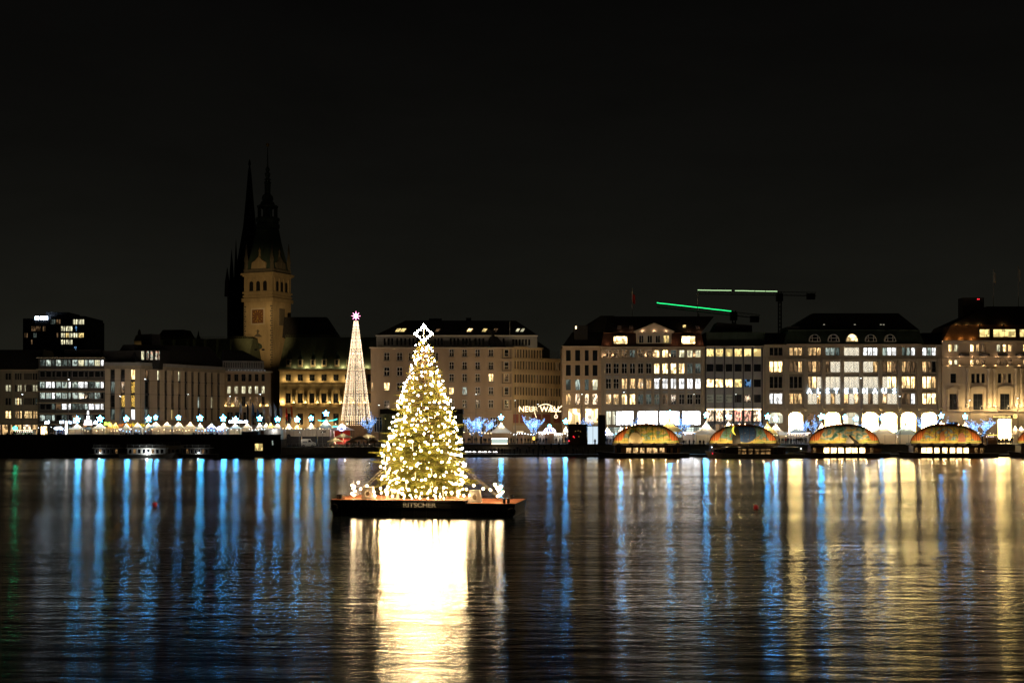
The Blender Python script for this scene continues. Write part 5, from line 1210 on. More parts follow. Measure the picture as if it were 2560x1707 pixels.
# low garlands on the deck edges left and right
for nm, lab, pts in (('deck_garland', 'garland of warm bulbs on poles along the left deck end', [(-7.0, 1.3), (-6.75, .75), (-6.45, 1.55), (-6.2, .95), (-5.6, 1.25), (-4.9, .7), (-4.3, 1.0), (-3.6, .62), (-2.9, .8), (-2.2, .6)]),
                     ('deck_garland', 'garland of warm bulbs on poles along the right deck end', [(7.15, 1.25), (6.9, .9), (7.3, .75), (6.6, 1.45), (6.2, .95), (5.5, 1.05), (4.6, 1.35), (3.9, 1.0), (3.2, .8), (2.5, .62)])):
    g = thing(nm, lab, 'fairy lights', bl.matrix_basis @ Vector((0, -2.6, DZ)), math.radians(-8)); mb = MB(); sgn = -1 if pts[0][0] < 0 else 1
    MB().tube([(sgn * 6.9, 0, 0), (sgn * 6.9, 0, 1.75)], .035, 5).tube([(sgn * 3.0, 0, 0), (sgn * 3.0, 0, 1.1)], .03, 5).build('pole', M['steel'], g)
    MB().tube([(sgn * 6.9, 0, 1.7), (sgn * 5.2, 0, 1.25), (sgn * 3.0, 0, 1.1)], .015, 4).build('wire', sock_m, g)
    for x, z_ in pts + [(sgn * 6.85, .35), (sgn * 7.05, .5), (sgn * 6.75, 1.15), (sgn * 6.95, 1.0)]: inst('bulb', deck_me, g, (x, RT.uniform(-.12, .12), z_))
fr_g = thing('front_garland', 'low garland of warm bulbs along the front deck edge below the tree', 'fairy lights', bl.matrix_basis @ Vector((0, -W2 + .9, DZ)), math.radians(-8)); mb = MB()
for k in range(17): inst('bulb', deck_me, fr_g, (-4.6 + k * .56, RT.uniform(-.45, -.05), RT.uniform(.3, .8)), scale=(.85,) * 3); MB().tube([(-4.6 + k * .56, 0, 0), (-4.6 + k * .56, 0, .5)], .015, 4).build('stake', M['steel'], fr_g)
for k in range(6): inst('bulb', deck_me, fr_g, (-1.6 + k * .75, -1.3, .22), scale=(.6,) * 3); MB().tube([(-1.6 + k * .75, -.7, .05), (-1.6 + k * .75, -1.0, .3), (-1.6 + k * .75, -1.3, .27)], .015, 4).build('hanger', M['steel'], fr_g)  # bulbs added over the edge to light the barge name
# guy wires
for k, (dx, dy, z_) in enumerate(((-6.9, -2.4, 6.4), (-6.7, -2.1, 5.9), (6.95, -2.4, 6.4), (6.7, -2.1, 5.9))):
    e = bl.matrix_basis @ Vector((dx, dy, DZ + .3)); g = thing('guy_wire', ('outer', 'inner')[k % 2] + ' steel guy wire from spruce to the %s deck corner' % ('left', 'right')[k // 2], 'wire', e)
    q = Vector((TX, TYc, TZ0 + z_)); q = q + (e - q).normalized() * crown_r(TZ0 + z_) * .6
    MB().tube([(0, 0, 0), q - e], .018, 4).build('cable', mat('guy_cable', (.3, .26, .2), .5, 0), g); MB().ball((0, 0, 0), .06, 6, 4).build('shackle', M['steel'], g)

# red mooring buoys
for px, py, lab in ((387, 1259, 'small red buoy floating left of the barge'), (1890, 1266, 'small red buoy floating right of the barge among the gold streaks')):
    Y = H * F / (py + 4 - YH); g = thing('mooring_buoy', lab, 'buoy', (X(px, Y), Y, 0))
    MB().lathe([(.05, -.25), (.2, -.12), (.26, .08), (.22, .26), (.1, .36)], 10).build('float', mat('red_buoy_paint', (.5, .02, .02), .35, .2, 3), g, smooth=True); MB().tube([(0, 0, .34), (0, 0, .55)], .035, 5).build('ring_post', M['steel'], g)
# ------------------------------------------------------------------ market on the shore
FAB = {'white': fabric('white_tent_canvas', (.82, .76, .66)), 'yellow': fabric('yellow_tent_canvas', (.85, .62, .22)), 'blue': fabric('blue_tinted_canvas', (.50, .62, .72)), 'wall': fabric('tent_wall_canvas', (.72, .62, .50), .3)}
_tc = {}
def canopy(hw, h, skirt=.12):
    key = (round(hw, 1), round(h, 1))
    if key not in _tc:
        mb = MB(); n = 9; vs = []
        for i in range(n + 1):
            t = i / n; w = hw * ((1 - t) ** 1.75 * .96 + .04 * (1 - t)) + .035; z = h * t
            for sx, sy in ((-1, -1), (0, -1), (1, -1), (1, 0), (1, 1), (0, 1), (-1, 1), (-1, 0)):
                k = w * (1 if sx and sy else .97); vs.append((sx * k, sy * k, z))
        vs += [(x, y, -skirt) for x, y, _ in vs[:8]]; fs = []
        for i in range(n):
            for k in range(8): fs.append((i * 8 + k, i * 8 + (k + 1) % 8, (i + 1) * 8 + (k + 1) % 8, (i + 1) * 8 + k))
        o = (n + 1) * 8
        for k in range(8): fs.append((o + k, o + (k + 1) % 8, (k + 1) % 8, k))
        mb.add(vs, fs); _tc[key] = mb
    return _tc[key]
star_mes = [MB().star((0, 0, 0), .88, .40, 5, .2).mesh('star_lamp', [EM[k], M['dark_trim']]) for k in ('star', 'star2', 'star3')]  # backs made dark so the stars throw no blue on the facades
glow_n = 0
def tent(px, pk, sk, hwp, Y, zf, label, star=True, tint='white', energy=55, walls='closed', star_px=None, star_dy=9, glow=(1, .82, .52)):
    t = thing('market_tent', label, 'tent', (X(px, Y), Y, zf)); s = Y / F; hw = hwp * s; zs = Z(sk, Y) - zf; h = (sk - pk) * s
    inst('canopy', canopy(hw, h).mesh('canopy', FAB[tint]), t, (0, 0, zs))
    if walls == 'closed':
        mb = MB(); q = hw * .97; mb.quad((-q, -q, 0), (q, -q, 0), (q, -q, zs - .12), (-q, -q, zs - .12)); mb.quad((-q, q, 0), (q, q, 0), (q, q, zs - .12), (-q, q, zs - .12)); mb.quad((-q, -q, 0), (-q, q, 0), (-q, q, zs - .12), (-q, -q, zs - .12)); mb.quad((q, -q, 0), (q, q, 0), (q, q, zs - .12), (q, -q, zs - .12)); mb.build('wall', FAB['wall'], t)
        MB().box(-.03, .03, -q - .03, -q - .004, 0, zs - .1).build('wall_seam', M['dark_trim'], t)
    mb = MB()
    for sx in (-1, 1):
        for sy in (-1, 1): mb.tube([(sx * hw * .98, sy * hw * .98, 0), (sx * hw * .98, sy * hw * .98, zs)], .04, 4)
    mb.build('poles', M['dark_trim'], t)
    lamp('tent_lamp', t, (0, 0, zs + h * .42), energy * 6.5, glow, .1)
    if star:
        zt = zs + h
        MB().tube([(0, 0, zt - .2), (0, 0, zt + (star_dy - 6) * s)], .04, 5).build('star_pole', M['dark_trim'], t)
        sz_ = R.uniform(.82, 1.08); inst('star_lamp', R.choice(star_mes), t, (0, 0, zt + star_dy * s + R.uniform(-.1, .12)), (0, R.uniform(-.12, .12), R.uniform(-.5, .5)), (sz_,) * 3)
    return t
YT = 351.0
ordn = ['first', 'second', 'third', 'fourth', 'fifth', 'sixth', 'seventh', 'eighth', 'ninth', 'tenth', 'eleventh', 'twelfth', 'thirteenth', 'fourteenth', 'fifteenth', 'sixteenth', 'seventeenth', 'eighteenth', 'nineteenth', 'twentieth', 'twenty-first', 'twenty-second', 'twenty-third', 'twenty-fourth', 'twenty-fifth', 'twenty-sixth']
left = [(193, 1057, 1072, 17, 1, 'white'), (220, 1062, 1072, 12, 0, 'white'), (250, 1055, 1070, 15, 1, 'white'), (277, 1053, 1070, 10, 0, 'yellow'), (288.5, 1054, 1070, 9, 0, 'yellow'), (316, 1055, 1070, 9, 1, 'white'), (344, 1053, 1070, 12, 0, 'white'), (371.4, 1055, 1070, 10, 1, 'white'),
        (389.3, 1052, 1068.5, 16, 1, 'white'), (418, 1052, 1068.5, 16, 0, 'white'), (446.4, 1053, 1068.5, 16, 1, 'white'), (476, 1053, 1069, 15, 0, 'white'), (500, 1054.5, 1070, 9, 1, 'white'), (529, 1054, 1070, 12, 0, 'white'), (558, 1054.5, 1070, 14, 1, 'white'), (588.5, 1056.5, 1070.5, 14, 1, 'blue'),
        (618, 1055, 1068, 11, 0, 'white'), (649.7, 1055, 1068, 9, 1, 'white'), (665, 1055.5, 1068, 6, 0, 'white'), (677, 1055.5, 1067, 7, 0, 'yellow'), (694, 1057, 1068, 8, 1, 'white')]
for i, (px, pk, sk, hw, s, ti) in enumerate(left):
    lab = '%s %s pagoda tent from the left end of the market row, %s' % (ordn[i], {'white': 'white', 'yellow': 'yellow', 'blue': 'bluish'}[ti], 'with star' if s else 'starless')
    tent(px, pk, sk, hw, YT + (i % 3) * .9, ZL, lab, bool(s), ti, 42 if hw > 12 else 26, star_dy=9)
mid = [(722, 1059, 1070, 8, 0, 'white'), (743, 1058, 1073, 11, 1, 'yellow'), (778, 1055, 1073, 13, 1, 'white'), (804, 1058, 1073, 13, 0, 'yellow'), (815, 1043, 1073, 22, 1, 'blue')]
ml = ['small white tent peak behind the trailers near the red flags', 'yellowish tent behind the trailers with a blue star beside it', 'white tent with blue star between two trailers and teal neon', 'short yellow tent in front of the tall blue topped tent', 'tall pale blue tent with the highest star left of the cone of lights']
for (px, pk, sk, hw, s, ti), lab in zip(mid, ml): tent(px, pk, sk, hw, 355 + (px % 5) * .4, ZR, lab, bool(s), ti, 45, star_dy=9)
tent(855, 1056, 1074, 27, 352.5, ZR, 'wide white tent over the red bar at the foot of the light cone', False, 'white', 60, walls='open', glow=(1, .8, .85))
right = [(1252.7, 1052, 1081, 28, 353.5, 1, 'white', 'open', 'broad beige tent with blue star over the white counter', 60),
         (1414, 1063, 1084, 12, 362, 1, 'white', 'open', 'small tent with star beside the dark ticket kiosk', 30),
         (1519, 1065, 1082, 13, 362, 0, 'white', 'open', 'small white tent with blue ring sign left of the first dome', 40),
         (1552.3, 1064, 1082, 10, 363, 1, 'white', 'closed', 'narrow white tent with star just behind the first dome', 36),
         (1674, 1043, 1077, 29, 361, 1, 'yellow', 'open', 'tall yellow topped tent with the highest star on the right shore', 110),
         (1765.5, 1048, 1085, 30, 357, 1, 'white', 'closed', 'big cream tent with star between the first and second dome', 110),
         (1821, 1051, 1072, 15, 362, 1, 'white', 'closed', 'white tent with star rising behind the second dome', 60),
         (1919, 1052, 1086, 24, 360, 1, 'yellow', 'open', 'yellow topped tent with star at the right end of the second dome', 80),
         (1939.5, 1055, 1086, 25, 362, 1, 'white', 'closed', 'white tent with star right of the yellow topped tent', 80),
         (1993, 1062, 1081, 20, 363, 0, 'blue', 'open', 'bluish tent without star in front of the bright arches', 50),
         (2054, 1052, 1078, 15, 362, 1, 'white', 'closed', 'cream tent with star at the left end of the third dome', 50),
         (2112, 1052, 1070, 10, 362, 1, 'white', 'closed', 'narrow white tent with star above the middle of the third dome', 40),
         (2140, 1055, 1070, 9, 363, 1, 'white', 'closed', 'second narrow white tent with star above the third dome', 40),
         (2205, 1053, 1085, 27, 358, 1, 'white', 'closed', 'big white tent with star right of the third dome', 110),
         (2264, 1053, 1085, 27, 358.5, 0, 'blue', 'closed', 'big bluish tent without star left of the fourth dome', 90),
         (2353, 1050, 1068, 10, 362, 1, 'white', 'closed', 'small white tent with star above the fourth dome', 45),
         (2413, 1052, 1070, 9, 362, 1, 'white', 'closed', 'small white tent with star right of the arched doorway', 40),
         (2538, 1063, 1075, 5, 364, 0, 'white', 'closed', 'left one of two slim lit cones beside the bright entrance', 40),
         (2553, 1063, 1075, 5, 364, 0, 'white', 'closed', 'right one of two slim lit cones beside the bright entrance', 40)]
for px, pk, sk, hw, Y, s, ti, wl_, lab, en in right: tent(px, pk, sk, hw, Y, ZR, lab, bool(s), ti, en, wl_, star_dy=10)

# --- bright stalls: counter, posts, flat roof, lamp strip
def stall(px, py_top, py_bot, wp, Y, zf, label, mt, back=(.6, .45, .35), strip='pink_strip'):
    t = thing('market_stall', label, 'stall', (X(px, Y), Y, zf)); w = wp * Y / F / 2; h = Z(py_top, Y) - zf
    MB().box(-w, w, -1.0, 1.3, h, h + .15).build('roof', M['white_trim'], t); MB().box(-w, w, 1.2, 1.28, 0, h).build('back_wall', mt, t)
    mb = MB()
    for sx in (-w + .05, w - .05): mb.box(sx - .05, sx + .05, -.95, -.85, 0, h)
    mb.build('posts', M['white_trim'], t); MB().box(-w + .1, w - .1, -.8, -.2, 0, 1.05).build('counter', mt, t)
    MB().box(-w + .1, w - .1, -.98, -.9, h - .22, h - .04).build('lamp_strip', EM[strip], t); mb = MB()
    for k in range(int(w * 2 / .55)): mb.octa((-w + .3 + k * .55, .3, h - .5), .09)
    mb.build('hanging_bulbs', EM['strip'], t)
    return t
SW = [mat('stall_timber', (.45, .28, .16), .8, .3, 2), mat('stall_red', (.5, .06, .05), .7, .2, 2), mat('stall_white', (.7, .66, .62), .7, .15, 2), mat('stall_blue', (.14, .2, .45), .7, .2, 2)]
for i, (px, pt, w, Y, zf, lab, m_, sp_) in enumerate([
        (305, 1071, 16, 353, ZL, 'pink lit stall under the third starred tent at the bank', 2, 'pink_strip'), (334, 1071, 15, 353, ZL, 'pink lit stall below the orange bank lettering', 2, 'pink_strip'), (362, 1071, 13, 353, ZL, 'bright stall with blue roof light right of the bank lettering', 3, 'led_white'),
        (512, 1073, 20, 353, ZL, 'white lit stall under the narrow starred tent at the bank wing', 2, 'strip'), (540, 1074, 24, 353, ZL, 'bluish stall left of the blue ring sign', 3, 'led_white'),
        (1300, 1078, 18, 361, ZR, 'orange lit stall left of the sparkling tree', 0, 'letters_warm'), (1360, 1079, 30, 361, ZR, 'violet white stall with small dome right of the sparkling tree', 2, 'pink_strip'), (1395, 1083, 22, 362, ZR, 'white lit stall left of the dark ticket kiosk', 2, 'strip'), (1425, 1083, 18, 363, ZR, 'very bright stall behind the dark ticket kiosk', 2, 'strip'),
        (1519, 1083, 26, 361, ZR, 'white glowing stall under the blue ring sign', 2, 'strip'), (1722, 1080, 34, 363, ZR, 'white violet stall between the yellow tent and the cream tent', 2, 'pink_strip'), (1955, 1083, 22, 364, ZR, 'blue white stall left of the arcade crowd', 3, 'led_white'), (1995, 1081, 58, 364, ZR, 'long warm lit stall in front of the bright arches', 2, 'pink_strip'),
        (60, 1074, 50, 366, ZL, 'low lit kiosk in front of the corner house shops', 2, 'letters_warm'), (150, 1070, 26, 364, ZL, 'cold white lit stall before the office block', 3, 'led_white'), (2478, 1086, 26, 356, ZR, 'dark roofed stall with yellow counter near the bright entrance', 0, 'amber')]):
    stall(px, pt, 0, w, Y, zf, lab, SW[m_], strip=sp_)
def ringsign(px, py, rw, Y, label, col='ring'):
    t = thing('ring_sign', label, 'sign', (X(px, Y), Y, Z(py, Y) - 2.2)); mb = MB(); r = rw * Y / F; pts = [(r * math.cos(a), 0, 2.2 + r * .48 * math.sin(a)) for a in (2 * math.pi * k / 20 for k in range(21))]
    mb.tube(pts, .17, 6).build('ring', EM[col], t); MB().box(-.1, .1, .1, .2, 0, 2.1).build('post', M['dark_trim'], t); MB().lathe([(.05, 2.0), (.5, 2.1), (.1, 2.5)], 8).build('pendant', SW[3], t)
ringsign(550, 1070.5, 6.5, 350.5, 'blue white glowing ring sign at the right end of the bank wing'); ringsign(528, 1069, 7, 351, 'blue white glowing ring sign left of the other one at the bank wing'); ringsign(854, 1071, 8.5, 350.3, 'blue white ring on the roof of the red bar tent'); ringsign(1514.5, 1081.5, 9, 358, 'blue ring with dark cap on the stall left of the first dome')
# merry-go-round like light dome
t = thing('light_dome', 'small violet white dome of light arcs behind the crowd', 'light dome', (X(1374, 360), 360, ZR)); mb = MB()
z0 = Z(1081, 360) - ZR
for k in range(6):
    a = math.pi * k / 6; mb.tube([(1.6 * math.cos(a) * math.cos(b_), 1.6 * math.sin(a) * math.cos(b_), z0 + 1.35 * math.sin(b_)) for b_ in (math.pi * j / 10 for j in range(11))], .06, 4)
mb.build('light_arc', EM['ring'], t); MB().tube([(1.6 * math.cos(a), 1.6 * math.sin(a), z0) for a in (2 * math.pi * k / 16 for k in range(17))], .14, 5).build('rim', EM['pink_strip'], t)
MB().lathe([(1.3, 0), (1.3, z0 - .15)], 12).build('drum', SW[0], t); MB().star((0, 0, z0 + 1.75), .5, .25, 5, .1).build('top_star', [EM['star'], M['dark_trim']], t)
# lantern pyramid, light column, hanging white lamps on the left
t = thing('lantern_pyramid', 'white glowing tiered christmas pyramid above the left market row', 'pyramid', (X(220, 352.5), 352.5, ZL)); q = lambda py: Z(py, 352.5) - ZL
MB().lathe([(1.05, q(1062)), (.95, q(1055)), (.85, q(1051))], 8).build('lower_tier', EM['pyramid'], t); MB().lathe([(1.15, q(1051)), (1.2, q(1050)), (.5, q(1047.5))], 8).build('tier_roof', M['white_trim'], t); MB().lathe([(.42, q(1047)), (.36, q(1040))], 8).build('upper_tier', EM['pyramid'], t); MB().lathe([(.5, q(1040)), (.1, q(1036))], 8).build('upper_roof', M['white_trim'], t); MB().lathe([(.3, q(1036)), (.28, q(1029)), (.04, q(1025))], 8).build('lantern', emit('soft_white_lantern', (1, .95, .95), 1.5), t)
MB().lathe([(1.2, 0), (1.1, q(1062))], 8).build('base', SW[0], t)
t = thing('light_column', 'tall white glowing advertising column at the left end of the tents', 'advertising column', (X(165.5, 350), 350, ZL)); q = lambda py: Z(py, 350) - ZL
MB().lathe([(.22, .3), (.22, q(1052))], 10).build('light_tube', EM['strip'], t); MB().lathe([(.3, 0), (.3, .3)], 10).build('foot', M['dark_trim'], t); MB().lathe([(.28, q(1052)), (.05, q(1049))], 10).build('cap', M['dark_trim'], t)
for k, (px, py, w, mt, lab) in enumerate(((154, 1055, 9, 'led_white', 'cold white hanging sign box before the office block, left one'), (176, 1056, 8, 'led_white', 'cold white hanging sign box right of the light column'), (187, 1054, 7, 'led_white', 'cold white sign box next to the first starred tent'), (118, 1056, 11, 'letters', 'white shop sign box on the office block corner'), (239, 1056, 8, 'letters', 'white sign box between pyramid and starred tent'), (268, 1059, 14, 'green_sign', 'green glowing shop sign left of the yellow tents'), (146, 1071, 18, 'led_white', 'wide bluish lit shop fascia at the office block'))):
    Y = 362 - k * .8; t = thing('sign_box', lab, 'sign', (X(px, Y), Y, ZL)); h = Z(py, Y) - ZL; w2 = w * Y / F / 2
    mb = MB(); x = -w2
    while x < w2: mb.box(x, x + .22, -.12, -.07, h - R.uniform(.25, .4), h + R.uniform(.2, .55)); x += .3
    mb.build('lit_face', EM[mt], t); MB().box(-w2, w2, -.06, .06, h - .5, h + .45).build('box', M['dark_trim'], t); MB().box(-.06, .06, .07, .17, 0, h).build('post', M['dark_trim'], t)
# teal neon sign swoosh and roof sign row
t = thing('teal_neon_garland', 'teal neon garland left of the cone of lights', 'neon', (X(820, 359), 359, ZR)); q = lambda px, py: (X(px, 359) - X(820, 359), 0, Z(py, 359) - ZR)
MB().tube([q(795, 1050), q(805, 1052), q(818, 1049)], .14, 5).build('neon_tube', EM['teal'], t); MB().tube([q(822, 1052), q(834, 1050), q(843, 1047)], .14, 5).build('neon_tube', EM['teal'], t); MB().tube([q(832, 1066), q(846, 1066)], .18, 5).build('neon_tube', EM['teal'], t)
for px in (795, 843): MB().tube([(q(px, 1050)[0], .1, 0), (q(px, 1050)[0], .1, q(px, 1048)[2])], .05, 4).build('post', M['dark_trim'], t)
t = thing('blue_roof_sign', 'bluish white lettering board behind the blue topped tent', 'sign', (X(596, 366), 366, ZL)); h = Z(1054, 366) - ZL; mb = MB()
for k in range(17): mb.box(-2.5 + k * .3, -2.5 + k * .3 + R.uniform(.12, .26), -.1, 0, h - .25, h + R.uniform(.15, .5))
mb.build('lit_strokes', EM['letters'], t); MB().box(-2.6, 2.7, .01, .1, h - .4, h + .6).build('board', M['dark_trim'], t); MB().box(-.1, .1, .11, .2, 0, h).build('post', M['dark_trim'], t)
# --- red bar under the wide tent, lit counter, dark kiosk
t = thing('bar_counter', 'red lit bar counter under the wide tent at the light cone', 'bar', (X(855, 350.8), 350.8, ZR)); mb = MB().box(-2.0, 2.0, -.4, .2, 0, 1.2).build('counter', SW[1], t); MB().box(-2.0, 2.0, .8, .9, 0, Z(1076, 350.8) - ZR).build('back_wall', emit('red_bar_glow', (1, .08, .04), .16), t)  # back wall made to glow in place of red bar lighting
for sx in (-1, .6, 1.2): MB().octa((sx, .3, 1.9), .12).build('bar_lamp', EM['red'], t)
t = thing('glass_counter', 'white glowing glass counter under the beige tent', 'counter', (X(1249, 351.2), 351.2, ZR)); w = 20 * .1033
MB().box(-w, w, -.3, .3, .25, 1.35).build('glass_front', emit('greenish_counter_glow', (.75, .95, .85), .7), t); MB().box(-w, w, -.35, .35, 1.36, 1.5).build('top_light', EM['strip'], t); MB().box(-w, w, -.32, .32, 0, .24).build('foot_light', EM['letters_warm'], t)
t = thing('ticket_kiosk', 'dark wooden ticket kiosk with red lamps among the crowd', 'kiosk', (X(1443.5, 352), 352, ZR - .2)); h = Z(1060, 352) - ZR + .2
MB().box(-2.4, 2.4, -1.5, 1.5, 0, h - .5).build('body', mat('dark_kiosk_timber', (.055, .035, .022), .8, .3, 2), t); MB().box(-2.6, 2.6, -1.7, 1.7, h - .5, h).build('roof', M['roof'], t); MB().lathe([(.2, h), (.5, h + .3), (.1, h + .6)], 6).build('roof_plants', M['bronze_fig'], t)
for x, z_, r_ in ((-2.25, 1.1, .22), (-1.1, 2.2, .16), (-.85, 1.95, .12)): MB().octa((x, -1.62, z_), r_).build('red_lamp', EM['red'], t)
for x, z_ in ((-.6, 3.6), (.1, 3.7), (.7, 3.5), (.3, 2.2)): MB().octa((x, -1.6, z_), .1).build('amber_lamp', emit('dim_amber_kiosk', (1, .6, .2), .5), t)
t = thing('shelter_pillar', 'broad dark shelter pillar right of the ticket kiosk', 'pillar', (X(1504, 351), 351, ZR - .2)); MB().box(-.95, .95, -.6, .6, 0, Z(1037, 351) - ZR + .2).build('shaft', M['dark_trim'], t); MB().box(-1.05, 1.05, -.7, .7, 0, .4).build('foot', M['dark_trim'], t)
t = thing('glass_shelter', 'pale lit glass shelter between kiosk and pillar', 'shelter', (X(1482, 354), 354, ZR)); h = Z(1066, 354) - ZR
MB().box(-1.4, 1.4, .5, .55, 0, h).build('lit_panel', emit('pale_shelter_glow', (.7, .85, .95), 1.0), t); MB().box(-1.5, 1.5, -.6, .6, h, h + .12).build('roof', M['steel'], t)
for sx in (-1.4, 0, 1.4): MB().box(sx - .04, sx + .04, -.5, -.42, 0, h).build('post', M['steel'], t)
# street post with yellow plate, dark dolphin pile at the promenade edge
t = thing('yellow_info_post', 'yellow plate on a thin post at the promenade', 'sign', (X(1334.5, 344), 344, .62)); h = Z(1095, 344) - .62; MB().box(-.3, .3, -.05, .05, h - .45, h + .4).build('plate', EM['amber'], t); MB().tube([(0, 0.1, 0), (0, .1, h)], .05, 5).build('post', M['pole'], t)
t = thing('mooring_pile', 'dark mooring pile standing at the promenade edge', 'pile', (X(1345.5, 339.4), 339.4, -1)); MB().lathe([(.22, 0), (.22, Z(1097, 339.4) + 1), (.1, Z(1095, 339.4) + 1)], 8).build('shaft', M['dark_trim'], t); MB().lathe([(.23, Z(1107, 339.4) + 1), (.23, Z(1100, 339.4) + 1)], 8).build('pale_band', M['steel'], t)

# ------------------------------------------------------------------ cone of lights
CYc = 372.0; t = thing('light_cone', 'tall cone of hanging warm light strands with pink star', 'light tree', (X(890, CYc), CYc, ZR)); q = lambda py: Z(py, CYc) - ZR; px2m = CYc / F
z0, z1 = q(1052), q(803); r0, r1 = 37 * px2m, 5 * px2m
RC = random.Random(3)
def strand(seed):
    rr = random.Random(seed); mb = MB(); n = 120
    for i in range(n):
        f = (i + rr.random()) / n; f = 1 - (1 - f) ** .92
        mb.octa(((r0 + (r1 - r0) * f) + rr.uniform(-.06, .06), rr.uniform(-.08, .08), z0 + (z1 - z0) * f), rr.choice((.03, .045, .06)))
    return mb.mesh('light_strand', EM['led_warm'])
protos = [strand(s) for s in range(5)]; protos[1].materials[0] = emit('pinkish_white_led', (1.0, .82, .62), 4.6, 'NONE')
for k in range(44): inst('light_strand', protos[k % 5], t, (0, 0, 0), (0, 0, 2 * math.pi * k / 44 + RC.uniform(-.05, .05)))
for k in range(30): inst('light_strand', protos[(k + 2) % 5], t, (0, 0, 0), (0, 0, 2 * math.pi * k / 30 + RC.uniform(-.08, .08)), (.62, .62, 1))
MB().tube([(0, 0, 0), (0, 0, q(790))], [.35, .12], 8).build('mast', M['dark_trim'], t)
mb = MB()
for zz_, rr in ((z0, r0), ((z0 + z1) / 2, (r0 + r1) / 2)): mb.tube([(rr * math.cos(a), rr * math.sin(a), zz_) for a in (2 * math.pi * k / 24 for k in range(25))], .05, 4)
mb.build('hoop', M['dark_trim'], t)
MB().box(-2.6, 2.6, -2.6, 2.6, 0, q(1062)).build('base_hut', SW[0], t); mb = MB()
for i in range(9):
    for j in range(6): mb.octa((-2.4 + i * .6, -2.7, q(1062) - .3 - j * .45 + 2.6), .10)
mb.build('base_lights', EM['led_warm'], t)
MB().star((0, -.2, q(790)), 1.35, .42, 8, .2).build('top_star', [emit('pink_star_glow', (1.0, .30, .55), 6), M['dark_trim']], t)

# ------------------------------------------------------------------ bare trees wound with LEDs
def bare_tree(seed, h, spread, leds, up=.55):
    rr = random.Random(seed); br = MB(); blue = MB(); white = MB(); pts_all = []
    def grow(p, d, ln, r, lvl):
        pts = [p]; q = p.copy(); dd = d.copy(); n = 4
        for i in range(n):
            dd = (dd + Vector((rr.uniform(-.18, .18), rr.uniform(-.18, .18), rr.uniform(-.05, .16)))).normalized(); q = q + dd * (ln / n); pts.append(q.copy())
        br.tube(pts, [r * (1 - .55 * i / n) for i in range(n + 1)], 5 if lvl < 2 else 3)
        if lvl >= 1:
            m = int(ln * leds)
            for k in range(m):
                f = rr.random() * n; i = min(n - 1, int(f)); c = pts[i].lerp(pts[i + 1], f - i) + Vector((rr.uniform(-.1, .1), rr.uniform(-.1, .1), rr.uniform(-.1, .1)))
                (blue if rr.random() < .62 else white).octa(c, rr.choice((.025, .035, .045)))
        if lvl < 4:
            for k in range(3 if lvl < 3 else 2):
                a = rr.uniform(0, 2 * math.pi); tl = rr.uniform(.45, .85) * spread; nd = (dd + Vector((math.cos(a) * tl, math.sin(a) * tl, up * rr.uniform(.0, .5)))).normalized()
                grow(pts[rr.choice((2, 3, 4))] if lvl else pts[rr.choice((3, 4, 4))], nd, ln * rr.uniform(.58, .78), r * .55, lvl + 1)
    tk = MB().tube([(0, 0, 0), (.03, .02, h * .26)], [.2, .15], 8)
    for k in range(5):
        a = 2 * math.pi * k / 5 + rr.uniform(-.4, .4); grow(Vector((.03, .02, h * .25)), Vector((math.cos(a) * .75 * spread, math.sin(a) * .75 * spread, 1)).normalized(), h * .30, .09, 1)
    return tk.mesh('trunk', BARK), br.mesh('branches', BARK), blue.mesh('blue_light_chain', EM['led_blue']), white.mesh('white_light_chain', EM['led_white'])
BARK = mat('dark_bark', (.05, .038, .03), .9, .3, 3)
tp = [bare_tree(21, 7.5, 1.0, 13), bare_tree(22, 7.5, .95, 6), bare_tree(23, 7.5, .85, 12, .8)]
for px, py_top, wpx, Y, k, zf, lab in [(925, 1028, 55, 357, 1, ZR, 'bare tree with blue and warm lights beside the glass pavilion'), (1203, 1035, 80, 360, 0, ZR, 'wide bare tree draped in blue light chains right of the spruce'), (1180, 1033, 60, 364, 2, ZR, 'dim bare tree standing behind the wide blue lit one'), (1335, 1030, 70, 358, 0, ZR, 'bare tree with violet blue lights under the street letters'),
                                       (1470, 1030, 50, 362, 1, ZR, 'thin bare tree with few lights before the beige house'), (1592, 1035, 46, 364, 1, ZR, 'bare tree before the white store left of the logo'), (1706, 1030, 62, 363, 1, ZR, 'bare tree with white lights before the right half of the white store'), (1862, 1052, 56, 365, 2, ZR, 'low bare tree with blue lights before the red shop'), (1900, 1048, 40, 366, 1, ZR, 'small bare tree with pale lights at the corner of the department store'),
                                       (2012, 1042, 26, 363, 2, ZR, 'slim tree with dense blue lights beside the first bright arch'), (2034, 1036, 44, 365, 1, ZR, 'dark bare tree in front of an unlit arch'), (2152, 1050, 40, 363, 2, ZR, 'blue lit tree behind the right half of the third dome'), (2178, 1034, 46, 365, 1, ZR, 'bare tree with warm lights before the middle arcade arch'),
                                       (2318, 1034, 66, 360, 0, ZR, 'bare tree with bright blue light chains left of the fourth dome star'), (2368, 1040, 40, 366, 1, ZR, 'small bare tree with blue lights behind the fourth dome'), (2456, 1037, 76, 360, 0, ZR, 'wide tree with bright blue light chains left of the bright entrance')]:
    t = thing('bare_tree', lab, 'tree', (X(px, Y), Y, zf), R.uniform(0, 6)); h = Z(py_top, Y) - zf
    for nm, me_ in zip(('trunk', 'branches', 'blue_light_chain', 'white_light_chain'), tp[k]):
        s = wpx * 1.25 * Y / F / 7.0; inst(nm, me_, t, scale=(s, s, h / 7.6))

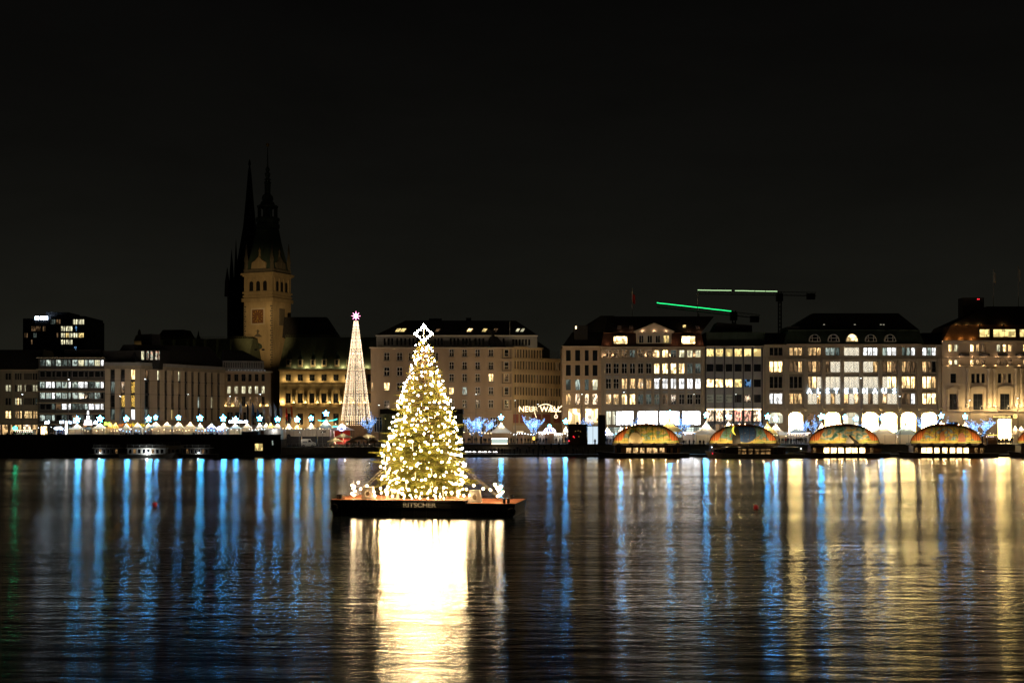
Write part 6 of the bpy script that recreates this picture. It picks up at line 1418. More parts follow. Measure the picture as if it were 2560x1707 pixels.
t = thing('pharmacy_cross', 'small green pharmacy cross before the corner house shops', 'sign', (X(38, 358), 358, ZL)); h = Z(1070, 358) - ZL
MB().box(-.55, .55, -.1, 0, h - .18, h + .18).build('cross_bar', emit('pharmacy_green_glow', (.02, 1.0, .42), 22), t); MB().box(-.18, .18, -.104, -.004, h - .55, h + .55).build('cross_upright', bpy.data.materials['pharmacy_green_glow'], t); MB().box(-.05, .05, .02, .1, 0, h).build('post', M['dark_trim'], t)

GB = [emit('garland_white_glow', (.8, .9, 1.0), 14), emit('garland_blue_glow', (.12, .42, 1.0), 16), emit('garland_warm_glow', (1.0, .72, .38), 14)]
for p0, p1, py, Y, zf, k, lab in ((96, 160, 1068, 351, ZL, 0, 'string of white lights before the office block shops'), (205, 300, 1074, 349.6, ZL, 2, 'string of warm lights left of the orange bank lettering'), (300, 372, 1075, 349.4, ZL, 1, 'string of blue lights along the pink stalls'), (380, 480, 1073, 349.4, ZL, 2, 'string of warm lights along the big white tents'), (482, 566, 1074, 349.4, ZL, 1, 'string of blue lights along the white stalls'), (570, 700, 1071, 349.6, ZL, 0, 'string of white lights before the flag row'), (700, 830, 1069, 352, ZR, 2, 'string of warm lights behind the trailers'), (1160, 1235, 1080, 356.6, ZR, 2, 'string of warm lights left of the beige tent'), (1270, 1420, 1082, 357, ZR, 0, 'string of white lights above the dense crowd'), (1470, 1540, 1084, 357, ZR, 1, 'string of blue lights left of the first dome'), (1690, 1775, 1082, 356.6, ZR, 1, 'string of blue lights between the first two domes'), (1935, 2025, 1086, 357, ZR, 2, 'string of warm lights over the crowd between second and third dome'), (2190, 2290, 1088, 356, ZR, 0, 'string of white lights on the big tents'), (2445, 2545, 1082, 357, ZR, 2, 'string of warm lights before the bright entrance')):
    t = thing('light_garland', lab, 'fairy lights', (X(p0, Y), Y, zf)); w = X(p1, Y) - X(p0, Y); h = Z(py, Y) - zf; n = int(w / .75); mb = MB(); wr = []
    for i in range(n + 1):
        f = i / n; z_ = h - .35 * abs(math.sin(f * math.pi * max(2, round(w / 4)))) + R.uniform(-.08, .08); wr.append((f * w, 0, z_ + .08))
        if R.random() < .82: mb.octa((f * w, R.uniform(-.1, .1), z_), R.uniform(.05, .11))
    o = mb.build('garland_bulbs', GB[k], t); o['kind'] = 'stuff'; MB().tube(wr, .015, 3).build('wire', M['dark_trim'], t)
    for x in (0, w): MB().tube([(x, .05, 0), (x, .05, h + .3)], .05, 5).build('post', M['pole'], t)
# ------------------------------------------------------------------ fairy-tale boats with painted domes
def mural(name, pal, seed, centre=None):
    m = bpy.data.materials.new(name); m.use_nodes = True; n, l = m.node_tree.nodes, m.node_tree.links; b = n['Principled BSDF']; b.inputs['Roughness'].default_value = .6
    t = n.new('ShaderNodeTexCoord'); s = n.new('ShaderNodeSeparateXYZ'); l.new(t.outputs['Generated'], s.inputs[0])
    def math_(op, a, v=None, c=None):
        q = n.new('ShaderNodeMath'); q.operation = op
        if hasattr(a, 'name') or hasattr(a, 'links'): l.new(a, q.inputs[0])
        else: q.inputs[0].default_value = a
        if v is not None:
            if hasattr(v, 'links'): l.new(v, q.inputs[1])
            else: q.inputs[1].default_value = v
        return q.outputs[0]
    def mix(f, A, B):
        q = n.new('ShaderNodeMix'); q.data_type = 'RGBA'
        l.new(f, q.inputs['Factor'])
        for i, c in (('A', A), ('B', B)):
            if hasattr(c, 'links'): l.new(c, q.inputs[i])
            else: q.inputs[i].default_value = tuple(c) + (1,)
        return q.outputs['Result']
    def ramp(f, stops, interp='LINEAR'):
        r = n.new('ShaderNodeValToRGB'); r.color_ramp.interpolation = interp; els = r.color_ramp.elements
        els[0].position = stops[0][0]; els[0].color = tuple(stops[0][1]) + (1,); els[1].position = stops[-1][0]; els[1].color = tuple(stops[-1][1]) + (1,)
        for p, c in stops[1:-1]: els.new(p).color = tuple(c) + (1,)
        l.new(f, r.inputs['Fac']); return r.outputs['Color']
    x, z = s.outputs['X'], s.outputs['Z']
    mp = n.new('ShaderNodeMapping'); mp.inputs['Scale'].default_value = (9, .4, 3.4); mp.inputs['Location'].default_value = (seed, 0, seed * .7); l.new(t.outputs['Generated'], mp.inputs[0])
    nz = n.new('ShaderNodeTexNoise'); nz.inputs['Scale'].default_value = 1.0; nz.inputs['Detail'].default_value = 5; nz.inputs['Distortion'].default_value = 1.6; l.new(mp.outputs[0], nz.inputs['Vector'])
    k = len(pal); sc_ = ramp(nz.outputs['Fac'], [(.30 + .42 * i / (k - 1), c) for i, c in enumerate(pal)])
    # painted meadow along the bottom
    hill = math_('ADD', math_('MULTIPLY', math_('SINE', math_('MULTIPLY', x, 9 + seed)), .06), .24)
    gm = n.new('ShaderNodeMapRange'); l.new(math_('SUBTRACT', z, hill), gm.inputs['Value']); gm.inputs['From Min'].default_value = -.03; gm.inputs['From Max'].default_value = .05
    nz2 = n.new('ShaderNodeTexNoise'); nz2.inputs['Scale'].default_value = 3.0; mp2 = n.new('ShaderNodeMapping'); mp2.inputs['Scale'].default_value = (1.5, 1, 5); l.new(t.outputs['Generated'], mp2.inputs[0]); l.new(mp2.outputs[0], nz2.inputs['Vector'])
    ground = ramp(nz2.outputs['Fac'], [(.35, (.55, .38, .06)), (.5, (.62, .52, .14)), (.62, (.22, .30, .07))])
    col = mix(gm.outputs[0], ground, sc_)
    if centre:                                       # night-blue round window with pale stars
        cx_, wx, cc = centre
        dx = math_('ABSOLUTE', math_('SUBTRACT', x, cx_)); dz = math_('MULTIPLY', math_('ABSOLUTE', math_('SUBTRACT', z, .55)), .34)
        d = math_('SQRT', math_('ADD', math_('POWER', dx, 2.0), math_('POWER', dz, 2.0)))
        f = n.new('ShaderNodeMapRange'); l.new(d, f.inputs['Value']); f.inputs['From Min'].default_value = wx; f.inputs['From Max'].default_value = wx * 1.08; f.inputs['To Min'].default_value = 1; f.inputs['To Max'].default_value = 0
        vo = n.new('ShaderNodeTexVoronoi'); vo.inputs['Scale'].default_value = 26; l.new(t.outputs['Generated'], vo.inputs['Vector'])
        st = ramp(vo.outputs['Distance'], [(.10, (.8, .75, .4)), (.16, cc)])
        col = mix(f.outputs[0], col, st)
    # orange curtains at both ends and a fringed top
    ed = math_('ABSOLUTE', math_('SUBTRACT', x, .5))
    cur = n.new('ShaderNodeMapRange'); l.new(math_('ADD', ed, math_('MULTIPLY', z, .16)), cur.inputs['Value']); cur.inputs['From Min'].default_value = .395; cur.inputs['From Max'].default_value = .405
    fold = ramp(math_('FRACT', math_('MULTIPLY', x, 38)), [(0, (.50, .085, .02)), (.45, (.85, .28, .07)), (1, (.42, .06, .015))])
    cz = n.new('ShaderNodeMapRange'); l.new(z, cz.inputs['Value']); cz.inputs['From Min'].default_value = .16; cz.inputs['From Max'].default_value = .18
    col = mix(math_('MULTIPLY', cur.outputs[0], cz.outputs[0]), col, fold)
    tp_ = n.new('ShaderNodeMapRange'); l.new(z, tp_.inputs['Value']); tp_.inputs['From Min'].default_value = .90; tp_.inputs['From Max'].default_value = .92
    col = mix(tp_.outputs[0], col, (.55, .16, .05))
    l.new(col, b.inputs['Base Color'])
    return m
G = dict(teal=(.07, .26, .22), green=(.13, .30, .10), yellow=(.75, .52, .08), cream=(.72, .60, .38), blue=(.06, .16, .36), grey=(.35, .42, .40), brown=(.30, .16, .06), sky=(.25, .42, .50), orange=(.75, .30, .08), dark=(.05, .05, .03))
HULL = mat('boat_hull_white', (.42, .39, .34), .45, .25, 1.2); HULLD = mat('boat_hull_dark', (.05, .04, .035), .5, .25, 1.2); WOOD = mat('varnished_wood', (.11, .055, .025), .45, .3, 3)
PM['B'] = room('boat_window_bright', (1, .62, .22), (1, .74, .34), 13.0, .2, 5.0, rv=.2, top=.2); PM['k'] = room('boat_window_dim', (1, .5, .15), (1, .62, .25), .5, .08, 4.0)
def hull_mesh(t, L, W, zt, mt, bow=1, name='hull', sheer=.5, dk=None):
    n = 14; mb = MB(); rows = []
    for i in range(n + 1):
        u = i / n; s = u if bow > 0 else 1 - u            # u from stern 0 to bow 1
        w = W * min(1, .55 + 2.2 * (u if u < .3 else .3)) * (1 - max(0, (u - .72) / .28) ** 2.0 * .97); x = -L / 2 + L * u
        if bow < 0: x = -x
        h = zt + sheer * max(0, (u - .6) / .4) ** 2; rk = .8 * max(0, (u - .75) / .25)
        rows.append([(x, -w, h), (x - bow * rk, -w * .82, .15), (x - bow * rk * 1.3, -w * .5, -.6), (x - bow * rk * 1.3, w * .5, -.6), (x - bow * rk, w * .82, .15), (x, w, h)])
    vs = [p for r in rows for p in r]; fs = []
    for i in range(n):
        for k in range(5): fs.append((i * 6 + k, i * 6 + k + 1, (i + 1) * 6 + k + 1, (i + 1) * 6 + k))
        fs.append((i * 6, (i + 1) * 6, (i + 1) * 6 + 5, i * 6 + 5))
    fs.append((0, 5, 4, 3, 2, 1)); mb.add(vs, fs); o = mb.build(name, mt, t)
    mb = MB(); mb.tube([(r[0][0], r[0][1], r[0][2] + .02) for r in rows], .06, 4); mb.tube([(r[5][0], r[5][1], r[5][2] + .02) for r in rows], .06, 4); mb.build('gunwale', HULL, t)
    return o
def fairy_boat(p0, p1, d0, d1, dtop, label, mur, wins, Y=334.0, lights=(), rim=(), front=None, hp0=None):
    pc = (d0 + d1) / 2; t = thing('fairy_boat', label, 'boat', (X(pc, Y), Y, 0)); s = Y / F; q = lambda px: (px - pc) * s; zq = lambda py: Z(py, Y)
    L = (p1 - p0) * s; ht = thing('x', 'x', 'x') if False else None
    e = hull_mesh(t, L, 2.5, 1.05, HULLD, -1); e.location.x = q((p0 + p1) / 2)
    for c in t.children:
        if c.name.startswith('gunwale'): c.location.x = q((p0 + p1) / 2)
    # cabin with window band
    x0, x1 = q(d0 + 4), q(d1 - 2); zb, zt = 1.0, zq(1113); ops = []; ws_ = []
    for a, c, ch in wins: r = (q(a), q(c), zq(1132), zq(1118)); ops.append(r); ws_.append((r, ch))
    cb = wall(t, ops, x0, x1, zb, zt, WOOD, -1.9, .15, 'cabin', 3.8)
    for r, ch in ws_: window(cb, r, ch, 'two', y=-1.82, frame=WOOD, fw=.05)
    mb = MB(); n = 40                                # scalloped awning under the dome
    for i in range(n):
        a, c = x0 - .5 + (x1 - x0 + 1) * i / n, x0 - .5 + (x1 - x0 + 1) * (i + 1) / n; m_ = (a + c) / 2
        mb.add([(a, -2.35, zt + .55), (c, -2.35, zt + .55), (c, -2.4, zt + .12), (m_, -2.42, zt - .02), (a, -2.4, zt + .12)], [(0, 1, 2, 3, 4)])
    mb.build('awning', HULLD, t)
    MB().box(x0 - .6, x1 + .6, -2.3, 2.3, zt + .12, zt + .56).build('roof', HULLD, t)
    # dome
    cx_ = 0.0; rx = (d1 - d0) / 2 * s; zd = zq(1109); h = zq(dtop) - zd; mb = MB(); nu, nv = 36, 12; vs = []; fs = []
    for j in range(nv + 1):
        b_ = math.pi / 2 * j / nv
        for i in range(nu + 1):
            a = math.pi * i / nu                        # flattened half shell, front and back
            vs.append((0, 0, 0))
    vs = []
    for i in range(nu + 1):
        u = -1 + 2 * i / nu; prof_h = h * (max(0, 1 - abs(u) ** 2.3)) ** .62; dep = 1.55 * (max(0, 1 - abs(u) ** 2.6)) ** .5
        for j in range(2 * nv + 1):
            b_ = math.pi * j / (2 * nv); cb_ = math.cos(b_); vs.append((u * rx, -dep * math.copysign(abs(cb_) ** .38, cb_), zd + prof_h * math.sin(b_) ** .95 if 0 < j < 2 * nv else zd))
    m2 = 2 * nv + 1
    for i in range(nu):
        for j in range(2 * nv): fs.append((i * m2 + j, (i + 1) * m2 + j, (i + 1) * m2 + j + 1, i * m2 + j + 1))
    mb.add(vs, fs); dome = mb.build('painted_dome', mur, t, smooth=True)
    MB().tube([(u * rx, -.3, zd + h * (max(0, 1 - abs(u) ** 2.3)) ** .62 + .05) for u in (-1 + 2 * i / 30 for i in range(31))], .12, 5).build('dome_rib', WOOD, t)
    for px in rim:
        u = (px - pc) * s / rx; o = inst('rim_bulb', RB, t, (u * rx, -.5, zd + h * (max(0, 1 - abs(u) ** 2.3)) ** .62 + .12))
    for k in range(1, 12):                           # seams of the canvas panels
        u = -1 + k / 6; ph = h * (max(0, 1 - abs(u) ** 2.3)) ** .62; dp = 1.55 * (max(0, 1 - abs(u) ** 2.6)) ** .5
        MB().tube([(u * rx, -dp * math.cos(b_) ** .38 - .02, zd + ph * math.sin(b_) ** .95) for b_ in (math.pi / 2 * j / 10 for j in range(1, 10))], .05, 3).build('canvas_seam', WOOD, t)
    for nm, pts, mt, em in (front or ()):                 # painted boards standing before the dome
        mb = MB().prism([(q(a), zq(c)) for a, c in pts], -1.86, -1.80); mb.build(nm, mt, t)
    for px, en, col in lights:
        o = MB().lathe([(.08, 0), (.14, .15)], 6).build('footlight', HULLD, t, (q(px), -3.0, zq(1113) + .62)); MB().box(-.3, .3, -.25, .75, -.06, .0).build('footlight_shield', HULLD, o); lamp('footlight_glow', o, (0, 0, .25), en * 2.9, col, .15)  # plate added below each footlight blocks its light from the cabin
    return t
RB = MB().ball((0, 0, 0), .12, 6, 4).mesh('rim_bulb', emit('rim_bulb_glow', (1, .62, .30), 14))
WY = (1, .70, .34)
CUT = {k: mat('painted_board_' + k, c, .6, .3, 2.5) for k, c in (('cream', (.34, .28, .16)), ('brown', (.30, .12, .05)), ('black', (.02, .02, .02)), ('yellow', (.8, .6, .06)), ('pink', (.5, .22, .14)), ('white', (.38, .36, .32)), ('green', (.12, .22, .06)), ('red', (.6, .08, .04)))}
def oval(cx_, cy_, rx_, ry_, n=14, a0=0, a1=2 * math.pi): return [(cx_ + rx_ * math.cos(a0 + (a1 - a0) * k / n), cy_ - ry_ * math.sin(a0 + (a1 - a0) * k / n)) for k in range(n + (0 if a1 - a0 > 6.2 else 1))]
murs = [mural('mural_green_yellow', [G['teal'], G['grey'], G['green'], G['yellow'], G['cream'], G['orange']], 1.3), mural('mural_night_blue', [G['teal'], G['green'], G['sky'], G['teal'], G['orange'], G['yellow']], 4.1, (.52, .16, (.02, .07, .22))), mural('mural_forest', [G['dark'], G['teal'], G['sky'], G['cream'], G['yellow'], G['brown']], 7.7), mural('mural_meadow', [G['teal'], G['sky'], G['brown'], G['yellow'], G['green'], G['blue']], 11.2), mural('mural_curtain', [G['orange'], G['cream'], G['orange'], G['brown'], G['orange'], G['yellow']], 15.0)]
fl = lambda a, b, n, e: [(a + (b - a) * k / (n - 1), e * R.uniform(.6, 1.3), WY) for k in range(n)]
def wl2(xs, w, ch): return [(x, x + w, ch) for x in xs]
fairy_boat(1492, 1722, 1531.7, 1699.4, 1060, 'first moored boat with green and yellow painted dome and orange curtains', murs[0], wl2((1564, 1581, 1598, 1615, 1629, 1647), 12.5, 'w') + wl2((1540, 1664, 1680), 11, '.'), lights=fl(1545, 1690, 6, 75), rim=(1566, 1579, 1587, 1600, 1609, 1621, 1633), front=[('painted_board', [(1569, 1108), (1571, 1092), (1576, 1084), (1583, 1080), (1591, 1081), (1598, 1086), (1603, 1095), (1605, 1108)], CUT['cream'], 0)])
fairy_boat(1775, 1990, 1771, 1943, 1061, 'second moored boat with night blue starry painted dome', murs[1], wl2((1858, 1874, 1890, 1906, 1920), 11, '.'), 337, lights=fl(1785, 1935, 6, 70), rim=(1831, 1848, 1862), front=[('painted_board', [(1828, 1108), (1829, 1085), (1833, 1070), (1838, 1066), (1843, 1070), (1846, 1085), (1849, 1108)], CUT['black'], 0)])
fairy_boat(1998, 2222, 2019.7, 2198.5, 1060.5, 'third moored boat with painted forest and house dome', murs[2], wl2((2055, 2073, 2091, 2110, 2125, 2144), 14, 'B') + wl2((2028, 2170), 8, 'k'), lights=fl(2035, 2190, 6, 80), rim=(2072, 2079.5, 2087, 2094, 2101), front=[('painted_board', [(2109, 1109), (2112, 1098), (2118, 1090), (2126, 1101), (2133, 1109)], CUT['white'], 0), ('painted_branch', [(2117, 1089), (2120, 1086), (2130, 1096), (2140, 1103), (2144, 1109), (2134, 1109)], CUT['black'], 0)])
fairy_boat(2244, 2492, 2273.7, 2455, 1060, 'fourth moored boat with painted green meadow dome', murs[3], wl2((2298, 2312, 2330, 2350, 2369, 2386, 2403), 13, 'B') + wl2((2281, 2430, 2444), 8, 'k'), lights=fl(2290, 2445, 6, 70), rim=(2349, 2358, 2395), front=[('painted_board', [(2389, 1104), (2390, 1090), (2394, 1082), (2401, 1081), (2406, 1089), (2408, 1104)], CUT['pink'], 0), ('painted_trunk', [(2343, 1102), (2345, 1084), (2352, 1076), (2355, 1084), (2357, 1102)], CUT['brown'], 0)])
fairy_boat(2520, 2760, 2541, 2715, 1060, 'fifth moored boat with orange curtain dome cut by the right edge', murs[4], wl2((2560, 2578, 2596), 13, 'B'), lights=fl(2550, 2700, 5, 70))
cr_ = [o for o in bpy.data.objects if o.name == 'fairy_boat.001'][0]; s_ = 337 / F
MB().tube([((px - 1857) * s_, -1.95, Z(py, 337)) for px, py in ((1833, 1063), (1829.5, 1069), (1828.5, 1076), (1831, 1082), (1836, 1087))], [.04, .2, .27, .2, .04], 6).build('crescent_moon', emit('yellow_moon_glow', (1, .72, .08), 1.6), cr_)
# excursion boat in front of the second dome
Y = 329.5; t = thing('excursion_boat', 'dark excursion boat with pale bow and dim wooden cabin windows', 'boat', (X(1886, Y), Y, 0)); s = Y / F; q = lambda px: (px - 1886) * s; zq = lambda py: Z(py, Y)
hull_mesh(t, 248 * s, 2.3, .95, HULL, -1, sheer=.75)
ops = []; ws_ = []
for i, px in enumerate((1843, 1852, 1868, 1884, 1899, 1912, 1930)):
    for a, c in ((1121, 1126.5), (1129, 1137)):
        r = (q(px), q(px + (11 if i else 7)), zq(c), zq(a)); ops.append(r); ws_.append((r, 'k' if px < 1926 else '.'))
cb = wall(t, ops, q(1812), q(1960), .9, zq(1118), WOOD, -1.7, .12, 'cabin', 3.4)
for r, ch in ws_: window(cb, r, ch, 'plain', y=-1.64, frame=HULL, fw=.05)
MB().box(q(1805), q(2000), -1.95, 1.95, zq(1118), zq(1118) + .14).build('roof', HULLD, t)
MB().box(q(1782), q(1811), -1.2, 1.2, .95, zq(1121)).build('wheelhouse', WOOD, t)
mb = MB()
for px in (1785, 1795, 1806): mb.box(q(px), q(px + 6), -1.23, -1.205, zq(1132), zq(1123))
mb.build('wheelhouse_glass', PM['.'], t)
for px, py, mt, r_ in ((1779, 1133, 'red', .16), (1999, 1120.5, 'lamp_head', .13), (1777, 1117, 'lamp_head', .10)):
    MB().octa((q(px), -1.5, zq(py)), r_).build('deck_lamp', EM[mt], t); MB().tube([(q(px), -1.4, .9), (q(px), -1.4, zq(py))], .04, 4).build('lamp_post', HULL, t)
rail(t, q(1955), q(2006), -1.9, .95, .9, 1.0, HULL)
lamp('cabin_glow', t, (q(1890), 0, 2.2), 20, (1, .6, .25), .2)

# excursion boats under the left wall
def tour_boat(p0, p1, Y, label, bow, wins, lampx=None, py_roof=1117, mt=HULL, en=320):
    pc = (p0 + p1) / 2; t = thing('tour_boat', label, 'boat', (X(pc, Y), Y, 0)); s = Y / F; q = lambda px: (px - pc) * s; zq = lambda py: Z(py, Y)
    hull_mesh(t, (p1 - p0) * s, 2.0, .8, mt, bow, sheer=.4); L = (p1 - p0) * s; a, c = q(p0) + L * .16, q(p1) - L * .16; ops = []; ws_ = []; n = wins
    for k in range(n):
        r = (a + .3 + (c - a - .4) * k / n, a + .1 + (c - a - .4) * (k + .85) / n, zq(1133), zq(1122)); ops.append(r); ws_.append((r, 'k' if k % 4 == 1 else '.'))
    cb = wall(t, ops, a, c, .75, zq(py_roof + 3), mt, -1.5, .12, 'cabin', 3.0)
    for r, ch in ws_: window(cb, r, ch, 'plain', y=-1.44, frame=HULL, fw=.05)
    MB().box(a - .4, c + .4, -1.7, 1.7, zq(py_roof + 3), zq(py_roof + 3) + .12).build('roof', HULL, t)
    rail(t, a, c, -1.6, zq(py_roof + 3) + .12, .7, 1.4, HULL, 'roof_rail')
    if lampx:
        MB().ball((q(lampx), -1.9, zq(1131)), .2 if en > 100 else .08, 6, 4).build('deck_lamp', EM['lamp_head'], t); MB().tube([(q(lampx), -1.8, .7), (q(lampx), -1.8, zq(1131))], .04, 4).build('lamp_post', HULL, t); lamp('deck_glow', t, (q(lampx), -2.3, zq(1131)), en, (.85, .95, 1), .1)
    return t
tour_boat(300, 440, 334.0, 'nearest white tour boat with one bright deck lamp under the quay wall', 1, 8, 373)
tour_boat(224, 318, 335.5, 'dim tour boat at the left end of the moored row', 1, 6, 255, mt=HULLD, en=40)  # weak deck lamp added to bring out this boat
tour_boat(440, 545, 335.5, 'dark tour boat at the right end of the moored row', -1, 7, 500, mt=HULLD, en=50)  # deck lamp added here too, to lift the dark boat
tour_boat(380, 470, 337.6, 'tour boat roof behind the nearest white boat', 1, 5, py_roof=1111)
# ------------------------------------------------------------------ people
def person_mesh(pose):
    sk = {'stand': dict(la=(-.10, 0, .0), lb=(.10, .02, .0), ha=(-.24, -.05, .85), hb=(.24, -.05, .85), ea=(-.25, .03, 1.13), eb=(.25, .03, 1.13), ka=(-.10, -.01, .5), kb=(.10, 0, .5)),
          'walk': dict(la=(-.09, .22, .02), lb=(.09, -.24, .0), ha=(-.24, -.20, .9), hb=(.24, .16, .88), ea=(-.25, -.02, 1.13), eb=(.25, .05, 1.13), ka=(-.10, .05, .5), kb=(.10, -.16, .5)),
          'talk': dict(la=(-.13, 0, .0), lb=(.12, -.05, .0), ha=(-.10, -.30, 1.18), hb=(.25, -.04, .86), ea=(-.27, -.05, 1.10), eb=(.26, .04, 1.12), ka=(-.12, 0, .5), kb=(.11, -.03, .5)),
          'sit': dict(la=(-.11, -.45, -.42), lb=(.11, -.42, -.42), ha=(-.14, -.32, .52), hb=(.14, -.32, .52), ea=(-.25, .0, .60), eb=(.25, .0, .60), ka=(-.11, -.45, .03), kb=(.11, -.42, .03))}[pose]
    dz = -.45 if pose == 'sit' else 0.0
    P = [(0, 0, .93), (0, 0, 1.18), (0, .01, 1.40), (0, 0, 1.52), (0, -.02, 1.66), (-.19, .01, 1.40), (.19, .01, 1.40), (-.1, 0, .88), (.1, 0, .88)]
    P = [(x, y, z + dz) for x, y, z in P]
    if pose == 'sit': P[7] = (-.1, -.02, .05 + .0); P[8] = (.1, -.02, .05)
    if pose == 'sit': P[0] = (0, 0, .10)
    P += [sk['ea'], sk['ha'], sk['eb'], sk['hb'], sk['ka'], sk['la'], sk['kb'], sk['lb'], (sk['la'][0], sk['la'][1] - .16, sk['la'][2] + .02), (sk['lb'][0], sk['lb'][1] - .16, sk['lb'][2] + .02), (0, -.02, (1.74 if pose != 'sit' else 1.29))]
    E = [(0, 1), (1, 2), (2, 3), (3, 4), (4, 19), (2, 5), (2, 6), (0, 7), (0, 8), (5, 9), (9, 10), (6, 11), (11, 12), (7, 13), (13, 14), (8, 15), (15, 16), (14, 17), (16, 18)]
    rad = [.17, .18, .19, .06, .105, .09, .09, .12, .12, .065, .05, .065, .05, .08, .055, .08, .055, .04, .04, .085]
    me = bpy.data.meshes.new('person_skeleton'); me.from_pydata(P, E, []); ob = bpy.data.objects.new('person_skeleton', me); COL.objects.link(ob)
    md = ob.modifiers.new('s', 'SKIN'); 
    for v, r in zip(me.skin_vertices[0].data, rad): v.radius = (r, r * .8)
    me.skin_vertices[0].data[0].use_root = True
    ob.modifiers.new('u', 'SUBSURF').levels = 1
    dg = bpy.context.evaluated_depsgraph_get(); dg.update(); out = bpy.data.meshes.new_from_object(ob.evaluated_get(dg)); bpy.data.objects.remove(ob)
    out.materials.clear(); out.materials.append(COATS[0]); out.materials.append(SKIN_); out.materials.append(TROU); out.materials.append(HAIR)
    zs = [v.co.z for v in out.vertices]; top = max(zs); hip = .82 + (dz if pose != 'sit' else -.78)
    for p in out.polygons:
        c = p.center
        if c.z > top - .30: p.material_index = 3 if (c.z > top - .1 or c.y > .02) else 1
        elif c.z < hip: p.material_index = 2
        p.use_smooth = True
    return out
COATS = [mat('coat_' + k, c, .9, .2, 6) for k, c in (('black', (.015, .015, .018)), ('navy', (.02, .025, .05)), ('brown', (.06, .04, .025)), ('grey', (.08, .08, .085)), ('olive', (.05, .05, .03)), ('beige', (.22, .18, .13)), ('red', (.28, .03, .03)), ('blue', (.03, .10, .28)))]
SKIN_ = mat('skin', (.45, .28, .20), .7, 0); TROU = mat('dark_trousers', (.02, .02, .026), .9, 0); HAIR = mat('dark_hair_or_cap', (.025, .02, .016), .9, 0)
PMs = {k: person_mesh(k) for k in ('stand', 'walk', 'talk', 'sit')}
RP = random.Random(99); npeople = 0
def person(px, Y, zf, label, group, coat=None, pose=None, face=None):
    o = bpy.data.objects.new('person', PMs[pose or RP.choice(('stand', 'stand', 'walk', 'talk'))]); o.location = (X(px, Y), Y, zf + (.45 if pose == 'sit' else 0)); o.rotation_euler = (0, 0, RP.uniform(0, 6.28) if face is None else face)
    s = RP.uniform(.93, 1.07); o.scale = (s, s, s); link(o); c = coat or RP.choice(COATS[:5] + COATS[:2])
    o.material_slots[0].link = 'OBJECT'; o.material_slots[0].material = c
    return tag(o, label, 'person', group)
def crowd(p0, p1, y0, y1, zf, n, label, group, **k):
    for i in range(n): person(p0 + (p1 - p0) * (i + RP.uniform(.1, .9)) / n, RP.uniform(y0, y1), zf, label, group, **k)
crowd(1150, 1510, 357.8, 360.5, ZR, 46, 'dark clad person in the dense crowd at the top of the steps', 'crowd at the top of the steps')
crowd(1480, 1535, 357.5, 360, ZR, 12, 'person silhouetted before the white stall left of the first dome', 'silhouettes left of the first dome')
crowd(1155, 1500, 341.2, 346, .62, 22, 'dark clad person strolling on the lower promenade', 'strollers on the lower promenade')
crowd(1705, 1765, 352, 358, ZR - .5, 7, 'dark figure beside the cream tent between the domes', 'people between the first two domes')
crowd(1945, 2018, 357.5, 360.5, ZR, 18, 'person in the dense crowd between the second and third dome', 'crowd between the second and third dome')
crowd(2460, 2534, 356.8, 360, ZR, 14, 'person in the crowd before the bright entrance', 'crowd before the bright entrance')
crowd(300, 368, 347.0, 349.5, ZL, 14, 'head and shoulders above the quay wall before the pink stalls', 'silhouettes at the pink stalls')
crowd(482, 560, 347.0, 349.5, ZL, 13, 'head and shoulders above the quay wall before the white stalls', 'silhouettes at the white stalls')
crowd(5, 190, 348, 356, ZL, 18, 'dark passer-by on the street before the left shops', 'passers-by before the left shops')
for k in range(5):
    for px in (1300 + k * 42 + RP.uniform(-8, 8), 1320 + k * 42 + RP.uniform(-8, 8)): person(px, 347.52 + (k % 5) * 1.5 + .6, .64 + (k % 5 + 1) * .39, 'person sitting on the wide stone steps', 'people sitting on the steps', pose='sit', face=0)
person(1333, 342.2, .62, 'person in a blue jacket at the yellow info post', None, COATS[7], 'stand', 0)
person(1255, 344.5, .62, 'tall dark person in front of the white glass counter', None, COATS[0], 'stand', .3); person(1247, 344.2, .62, 'dark person left of the tall one at the glass counter', None, COATS[0], 'talk', 2.0)
person(1964, 356.8, ZR, 'person in a red jacket among the arcade crowd', None, COATS[6], 'stand', .2)
person(2514, 356.4, ZR, 'person in a pale coat before the bright entrance', None, COATS[5], 'stand', .4)
crowd(860, 940, 343.5, 347, CT, 7, 'person seated under the cafe parasols', 'cafe guests', pose='sit')

